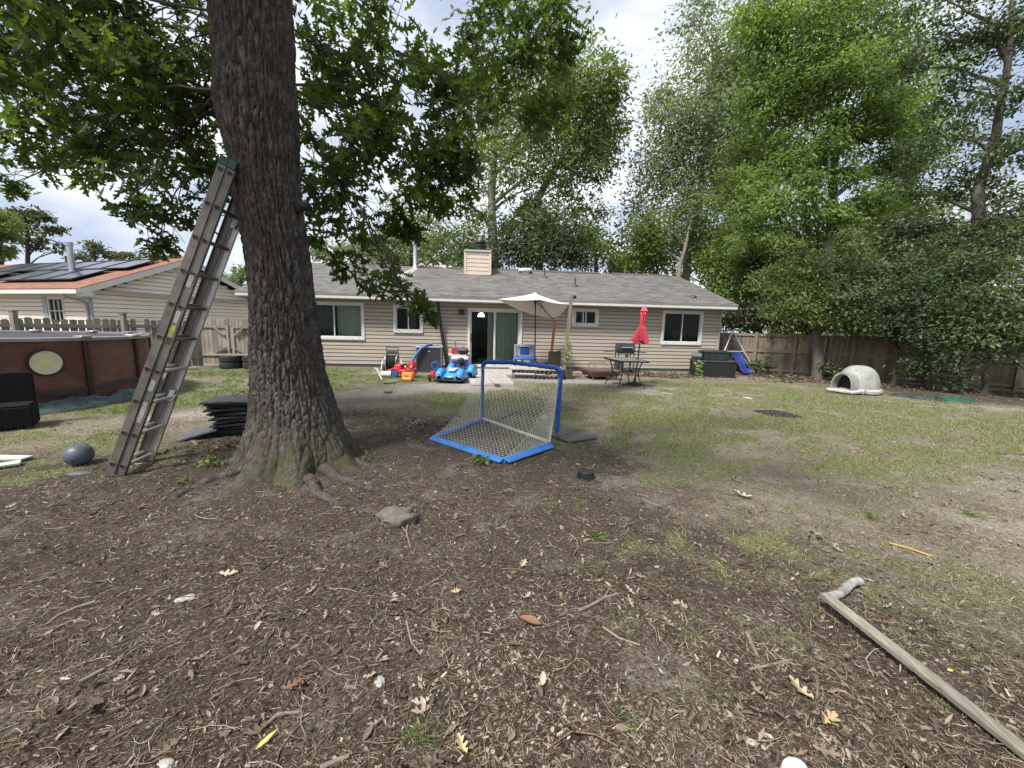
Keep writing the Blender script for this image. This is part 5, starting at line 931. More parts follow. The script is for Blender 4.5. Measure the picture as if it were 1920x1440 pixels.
# boards of the patio and the low platform
for i in range(5):
    a_ = HMW @ Vector((-1.62+.05*i, -2.1-.46*i, .0)); o = T('patio_board', ['board nearest the door in the row of pale patio boards', 'second patio board from the house, grey and split', 'middle board of the pale patio boards', 'second patio board from the lawn', 'patio board along the lawn edge, nearest the goal'][i], 'board', a_, HR+random.uniform(-.03, .03), 'pale boards laid in front of the patio'); b_ = B(); b_.b2(0, 1.25-.03*i, 0, .40, .0, .035+.006*i); b_.build('plank', PALEWD, o, bevel=.005)
p = at_(930, 727); o = T('loose_board', 'loose pale board lying askew in front of the low platform', 'board', p+Vector((0, 0, .07)), 1.75); b_ = B(); b_.box((.0, 0, 0), (1.5, .14, .025), (0, .03, 0)); b_.build('plank', PALEWD, o, bevel=.004); o.location = p+Vector((-.1, .75, .08))
LT = T('low_platform', 'low pale-topped platform on thin black legs behind the goal', 'platform', HMW @ Vector((.5, -2.35, 0)), R(-4)); b_ = B(); b_.box((0, 0, .3), (1.55, .8, .045)); b_.build('platform_top', PALEWD, LT, bevel=.006); b_ = B(); b_.b2(-.7, .7, -.3, .3, .18, .277); b_.build('under_frame', BLACK, LT)
for x in (-.68, .0, .68):
    for y in (-.34, .34): b_ = B(); b_.tube([(x, y, -.01), (x, y, .28)], .014, 6); b_.build('leg', BLACK, LT)
o = T('brick_pavers', 'flat red paver step right of the leaning post', 'paver', at_(1085, 701)+Vector((0, .1, 0)), R(6)); o.name = 'red_paver'; b_ = B(); b_.box((0, 0, .03), (.62, .42, .06)); b_.build('paver_block', M('red_paver', (.36, .17, .14), .85, .2, 9, .3, 40, dirt=.4), o, bevel=.008); o = T('paver', 'pale tan paver in front of the red step', 'paver', at_(1083, 706)+Vector((0, -.05, 0)), R(4)); b_ = B(); b_.box((0, 0, .025), (.7, .2, .05)); b_.build('paver_block', M('tan_paver', (.45, .36, .28), .85, .15, 9, .3, 40), o, bevel=.008)
# fire pit
FP = T('fire_pit', 'rusty square fire pit heaped with ash and sticks', 'fire pit', at_(1128, 712)+Vector((0, .3, 0)), R(12)); b_ = B(); b_.grid([[(sx*w_, sy*w_, z_) for sx, sy in ((-1, -1), (1, -1), (1, 1), (-1, 1))] for w_, z_ in ((.38, .12), (.43, .27), (.47, .29), (.47, .25), (.4, .1))], True); b_.build('fire_bowl', RUST, FP, sharp=20); b_ = B(); b_.b2(-.3, .3, -.3, .3, .12, .2); b_.build('ash', M('ash', (.25, .24, .22), .95, .4, 20, .6, 60), FP)
for x in (-.36, .36):
    for y in (-.36, .36): b_ = B(); b_.tube([(x*.9, y*.9, .28), (x*1.1, y*1.1, -.01)], .018, 6); b_.build('leg', RUST, FP)
b_ = B(); b_.tube([(-.3, -.3, .3), (-.28, -.25, .46), (.28, -.25, .46), (.3, -.3, .3)], .012, 6); b_.tube([(-.28, .25, .3), (-.26, .22, .46), (.3, .22, .46)], .012, 6); b_.build('grate', RUST, FP)
for k in range(5): b_ = B(); b_.tube([(-.3+.1*k, -.28, .22), (-.1+.08*k, .2, .3)], .02, 6); b_.build('charred_stick', BARKS, FP)
o = lump('charred_log', 'blackened log on the ground in front of the fire pit', 'log', at_(1120, 710)+Vector((-.05, -.02, .04)), .1, M('char', (.02, .018, .016), .9), 3.2, .8, .7, 3, .1, .5)
# grill cart
GR = T('barbecue_grill', 'black barbecue grill with side shelves against the house wall', 'grill', HMW @ Vector((3.85, -.62, 0)), HR); b_ = B(); b_.box((0, 0, .76), (.56, .4, .14), None, 1.05); b_.build('fire_box', BLACK, GR, bevel=.03); b_ = B(); P = []
for a in np.linspace(0, PI, 11): P.append([(x, -.21*math.cos(a), .84+.2*math.sin(a)) for x in (-.29, .29)])
b_.grid(P); b_.add([P[i][0] for i in range(11)], [tuple(range(11))]); b_.add([P[i][1] for i in range(11)], [tuple(range(10, -1, -1))]); ld = b_.build('lid', M('lid_black', (.03, .031, .034), .22), GR); b_ = B(); b_.tube([(-.2, -.25, .9), (.2, -.25, .9)], .014, 8); b_.build('handle', CHROME, ld)
for x in (-.5, .5): b_ = B(); b_.box((x, 0, .76-.02*(x > 0)), (.4, .36, .03), (0, .08*np.sign(x), 0)); b_.build('side_shelf', DGREY, GR, bevel=.008)
for x in (-.27, .27):
    for y in (-.17, .17): b_ = B(); b_.tube([(x, y, 0), (x, y, .7)], .016, 6); b_.build('leg', BLACK, GR)
b_ = B(); b_.box((0, 0, .14), (.6, .36, .025)); b_.build('bottom_shelf', DGREY, GR); b_ = B(); b_.box((-.22, -.15, .34), (.3, .02, .4)); b_.build('front_panel', DGREY, GR)
wheel(GR, (.33, .1, .08), .08, .05); b_ = B(); b_.lathe([(.05, 0), (.06, .05), (.04, .12)], 12, (.0, -.2, .56)); b_.build('grease_cup', BLACK, GR)
# patio table and red parasol
cs = [G(1135, 719), G(1160, 728), G(1209, 729), G(1179, 716)]; tcn = sum(cs, Vector())/4; PT = T('patio_table', 'square patio table with curved black legs on the dirt patch', 'table', tcn, 0); th = .70
corn = [A(1133, 674, 11.0), A(1164, 680.5, 10.25), A(1217, 679.5, 10.3), A(1187, 672.5, 11.3)]; b_ = B(); tops = [Vector((c_.x-tcn.x, c_.y-tcn.y, th+(.03 if k in (0, 3) else 0))) for k, c_ in enumerate(corn)]
b_.add([v_ for v_ in tops]+[v_-Vector((0, 0, .012)) for v_ in tops], [(0, 1, 2, 3), (7, 6, 5, 4)]+[(i, i+4, (i+1) % 4+4, (i+1) % 4) for i in range(4)]); b_.build('glass_top', M('frosted_glass', (.4, .42, .43), .15, .1), PT)
b_ = B()
for k in range(4): b_.bar(tops[k]-Vector((0, 0, .015)), tops[(k+1) % 4]-Vector((0, 0, .015)), .03, .04)
b_.build('rim', BLACK, PT)
for k in range(4):
    ft = cs[k]-tcn; kn = tops[k]*.72; b_ = B(); b_.tube([Vector((kn.x, kn.y, th-.03)), Vector((kn.x*.85, kn.y*.85, .5)), Vector((kn.x*.8, kn.y*.8, .32)), ft*.75+Vector((0, 0, .18)), ft*.95+Vector((0, 0, .08)), ft], .015, 8); b_.build('leg', BLACK, PT)
b_ = B(); b_.tube([tops[0]*.58-Vector((0, 0, .38)), tops[2]*.58-Vector((0, 0, .38))], .01, 6); b_.tube([tops[1]*.58-Vector((0, 0, .38)), tops[3]*.58-Vector((0, 0, .38))], .01, 6); b_.build('cross_brace', BLACK, PT)
b0 = Vector((tcn.x+.02, tcn.y+.05, 0)); b0 = A(1191, 700, 10.9); b0.z = 0; RU = T('red_parasol', 'closed red parasol standing through the patio table', 'parasol', b0); tpp = A(1209, 573, 10.95)-b0; ax_ = tpp.normalized()
b_ = B(); b_.tube([(0, 0, 0), tpp*.99], .019, 8); b_.build('pole', DGREY, RU); b_ = B(); b_.lathe([(.2, 0), (.2, .05), (.04, .09), (.03, .2)], 18); b_.build('base', BLACK, RU)
mR = ax_.to_track_quat('Z', 'Y').to_matrix(); L = tpp.length; zb = L*.545; b_ = B(); rows = []
for i in range(31):
    u = i/30; z_ = L*.96-(L*.96-zb)*u; r_ = .04+.06*min(1, u*5) if u < .18 else (.062+.012*math.sin(u*9) if u < .5 else .05+.145*((u-.5)/.5)**.8); row = []
    for j in range(40):
        w = 2*PI*j/40; f_ = 1+(.14+.22*u)*math.sin(8*w+1.2*math.sin(u*5))+.08*math.sin(3*w+u*4); row.append(mR @ Vector((r_*f_*math.cos(w), r_*f_*math.sin(w), z_-(.05*math.sin(4*w) if i == 30 else 0))))
    rows.append(row)
b_.grid(rows, True); b_.build('canopy', M('red_canvas', (.56, .055, .085), .8, .15, 5, .2, 40), RU, sharp=70); b_ = B(); rows = []
for i in range(6): rows.append([mR @ Vector(((.02+.075*(i/5)**.7)*(1+.2*(i/5)*math.sin(4*2*PI*j/24))*math.cos(2*PI*j/24), (.02+.075*(i/5)**.7)*(1+.2*(i/5)*math.sin(4*2*PI*j/24))*math.sin(2*PI*j/24), L*1.0-.03*i)) for j in range(24)])
b_.grid(rows, True); b_.build('vent_cap', M('red_canvas_cap', (.55, .1, .12), .8, .15, 5), RU, sharp=70)
# storage box, tote, bucket, vine
q0, q1 = at_(1306, 707), at_(1378, 709); ang = math.atan2(q1.y-q0.y, q1.x-q0.x); Lb = (q1-q0).length; SB = T('storage_box', 'black wicker storage box at the right end of the house', 'storage box', q0, ang); b_ = B(); b_.b2(0, Lb, 0, .62, 0, .5); b_.build('box_body', M('black_slats', (.026, .026, .03), .55, .3, 5, .5, 60, st=(9, 9, .6)), SB, bevel=.012); b_ = B(); b_.box((Lb/2+.01, .31, .53), (Lb+.1, .68, .05)); b_.build('lid', DGREY, SB, bevel=.012); b_ = B(); nn2 = 26
for k in range(nn2): b_.b2(Lb*k/nn2+.008, Lb*(k+1)/nn2-.008, -.012, .0, .03, .49)
for k in range(12): b_.b2(-.012, .0, .62*k/12+.008, .62*(k+1)/12-.008, .03, .49)
b_.build('slat_front', BLACK, SB, smooth=False)
o = T('plastic_tote', 'black lidded plastic tote on top of the storage box', 'tote', SB.matrix_basis @ Vector((.62, .3, .557)), ang); b_ = B(); b_.box((0, 0, .13), (.74, .42, .26), None, 1.08); b_.build('tub', M('tote_black', (.025, .032, .034), .4, .2), o, bevel=.025); b_ = B(); b_.box((0, 0, .285), (.84, .5, .06)); b_.box((0, 0, .32), (.66, .36, .03)); b_.build('lid', M('tote_lid', (.03, .038, .04), .4), o, bevel=.015)
for x in (-.25, 0, .25): b_ = B(); b_.box((x, -.222, .13), (.03, .02, .22)); b_.build('rib', BLACK, o)
SB_m = Matrix.Translation(q0) @ Matrix.Rotation(ang, 4, 'Z'); o.location = SB_m @ Vector((.62, .3, .556)); 
o = T('bucket', 'dark bucket lying on its side on the storage box beside the tote', 'bucket', SB_m @ Vector((.06, .3, .67)), ang-.25); b_ = B(); b_.lathe([(0, -.15), (.09, -.15), (.115, .13), (.125, .13), (.125, .15), (.108, .15), (.083, -.13), (0, -.13)], 22, (0, 0, 0), Matrix.Rotation(PI/2, 3, 'Y')); b_.build('pail', M('pail_dark', (.07, .075, .085), .4), o); b_ = B(); b_.tube([(.14, -.12, 0), (.2, -.08, -.06), (.2, .08, -.06), (.14, .12, 0)], .005, 5); b_.build('handle', METAL, o)
o = T('vine', 'leafy vine climbing the corner of the black storage box', 'plant', SB_m @ Vector((.05, -.05, 0))); n = 60; tt = RN.random(n); Pn = np.stack([RN.normal(size=n)*.06, RN.normal(size=n)*.03-.03, tt*.5+.02], -1); V_, F_ = scatter(*OVAL, Pn, np.stack([RN.normal(size=n)*.5, -np.ones(n), np.ones(n)*.5], -1), rt(n), np.full((n, 3), .085)); npmesh('foliage', V_, F_, LEAF('vine_leaf', [(0, (.1, .16, .03)), (1, (.35, .4, .14))], .3), o); b_ = B(); b_.tube([(0, 0, 0), (.03, -.02, .25), (0, -.02, .52)], .008, 5); b_.build('stem', OGW, o)
def fl0(v): return Vector((v.x, v.y, 0))
# swing set with slide
SW = T('swing_set', 'white toddler swing frame with a blue slide by the corner of the house', 'swing set', at_(1390, 699)+Vector((0, .2, 0))); s0 = SW.location; apx = A(1374, 619, s0.y-.05)-s0; ap2 = A(1350, 620.5, s0.y+.55)-s0; WS = M('swing_white', (.52, .53, .54), .4, .12); b_ = B()
for a_, c_ in ((apx, A(1342, 700, s0.y-.3)), (apx, A(1416, 700, s0.y-.05)), (ap2, A(1325, 690, s0.y+.35)), (ap2, A(1372, 690, s0.y+.6))): c2_ = c_-s0; b_.tube([a_, Vector((c2_.x, c2_.y, 0))], .024, 8)
b_.tube([apx+Vector((.03, -.03, 0)), ap2], .028, 8); b_.tube([apx.lerp(fl0(A(1416, 700, s0.y-.05)-s0), .5), apx.lerp(fl0(A(1342, 700, s0.y-.3)-s0), .5)], .016, 8); b_.build('frame', WS, SW)
for f_ in (.25, .6): b_ = B(); c_ = apx.lerp(ap2, f_); b_.tube([c_, c_-Vector((0, 0, 1.0))], .008, 5); b_.build('swing_rope', WS, SW)
b_ = B(); b_.box(apx.lerp(ap2, .42)-Vector((0, 0, 1.02)), (.18, .42, .03)); b_.build('swing_seat', BLUEP, SW, bevel=.01); sl0, sl1 = A(1377, 660, s0.y+.1)-s0, G(1400, 703)-s0; b_ = B(); rows = []; d_ = (sl1-sl0); sdv = Vector((1, .25, 0)).normalized()
for i in range(15):
    u = i/14; c_ = sl0.lerp(sl1, u); c_.z = sl0.z*(1-u)**1.15+.05-.05*math.sin(u*2*PI)*.6; rows.append([c_+sdv*x+Vector((0, 0, z_)) for x, z_ in ((-.19, .08), (-.16, 0), (.16, 0), (.19, .08))])
b_.grid(rows); b_.build('slide', M('slide_blue', (.03, .05, .22), .4, .12), SW, solid=.015, sharp=60)
# dog house
DH = T('dog_house', 'domed grey plastic dog house with an arched tunnel entrance', 'dog house', G(1632, 741)+Vector((0, .42, 0)), R(-2)); m_ = M('stone_plastic', (.29, .29, .265), .65, .25, 5, .3, 40, dirt=.55); b_ = B(); rows = []
for i in range(15):
    ph_ = (PI/2)*i/14; rows.append([(.45*math.cos(ph_)**.75*math.cos(w), .46*math.cos(ph_)**.75*math.sin(w), .12+.6*math.sin(ph_)**.95) for w in np.linspace(0, 2*PI, 48, endpoint=False)])
b_.grid(rows, True); b_.build('dome', m_, DH, sharp=70); b_ = B(); rows = []
for y, k in ((0, 1.0), (.25, 1.0), (.47, .97), (.5, .99), (.52, 1.03), (.545, 1.03), (.545, .93), (.52, .92), (.3, .9), (.02, .9)):
    rows.append([(-.235*k*math.cos(a), -y, .1+.44*k*max(0, math.sin(a))**.7) for a in np.linspace(0, PI, 21)])
b_.grid(rows); mz = Matrix.Rotation(R(-64), 4, 'Z') @ Matrix.Translation((0, -.2, 0)); b_.v = [tuple(mz @ Vector(v_)) for v_ in b_.v]; b_.build('entrance_tunnel', m_, DH, sharp=60)
b_ = B(); b_.add([(-.21*math.cos(a), -.28, .1+.38*max(0, math.sin(a))**.7) for a in np.linspace(0, PI, 21)], [tuple(range(20, -1, -1))]); b_.v = [tuple(mz @ Vector(v_)) for v_ in b_.v]; b_.build('doorway_shade', OPEN_SHADE, DH)  # black sheet across the tunnel stands in for the shade inside
b_ = B(); b_.lathe([(.46, .02), (.52, .03), (.53, .1), (.5, .135), (.44, .14)], 40, (0, 0, 0), None, 1, .95); b_.build('base_rim', M('rim_plastic', (.4, .4, .375), .6, .15, 6, dirt=.4), DH); b_ = B(); b_.lathe([(.44, -.03), (.48, .02), (.44, .03)], 40); b_.build('base', BLACK, DH)
b_ = B(); b_.b2(-.31, .31, -.8, -.2, .03, .115); b_.v = [tuple(Matrix.Rotation(R(-64), 4, 'Z') @ Vector(v_)) for v_ in b_.v]; b_.build('porch', M('rim_plastic', (.4, .4, .375), .6, .15, 6, dirt=.4), DH, bevel=.03)
for a in (-1.9, -1.1): b_ = B(); b_.box((.52*math.cos(a), .5*math.sin(a), .1), (.05, .05, .06), (0, 0, a)); b_.build('clip', GREY, DH)
cloth('tarp', 'dark grey-green tarp lying right of the dog house', 'tarp', [G(1668, 740), G(1705, 744), G(1740, 748), G(1765, 750)], .55, .16, M('dark_tarp', (.03, .045, .04), .6, .4, 9), 11, 40)
cloth('tarp', 'bright green tarp under the shrubs right of the dark tarp', 'tarp', [G(1752, 748), G(1790, 750), G(1825, 754)], .5, .13, M('green_tarp', (.015, .075, .04), .6, .35, 9), 17, 40)
# tyres and bench board on the left
TY = T('tyre', 'upper tyre of the left pair under the grey board by the gate', 'tyre', (0, 0, 0), 0, 'old tyres under the board'); b_ = B(); b_.lathe([(.17, .03), (.2, .0), (.28, .0), (.315, .03), (.32, .1), (.315, .17), (.28, .2), (.2, .2), (.17, .17), (.19, .15), (.27, .14), (.27, .06), (.19, .05), (.17, .03)], 36); b_.build('tread', M('tyre_rubber', (.02, .02, .021), .8, .3, 8, .4, 60), TY)
tq = [at_(422, 692), at_(453, 692)]; dx = (tq[1]-tq[0]).normalized()*.645; TY.location = tq[0]+Vector((0, .3, .205)); dup(TY, tq[0]+Vector((0, .3, 0)), .4, 'lower tyre of the left pair under the grey board by the gate'); dup(TY, tq[0]+dx+Vector((0, .3, .205)), .9, 'upper tyre of the right pair, partly hidden by the oak'); dup(TY, tq[0]+dx+Vector((0, .3, 0)), .2, 'lower tyre of the right pair, partly hidden by the oak')
o = T('bench_board', 'long grey board laid across the old tyres by the gate', 'board', tq[0]+dx*.5+Vector((.05, .28, .425)), math.atan2(dx.y, dx.x)); b_ = B(); b_.box((0, 0, 0), (2.1, .28, .04)); b_.build('plank', GREYWX, o, bevel=.005)
# ================================================================== OAK
def worley(u, v_, per, s=0):
    iu = np.floor(u); iv = np.floor(v_); f1 = np.full(u.shape, 9.); f2 = np.full(u.shape, 9.)
    for a in (-1, 0, 1):
        for c_ in (-1, 0, 1):
            ci = iu+a; cj = iv+c_; cw = np.mod(ci, per); px = ci+_h(cw, cj, s); py = cj+_h(cw, cj, s+7); d = np.hypot(px-u, py-v_)
            f2 = np.where(d < f1, f1, np.minimum(f2, d)); f1 = np.minimum(f1, d)
    return f2-f1
tz = [-.1, .035, .21, .44, .665, 1.0, 1.43, 1.8, 2.2, 2.55, 3.03, 3.36, 3.563, 3.72, 3.94, 4.38, 5.5, 7.0, 9.0]
k = 4.2/4.05; tcx = [c_*k for c_ in (-2.262, -2.262, -2.265, -2.274, -2.286, -2.313, -2.325, -2.328, -2.337, -2.364, -2.39, -2.42, -2.42, -2.42, -2.425, -2.43, -2.42, -2.38, -2.3)]
trd = [.62, .57, .53, .455, .405, .355, .325, .302, .295, .3, .308, .338, .352, .348, .345, .345, .33, .29, .2]; tcx = [c_+o_ for c_, o_ in zip(tcx, [.05]*4+[.045, .04, .035, .03, .02]+[0]*10)]
OK = T('oak_tree', 'big oak with furrowed bark and the ladder against it', 'tree', (TREE.x, TREE.y, 0))
nz, na = 620, 420; zz = np.concatenate([np.linspace(-.1, 4.6, 540), np.linspace(4.6, 9, 81)[1:]]); nz = len(zz); th = np.linspace(0, 2*PI, na, endpoint=False)
ZZ, TH = np.meshgrid(zz, th, indexing='ij'); r0 = np.interp(ZZ, tz, trd); cx = np.interp(ZZ, tz, tcx)
roots = [(-2.75, .3, .30), (-1.75, .62, .26), (-1.15, .5, .2), (-.35, .5, .26), (.3, .25, .24), (3.0, .18, .28), (1.5, .4, .3), (2.3, .3, .25)]
lob = 0
for a, am, wd in roots: lob = lob+am*np.exp(-(np.angle(np.exp(1j*(TH-a)))/wd)**2)
fl = np.exp(-np.clip(ZZ, 0, None)/.2); r = r0*(1+.62*lob*fl-.06*fl)+(.3+.3*np.clip(-np.sin(TH), 0, 1))*lob*np.exp(-np.clip(ZZ+.02, 0, None)/.085)*(ZZ < .6)
r += .05*np.exp(-(np.angle(np.exp(1j*(TH-PI)))/.5)**2-((ZZ-3.58)/.2)**2)+.035*np.exp(-(np.angle(np.exp(1j*(TH+2.2)))/.16)**2-((ZZ-2.2)/.085)**2)      # burl and knot
r -= .04*np.exp(-(np.angle(np.exp(1j*(TH+2.2)))/.07)**2-((ZZ-2.2)/.03)**2)
r += .03*(fbm(np.cos(TH)*1.5+5, ZZ*.9+np.sin(TH)*1.5, 40)-.47)
per = 40; warp = (fbm(TH*6, ZZ*1.6, 51)-.47)*1.3; tap = per
uu = TH/(2*PI)*per+warp*np.sin(TH/2)**.0; vv = ZZ*2.7+fbm(TH*4, ZZ*2, 61)*1.8
w1 = worley(uu, vv, per, 3); w2 = worley(uu*2.0, ZZ*13+warp, per*2, 9); ridge = np.clip(w1/.5, 0, 1)**.5; ridge2 = np.clip(w2/.5, 0, 1)**.7
am = np.clip(.35+ZZ*.9, .3, 1); rough = fbm(TH*45, ZZ*26, 71)
r += am*(.04*(ridge-1)+.015*(ridge2-.6)+.008*(rough-.5))
Vt = np.stack([cx+r*np.cos(TH)-TREE.x, r*np.sin(TH), ZZ], -1).reshape(-1, 3); idx = np.arange(nz*na).reshape(nz, na)
F = np.stack([idx[:-1], np.roll(idx[:-1], -1, 1), np.roll(idx[1:], -1, 1), idx[1:]], -1).reshape(-1, 4)
m, t, b = nt('oak_bark'); v = coords(t, (1, 1, .35)); n_ = noise(t, v, 26, 7, .65, .3); n2_ = noise(t, coords(t), 2.2, 5, .6); n3_ = noise(t, coords(t), 9, 6, .7)
c = ramp(t, n_, [(.3, (.022, .019, .017)), (.48, (.06, .053, .047)), (.7, (.15, .137, .125))]); c = mixc(t, ramp(t, n2_, [(.42, (0, 0, 0)), (.68, (.65,)*3)]), c, (.06, .046, .037))
q = t.nodes.new('ShaderNodeAttribute'); q.attribute_name = 'moss'; mm_ = nd(t, 'ShaderNodeMath', operation='MULTIPLY'); t.links.new(q.outputs['Fac'], mm_.inputs[0]); t.links.new(ramp(t, n3_, [(.38, (0, 0, 0)), (.6, (1, 1, 1))]), mm_.inputs[1]); c = mixc(t, mm_.outputs[0], c, (.06, .062, .024))
t.links.new(c, b.inputs['Base Color']); b.inputs['Roughness'].default_value = .95; b.inputs['Specular IOR Level'].default_value = .15; bumpn(t, b, noise(t, v, 70, 6, .7), .8, .012); BARK = m
tk = npmesh('trunk', Vt, [F], m, OK, True)
ms = np.exp(-((ZZ-.12)/.3)**2)*np.clip(np.exp(-(np.angle(np.exp(1j*(TH+.55)))/.75)**2)+.7*np.exp(-(np.angle(np.exp(1j*(TH+1.4)))/.5)**2), 0, 1); at = tk.data.attributes.new('moss', 'FLOAT', 'POINT'); at.data.foreach_set('value', np.clip(ms*.75, 0, 1).ravel().astype(np.float32))
BK2 = M('branch_bark', (.055, .045, .038), .9, .35, 12, .5, 50)
OFF = Vector((TREE.x, TREE.y, 0))
for P, r_ in (([(440, 895), (400, 905), (350, 925), (300, 955)], .075), ([(420, 875), (380, 880), (330, 872)], .05), ([(640, 905), (690, 920), (740, 925)], .06), ([(660, 870), (700, 880), (760, 878)], .06), ([(600, 935), (640, 950), (690, 950)], .05)):
    pts = [G(*p) for p in P]; st = pts[0].lerp(OFF, .3); pts = [st+Vector((0, 0, .07))]+[p+Vector((0, 0, .03-.045*(i/len(pts)))) for i, p in enumerate(pts)]+[pts[-1]*2-pts[-2]-Vector((0, 0, .09))]; Q = []
    for i in range(len(pts)-1): Q += [pts[i].lerp(pts[i+1], k/7) for k in range(7)]
    b_ = B(); b_.tube([p-OFF+Vector((0, 0, .012*math.sin(i*.9))) for i, p in enumerate(Q)], [r_*.85*(1.1-.85*i/len(Q))*(1+.16*float(vn(i*.45, r_*90, 4))) for i in range(len(Q))], 12); o_r = b_.build('root', BARK, OK)
def limb(b_, p, q, r0_, r1_, n=10, bow=.12, seed=0):
    p = Vector(p); q = Vector(q); rr_ = random.Random(seed); L = (q-p).length; s1 = Vector((rr_.uniform(-1, 1), rr_.uniform(-1, 1), rr_.uniform(.0, 1)))*L*bow; Q = []
    for i in range(n+1):
        u = i/n; Q.append(p.lerp(q, u)+s1*math.sin(PI*u)+Vector((rr_.uniform(-1, 1), rr_.uniform(-1, 1), rr_.uniform(-1, 1)))*L*.012)
    b_.tube(Q, [r0_+(r1_-r0_)*(i/n)**.7 for i in range(n+1)], 7, True); return Q
def leaves(blobs, tmpl, size, cov, flat=.6, csize=.34, hang=.25, per=55, cap=9e9):
    out = []
    for c_, rx, ry, rz_s, cv in blobs:
        area = PI*max(rx, ry)*rz_s; la = size*size*.36*.55; n = int(min(cap, max(30, cov*cv*area/la))); nc_ = max(5, n//per)
        d = RN.normal(size=(nc_, 3)); d /= np.linalg.norm(d, axis=1, keepdims=True); rad = RN.random(nc_)**.42; C_ = d*rad[:, None]*np.array([rx, ry, rz_s])
        cr = csize*min(rx, rz_s)*RN.uniform(.6, 1.25, nc_); ii = RN.integers(0, nc_, n); o_ = RN.normal(size=(n, 3))*cr[ii][:, None]*np.array([1, 1, flat]); P_ = np.array(c_)+C_[ii]+o_*.75
        nm = RN.normal(size=(n, 3))*.75+d[ii]*.35; nm[:, 2] += .8; tn = RN.normal(size=(n, 3))+o_/(cr[ii][:, None]+1e-6)*.6; tn[:, 2] -= hang*2
        out.append(scatter(*tmpl, P_, nm, tn, size*RN.uniform(.65, 1.25, n)))
    return merge(out)
def blob(px, py, Y, rx, ry, cv=1.0, depth=1.0):
    c_ = A(px, py, Y); k_ = Y/FPX; return (tuple(c_), rx*k_, (rx+ry)/2*k_*depth, ry*k_, cv)
OB_ = [(60, 70, 5.6, 110, 100), (190, 60, 5.2, 110, 90, 1.1), (320, 60, 5.0, 90, 90), (55, 200, 5.6, 100, 100), (170, 190, 5.3, 100, 100), (290, 170, 5, 90, 90), (360, 120, 4.8, 60, 70), (110, 278, 5.6, 80, 50, .9), (25, 310, 5.8, 45, 38, .8), (215, 275, 5.2, 75, 55), (310, 260, 4.9, 75, 75), (370, 235, 5.2, 55, 70), (275, 350, 5.1, 55, 55, .9), (335, 370, 4.9, 50, 60), (295, 430, 5, 40, 38, .8), (378, 330, 5.3, 40, 55), (160, 332, 5.4, 26, 20, .7), (20, 120, 4.6, 60, 80), (130, 20, 4.4, 120, 50), (20, 345, 5.6, 30, 12, .6), (250, 130, 4.4, 70, 60), (300, 468, 5, 18, 14, .7), (240, 395, 5.1, 22, 18, .6),
    (590, 190, 5.6, 40, 80, .7), (602, 320, 5.6, 38, 80, .8), (605, 425, 5.3, 28, 50, .7), (655, 60, 5.6, 70, 75, .9), (740, 70, 5.6, 60, 65), (690, 170, 5, 90, 80), (770, 190, 5, 90, 75), (850, 150, 5.2, 60, 50), (680, 290, 5, 95, 75), (780, 290, 5, 85, 75), (845, 240, 4.8, 60, 60), (880, 190, 4.9, 40, 40, .8), (650, 390, 5.1, 65, 65), (735, 385, 4.9, 80, 55), (815, 365, 5, 55, 45, .9), (680, 465, 4.9, 48, 45), (632, 500, 4.9, 22, 35, .8), (740, 505, 4.7, 36, 30, .9), (700, 535, 4.7, 30, 22, .9), (762, 555, 4.6, 36, 20, 1), (795, 580, 4.5, 16, 12, 1), (868, 340, 5.1, 28, 30, .7), (700, 250, 4.4, 60, 60), (850, 300, 5.3, 30, 30, .6), (630, 120, 6.0, 35, 50, .6)]
OB2 = [(950, 50, 7.2, 70, 60), (1020, 70, 7.6, 58, 75), (960, 150, 7.2, 70, 55), (1015, 190, 7.6, 48, 50), (900, 110, 6.6, 45, 60, .8), (1060, 110, 7.9, 32, 55, .8), (900, 240, 6.6, 36, 34, .7), (985, 230, 7.4, 40, 26, .6)]
HID_SHADE = [((-5.6, 3.1, 7.0), 1.6, 1.4, .7, 1.5), ((-4.4, 1.6, 7.4), 1.7, 1.4, .7, 1.5), ((-2.8, 1.4, 7.6), 1.6, 1.4, .7, 1.4), ((-6.9, 4.6, 7.4), 1.5, 1.3, .8, 1.4), ((-3.2, 3.2, 7.2), 1.5, 1.4, .7, 1.2), ((-6.4, 1.2, 7.4), 1.5, 1.4, .7, 1.2), ((-1.2, .8, 7.6), 1.5, 1.4, .7, .9), ((-2.2, 3.2, 6.6), 1.6, 1.5, .8, .5), ((-4.3, 2.2, 6.2), 1.6, 1.5, .8, .5), ((-.2, 3.2, 6.8), 1.5, 1.5, .8, .5), ((-2.5, 1.0, 6.6), 2, 1.5, .8, .4), ((-3.0, 5.5, 8.5), 2.5, 2.0, 1.5, .3), ((-6, 5.5, 7.0), 1.5, 1.5, 1.2, .4)]  # unseen overhead leaf clumps added to shade the canopy and foreground
BL1 = [blob(*q) for q in OB_]; BL2 = [blob(*q) for q in OB2]
OL = LEAF('oak_leaf', [(.0, (.032, .052, .017)), (.45, (.068, .108, .028)), (.8, (.115, .17, .04)), (1, (.17, .24, .06))], .55, .42, .35)
def sub(L): return [((c_[0]-OFF.x, c_[1]-OFF.y, c_[2]), a, b2, d_, e_) for c_, a, b2, d_, e_ in L]
V_, F_ = merge([leaves(sub(BL1), OAK, .165, 1.4, .7, .36, .35, 30), leaves(sub(BL2), OAK, .14, 1.8, .8, .3, .4, 26), leaves(sub(HID_SHADE), OAK, .22, 1.2, .5, .3, .2, 40)])
npmesh('crown', V_, F_, OL, OK)
b_ = B(); hubs = [Vector((0, 0, 4.3)), Vector((0, 0, 4.9)), Vector((0, 0, 5.6)), Vector((.02, 0, 3.75))]
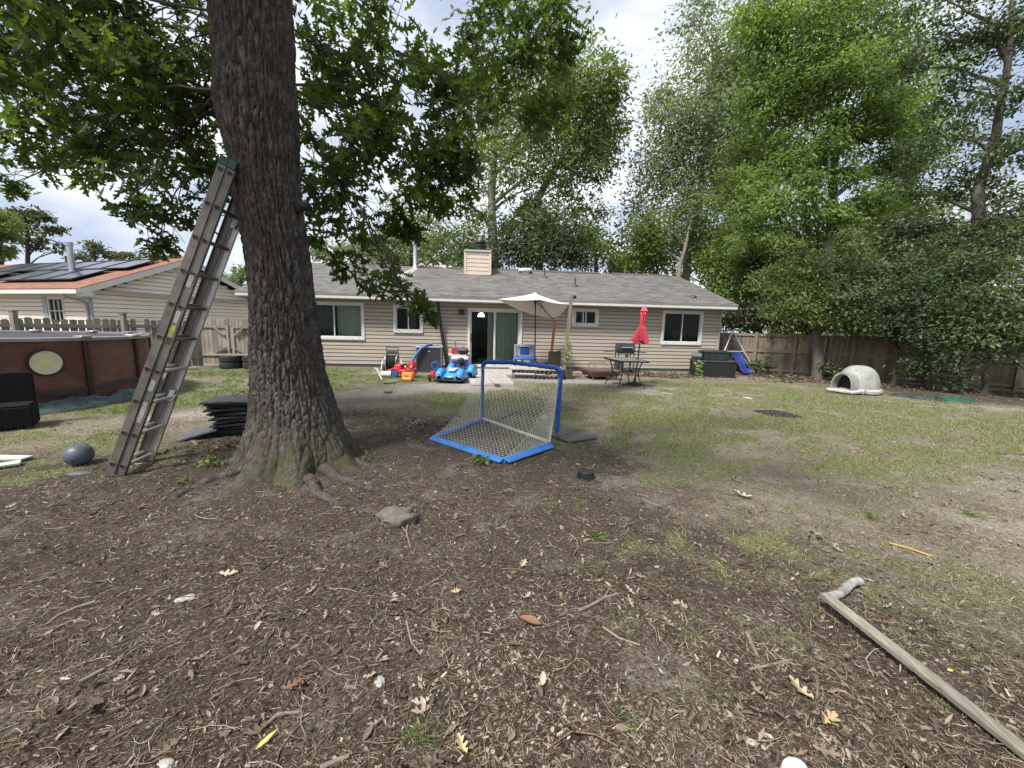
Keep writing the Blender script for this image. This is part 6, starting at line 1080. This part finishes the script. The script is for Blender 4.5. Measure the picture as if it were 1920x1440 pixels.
for i, (c_, rx, ry, rz_s, cv) in enumerate(sub(BL1+BL2+HID_SHADE)):
    c_ = Vector(c_); h0 = hubs[3] if c_.z < 3.6 else (hubs[0] if c_.z < 4.4 else hubs[1 if c_.z < 5.2 else 2]); h0 = h0+Vector((-.1+.35*(c_.x > 0)-.15, 0, 0))
    if h0.z > c_.z+1.2: h0 = h0*.0+Vector(h0)
    if (i % 4 or i >= len(BL1)) and i < len(BL1+BL2): Q = [h0.lerp(c_, .6+.04*k_) for k_ in range(10)]; Q = limb(b_, h0.lerp(c_, .55 if i < len(BL1) else .85)+Vector((0, 0, .1)), c_, .009, .005, 10, .15, i)
    else: Q = limb(b_, h0, c_, .015, .006, 12, .24, i)
    for j in range(5):
        e = c_+Vector((random.uniform(-1, 1)*rx, random.uniform(-1, 1)*ry, random.uniform(-.8, .8)*rz_s)); limb(b_, Q[random.randint(5, 9)], e, .006, .0025, 5, .18, i*7+j)
b_.build('branch', BK2, OK)
DBK = M('stub_bark', (.025, .02, .018), .95, .4)
for a, z_, nm in ((PI-.25, 2.72, 1), (-.15, 2.6, 1)):
    rr0 = np.interp(z_, tz, trd); c0 = Vector((np.interp(z_, tz, tcx)-TREE.x, 0, z_)); b_ = B(); d_ = Vector((math.cos(a), math.sin(a), .12)); b_.tube([c0+d_*(rr0-.06), c0+d_*(rr0+.05), c0+d_*(rr0+.12)], [.06, .05, .03], 12); b_.build('branch_stub', DBK, OK)
# ================================================================== BACKGROUND TREES
def tree(name, label, base, trunk, blobs, tmpl, size, cov, mat, bark=None, r=.18, group='trees and shrubs beyond the yard', cat='tree', per=60, flat=.6, hang=.2, csize=.42, lr=.22, twig=4, nolimb=False, cap=9e9):
    bx, by = base; o = T(name, label, cat, (bx, by, 0), 0, group); b_ = B(); bk = bark or BK2; O = Vector((bx, by, 0)); Bs = [blob(*q) for q in blobs]
    Q = [p-O for p in trunk]; P = []
    for i in range(len(Q)-1): P += [Q[i].lerp(Q[i+1], k/6) for k in range(6)]
    P.append(Q[-1]); b_.tube([p+Vector((.02*math.sin(i*.8), .02*math.cos(i), 0)) for i, p in enumerate(P)], [r*(1.25-.95*(i/(len(P)-1))**.8) for i in range(len(P))], 10)
    if not nolimb:
        for i, (c_, rx, ry, rz_s, cv) in enumerate(Bs):
            c_ = Vector(c_)-O; cand = [p for p in P if p.z < c_.z-.05*c_.z] or P[:1]; h0 = min(cand, key=lambda p: (p-c_).length+abs((c_.z-p.z)-(Vector((c_.x-p.x, c_.y-p.y, 0)).length)*.7))
            L = limb(b_, h0, c_, r*lr*1.5, r*.08, 9, .14, i+11)
            for j in range(twig): limb(b_, L[random.randint(4, 8)], c_+Vector((random.uniform(-1, 1)*rx, random.uniform(-1, 1)*ry, random.uniform(-.6, .9)*rz_s)), r*.09, r*.03, 6, .15, i*13+j)
    b_.build('trunk', bk, o); V_, F_ = leaves([((c_[0]-bx, c_[1]-by, c_[2]), a, d_, e_, f_) for c_, a, d_, e_, f_ in Bs], tmpl, size, cov, flat, csize, hang, per, cap); npmesh('crown', V_, F_, mat, o); return o
LO = ([(0, 0, 0), (.3, -.2, .05), (.75, -.17, .03), (1, 0, -.08), (.75, .17, .03), (.3, .2, .05)], [(0, 1, 2, 3), (0, 3, 4, 5)])
L_DEEP = LEAF('deep_leaf', [(0, (.03, .052, .024)), (.5, (.065, .098, .042)), (1, (.13, .17, .075))], .35, .45, .4); L_MID = LEAF('mid_leaf', [(0, (.065, .098, .038)), (.5, (.14, .19, .068)), (1, (.235, .28, .115))], .48, .5)
L_BRI = LEAF('bright_leaf', [(0, (.095, .15, .05)), (.45, (.17, .25, .085)), (1, (.27, .35, .13))], .52, .5); L_SIL = LEAF('silver_leaf', [(0, (.105, .145, .088)), (.5, (.19, .24, .15)), (1, (.3, .345, .24))], .45, .5); L_SHR = LEAF('shrub_leaf', [(0, (.038, .06, .027)), (.5, (.09, .13, .055)), (1, (.19, .235, .11))], .38, .42, .45); L_PINE = LEAF('pine_leaf', [(0, (.04, .055, .03)), (.5, (.085, .1, .05)), (1, (.16, .16, .08))], .3, .6)
L_YEL = LEAF('yellow_leaf', [(0, (.06, .1, .025)), (.5, (.12, .18, .04)), (1, (.22, .27, .08))], .4, .5); L_BRN = LEAF('brownish_leaf', [(0, (.025, .03, .015)), (.5, (.06, .06, .028)), (1, (.11, .105, .05))], .25, .5)
GB = M('pale_grey_bark', (.23, .215, .19), .9, .3, 5, .5, 30); GB2 = M('grey_brown_bark', (.12, .105, .09), .9, .35, 6, .6, 30); DB = M('dark_bark', (.06, .052, .045), .9, .3, 5, .5, 30)
tree('tall_oak', 'tall oak with pale forked trunk rising behind the chimney', (A(925, 500, 25).x, 25), [A(925, 640, 25), A(926, 500, 25), A(922, 400, 25), A(925, 300, 25), A(930, 190, 25)], [(1080, 140, 24, 55, 65), (1125, 190, 25, 42, 75), (1000, 200, 25, 80, 75), (930, 300, 24, 85, 60, .7), (1060, 290, 24.5, 75, 45, 1.1), (1120, 310, 25, 40, 42, .9), (870, 380, 24, 60, 40, .7), (1000, 350, 25, 70, 35, .55), (1150, 150, 25, 22, 55, .8), (1040, 230, 26, 75, 55, .8), (800, 440, 26, 60, 45, .7), (860, 455, 26, 50, 30, .8), (960, 250, 26, 60, 60, .6), (1085, 370, 25, 48, 26, .7), (760, 400, 27, 40, 40, .7), (900, 200, 26, 60, 80, .5)], LO, .24, 1.7, L_MID, GB, .36, twig=5)
b_t = tree('tall_oak', 'slimmer pale oak leaning right behind the roof ridge', (A(975, 500, 27).x, 27), [A(975, 640, 27), A(985, 480, 27), A(1010, 370, 27), A(1050, 300, 27), A(1090, 230, 27)], [(1110, 240, 27, 60, 60, .8), (1050, 330, 27, 60, 40, .6), (1135, 260, 27, 35, 55, .8), (1090, 420, 28, 50, 40, .8)], LO, .24, 1.8, L_MID, GB, .3)
tree('magnolia', 'dark dense evergreen behind the roof right of the chimney', (A(1010, 500, 22.5).x, 22.5), [A(1010, 640, 22.5), A(1010, 520, 22.5), A(1008, 420, 22.5)], [(1000, 450, 22, 75, 55, 1.2), (1050, 450, 22.5, 50, 50, 1.2), (940, 460, 22.5, 45, 45), (1010, 400, 23, 40, 32, 1.1), (1085, 480, 22.5, 30, 34), (890, 480, 23, 40, 30, .9)], LO, .21, 2.8, L_DEEP, DB, .25)
tree('sapling', 'small yellow-green tree behind the roof right of the magnolia', (A(1120, 500, 24).x, 24), [A(1120, 640, 24), A(1118, 480, 24), A(1115, 440, 24)], [(1110, 470, 24, 45, 36), (1160, 490, 24.5, 45, 30), (1085, 440, 25, 35, 26, .7), (1200, 480, 25, 40, 36)], LO, .22, 1.8, L_YEL, DB, .14)
tree('pale_tall_tree', 'tall silvery-green tree behind the right half of the roof', (A(1280, 500, 27).x, 27), [A(1275, 640, 27), A(1290, 480, 27), A(1310, 380, 27), A(1330, 250, 27), A(1345, 120, 27)], [(1330, 180, 27, 85, 75, .9), (1270, 260, 26.5, 62, 60, .9), (1350, 90, 27, 60, 70, .55), (1330, 300, 27, 80, 55, .9), (1230, 330, 27, 55, 55, .65), (1300, 380, 27, 75, 45, .7), (1215, 410, 27, 50, 50, .7), (1385, 240, 27, 50, 60, .8), (1300, 20, 27, 50, 40, .35), (1230, 460, 26, 50, 40, .8), (1300, 455, 26, 60, 40, .9), (1240, 200, 27, 25, 40, .5), (1390, 130, 27, 50, 80, .8), (1400, 330, 27, 50, 60, .9)], LO, .23, 2.5, L_SIL, GB, .26, twig=5)
tree('leaning_tree', 'thin grey tree behind the roof with bare lower branches', (A(1270, 520, 24).x, 24), [A(1262, 640, 24), A(1275, 500, 24), A(1290, 440, 24), A(1305, 390, 24)], [(1250, 430, 24, 48, 40, .7), (1310, 400, 24, 45, 40, .7), (1200, 440, 24.5, 40, 40, .6), (1340, 450, 24, 50, 40, .9)], LO, .22, 2.1, L_MID, GB, .15, twig=7)
tree('bright_maple', 'tall bright green maple above the right fence', (A(1560, 600, 17).x, 17), [A(1545, 690, 17), A(1556, 480, 17), A(1562, 350, 17), A(1570, 240, 17), A(1580, 100, 17), A(1582, -20, 17)], [(1500, 60, 16.5, 80, 60), (1600, 50, 16.5, 90, 70), (1560, 150, 16, 95, 50), (1650, 110, 17, 75, 55, .8), (1600, 230, 16, 80, 42), (1530, 260, 16, 70, 36), (1660, 230, 16.5, 80, 50), (1490, 330, 16, 70, 40), (1580, 320, 15.8, 55, 34, .9), (1670, 310, 17, 75, 36, .8), (1450, 400, 16, 75, 40), (1540, 410, 15.8, 75, 32), (1610, 410, 16.5, 55, 30, .8), (1420, 440, 16, 45, 30), (1440, 90, 17, 36, 50, .8), (1720, 170, 17.5, 55, 70, .7), (1720, 280, 17, 45, 40, .7), (1560, -20, 17, 130, 50, .8), (1410, 350, 16.5, 32, 40, .8), (1700, 390, 17.5, 60, 30, .6), (1500, 180, 17, 55, 60), (1440, 20, 17, 50, 50, .8), (1430, 200, 17.5, 45, 60, .9), (1450, 300, 17, 50, 40, .9), (1590, 140, 15.5, 60, 40), (1640, 380, 16, 60, 34)], LO, .155, 2.6, L_BRI, GB, .19, flat=.4, per=75, twig=5)
tree('dark_trunk_tree', 'dark trunked tree between the house corner and the maple', (A(1515, 560, 19).x, 19), [A(1514, 680, 19), A(1515, 500, 19), A(1517, 430, 19), A(1500, 340, 19)], [(1440, 470, 18.5, 60, 32), (1500, 460, 19, 50, 30), (1400, 380, 19.5, 50, 50, .8), (1410, 480, 18.5, 45, 26), (1380, 300, 20, 40, 60, .8), (1545, 470, 19, 40, 26)], LO, .18, 2.5, L_MID, DB, .2)
tree('right_edge_tree', 'dark loosely leaved tree with a crooked grey trunk at the right edge', (A(1828, 600, 12.5).x, 12.5), [A(1826, 760, 12.5), A(1828, 480, 12.5), A(1835, 360, 12.5), A(1868, 250, 12.5), A(1890, 120, 12.5), A(1900, -20, 12.5)], [(1860, 60, 12.5, 75, 45, .65), (1780, 60, 13, 65, 45, .5), (1890, 170, 12, 55, 40, .7), (1800, 170, 13, 60, 42, .55), (1760, 260, 13, 65, 38, .7), (1870, 290, 12, 60, 36, .7), (1790, 350, 13, 75, 34, .75), (1900, 380, 12, 50, 40, .8), (1730, 420, 13, 60, 32, .75), (1840, 430, 12.5, 75, 30, .8), (1690, 340, 13.5, 40, 36, .6), (1900, 460, 12, 50, 40), (1930, 60, 12.5, 50, 70, .7), (1760, -10, 13, 110, 30, .5), (1950, 270, 12, 50, 70, .7), (1680, 440, 13.5, 45, 28, .7), (1710, 130, 14, 40, 40, .4)], LO, .13, 1.9, L_DEEP, GB2, .17, flat=.4, per=45, hang=.1, lr=.28, twig=6)
tree('fence_tree', 'tree with a thick trunk standing inside the right fence', (10.45, 13.55), [Vector((10.42, 13.55, -.1)), A(1531, 640, 13.6), A(1536, 560, 13.7), A(1538, 500, 13.8)], [(1530, 570, 13.4, 60, 40, 1.1), (1480, 575, 13.8, 40, 40), (1580, 540, 13.5, 60, 42), (1490, 520, 14, 50, 30), (1560, 600, 13.0, 50, 26), (1600, 600, 13.0, 45, 36), (1540, 500, 14, 60, 26), (1440, 540, 15, 40, 36), (1600, 460, 13.5, 50, 32, .6), (1500, 470, 13.8, 46, 28, .6), (1660, 500, 13.3, 46, 32, .6)], LO, .12, 2.0, L_MID, GB2, .17, twig=5)
SHR = [('dark glossy shrub behind the dog house', (11.7, 12.2), [(1640, 560, 12.8, 60, 45), (1630, 600, 12.4, 60, 32), (1690, 605, 12.2, 55, 38), (1700, 560, 12.8, 60, 45), (1650, 510, 13.2, 60, 32), (1600, 560, 12.6, 50, 36, .7), (1580, 480, 13, 50, 30, .7), (1700, 480, 13, 60, 36, .6)], L_SHR), ('dense dark shrub in the shade behind the green tarp', (12.6, 10.6), [(1760, 600, 11.4, 60, 55), (1790, 640, 11, 55, 36, .8), (1740, 625, 11.4, 45, 30, .7), (1740, 540, 12, 60, 38), (1800, 540, 12, 60, 40), (1690, 560, 11.9, 50, 36), (1780, 480, 11.8, 60, 36, .6), (1760, 690, 11, 46, 38, .8), (1715, 695, 11.3, 26, 30, .7)], L_DEEP), ('large dark evergreen shrub at the right edge', (14.3, 10.4), [(1850, 580, 10.8, 70, 55), (1900, 620, 10.3, 60, 60), (1850, 640, 10.5, 50, 28, .7), (1910, 540, 10.8, 60, 45), (1860, 500, 11.4, 60, 40, .8), (1900, 440, 11, 50, 40, .5), (1950, 640, 9.9, 50, 45), (1960, 580, 10, 50, 70)], L_SHR), ('brownish clipped-looking bush over the fence by the house corner', (8.9, 17.5), [(1390, 590, 17.2, 40, 22), (1430, 595, 16.8, 35, 22), (1370, 605, 17.4, 22, 16), (1455, 605, 16.3, 26, 16)], L_BRN), ('yellow-green bush just right of the roof end', (10.2, 19.5), [(1400, 530, 19.5, 45, 40), (1370, 580, 19.5, 36, 40), (1440, 550, 19, 40, 46), (1480, 590, 18.5, 40, 40), (1520, 600, 18.2, 40, 36), (1400, 600, 20, 50, 26), (1400, 480, 20, 50, 34), (1350, 500, 21, 40, 36), (1350, 545, 21, 30, 40)], L_YEL), ('small dark bush at the foot of the fence beyond the slide', (9.4, 14.0), [(1432, 680, 14.3, 18, 14), (1415, 686, 14.4, 14, 10, .8)], L_DEEP), ('leafy clump over the fence rail left of the fence tree', (10.0, 14.9), [(1470, 630, 14.7, 26, 11, .7), (1450, 622, 14.9, 22, 9, .7), (1500, 612, 14.5, 22, 16, .8)], L_DEEP), ('low weeds around the foot of the fence tree', (10.9, 13.3), [(1552, 690, 13.2, 14, 22, .7), (1570, 700, 13.0, 16, 10, .7)], L_DEEP)]
for lab, bs, bl, mt in SHR:
    by = bs[1]; tree('shrub', lab, bs, [Vector((bs[0], by, -.05)), Vector((bs[0], by, .5)), Vector((bs[0], by, 1.1))] if len(bl) > 4 else [Vector((bs[0], by, -.05)), Vector((bs[0], by, .25))], bl, LO, .105 if mt is not L_YEL else .19, 2.0, mt, DB, .07, cat='shrub', per=40, csize=.4, twig=3)
tree('backdrop_tree', 'broad mid-green tree far behind the right fence', (19, 24), [A(1640, 640, 26), A(1645, 480, 26), A(1650, 360, 26)], [(1640, 470, 26, 100, 60), (1560, 480, 26, 80, 60), (1740, 480, 25, 90, 55), (1840, 480, 24, 80, 60), (1480, 480, 26, 80, 60, .9), (1700, 400, 26, 80, 50, .5)], LO, .28, 2.4, L_MID, DB, .25)
tree('backdrop_tree', 'tall hazy green tree filling the gap right of the pale silvery tree', (A(1420, 600, 31).x, 31), [A(1420, 640, 31), A(1425, 480, 31), A(1430, 300, 31)], [(1420, 440, 31, 80, 60), (1400, 330, 31, 70, 70, .8), (1460, 230, 31, 50, 70, .6), (1340, 480, 30, 80, 50), (1260, 490, 30, 80, 40), (1440, 540, 30, 80, 50), (1180, 480, 30, 60, 34), (1500, 520, 30, 70, 60)], LO, .38, 2.4, L_MID, DB, .3)
tree('backdrop_tree', 'distant green tree behind the house between the oak and the chimney', (A(770, 600, 34).x, 34), [A(770, 640, 34), A(772, 480, 34), A(775, 400, 34)], [(700, 470, 34, 60, 34), (770, 460, 34, 60, 40), (840, 470, 34, 50, 34), (880, 470, 33, 40, 34)], LO, .38, 2.2, L_SIL, DB, .25)
tree('backdrop_tree', 'loose tall tree between the maple and the right edge tree', (A(1700, 600, 22).x, 22), [A(1715, 640, 22), A(1710, 480, 22), A(1700, 300, 22), A(1690, 120, 22)], [(1690, 150, 22, 60, 60, .5), (1740, 260, 22, 70, 50, .6), (1690, 330, 22, 60, 50, .7), (1640, 390, 22, 60, 40, .8), (1640, 590, 18, 70, 40), (1740, 600, 17, 60, 36), (1820, 600, 16, 60, 40), (1900, 620, 15, 60, 40), (1560, 600, 19, 50, 36), (1850, 400, 20, 70, 50, .7), (1920, 420, 19, 50, 40, .6)], LO, .22, 1.5, L_MID, DB, .2)
# left background
def pine(label, px, Y, top, bl, mat=L_PINE, sz=.3): return tree('pine_tree', label, (A(px, 600, Y).x, Y), [A(px, 620, Y), A(px, 500, Y), A(px, top, Y)], bl, LO, sz*1.15, 2.6, mat, DB, .22, flat=.45, per=70, twig=5, group='trees beyond the neighbour house')
pine('spreading pine at the left edge above the neighbour roof', 52, 34, 390, [(40, 395, 34, 42, 16), (75, 420, 34, 36, 16), (10, 420, 33, 30, 26), (95, 450, 34, 26, 10, .7), (30, 450, 34, 40, 18, .8), (110, 470, 34, 20, 7, .6)])
pine('bushy darker tree at the far left beside the spreading pine', 2, 30, 430, [(0, 450, 30, 34, 26), (15, 475, 30, 34, 18), (-30, 430, 30, 40, 50)], L_MID)
pine('round topped tree beyond the solar panels', 178, 44, 460, [(180, 468, 44, 36, 16), (150, 482, 44, 32, 10), (215, 480, 44, 30, 12)])
pine('low rounded tree right of the round topped tree', 262, 46, 474, [(258, 480, 46, 32, 12), (300, 486, 46, 30, 10), (330, 492, 46, 26, 12)])
pine('light green tree between the neighbour gable and the oak trunk', 440, 38, 505, [(440, 520, 38, 30, 20), (415, 540, 38, 26, 20), (470, 535, 38, 30, 24), (500, 510, 38, 40, 30)], L_SIL)
pine('hazy tree glimpsed behind the ridge right of the oak trunk', 640, 40, 470, [(620, 480, 40, 50, 24), (690, 470, 40, 50, 34), (740, 480, 38, 40, 34)], L_SIL)
o = tree('sapling', 'tiny yellow-green treetop poking above the neighbour ridge', (A(258, 600, 22).x, 22), [A(259, 620, 22), A(259, 495, 22)], [(259, 487, 22, 11, 6)], LO, .12, 1.8, L_YEL, DB, .05, nolimb=True, group='trees beyond the neighbour house')
print('LEAVES', sum(len(o.data.polygons) for o in bpy.data.objects if o.name.startswith('crown')))
print('DONE', len(bpy.data.objects))
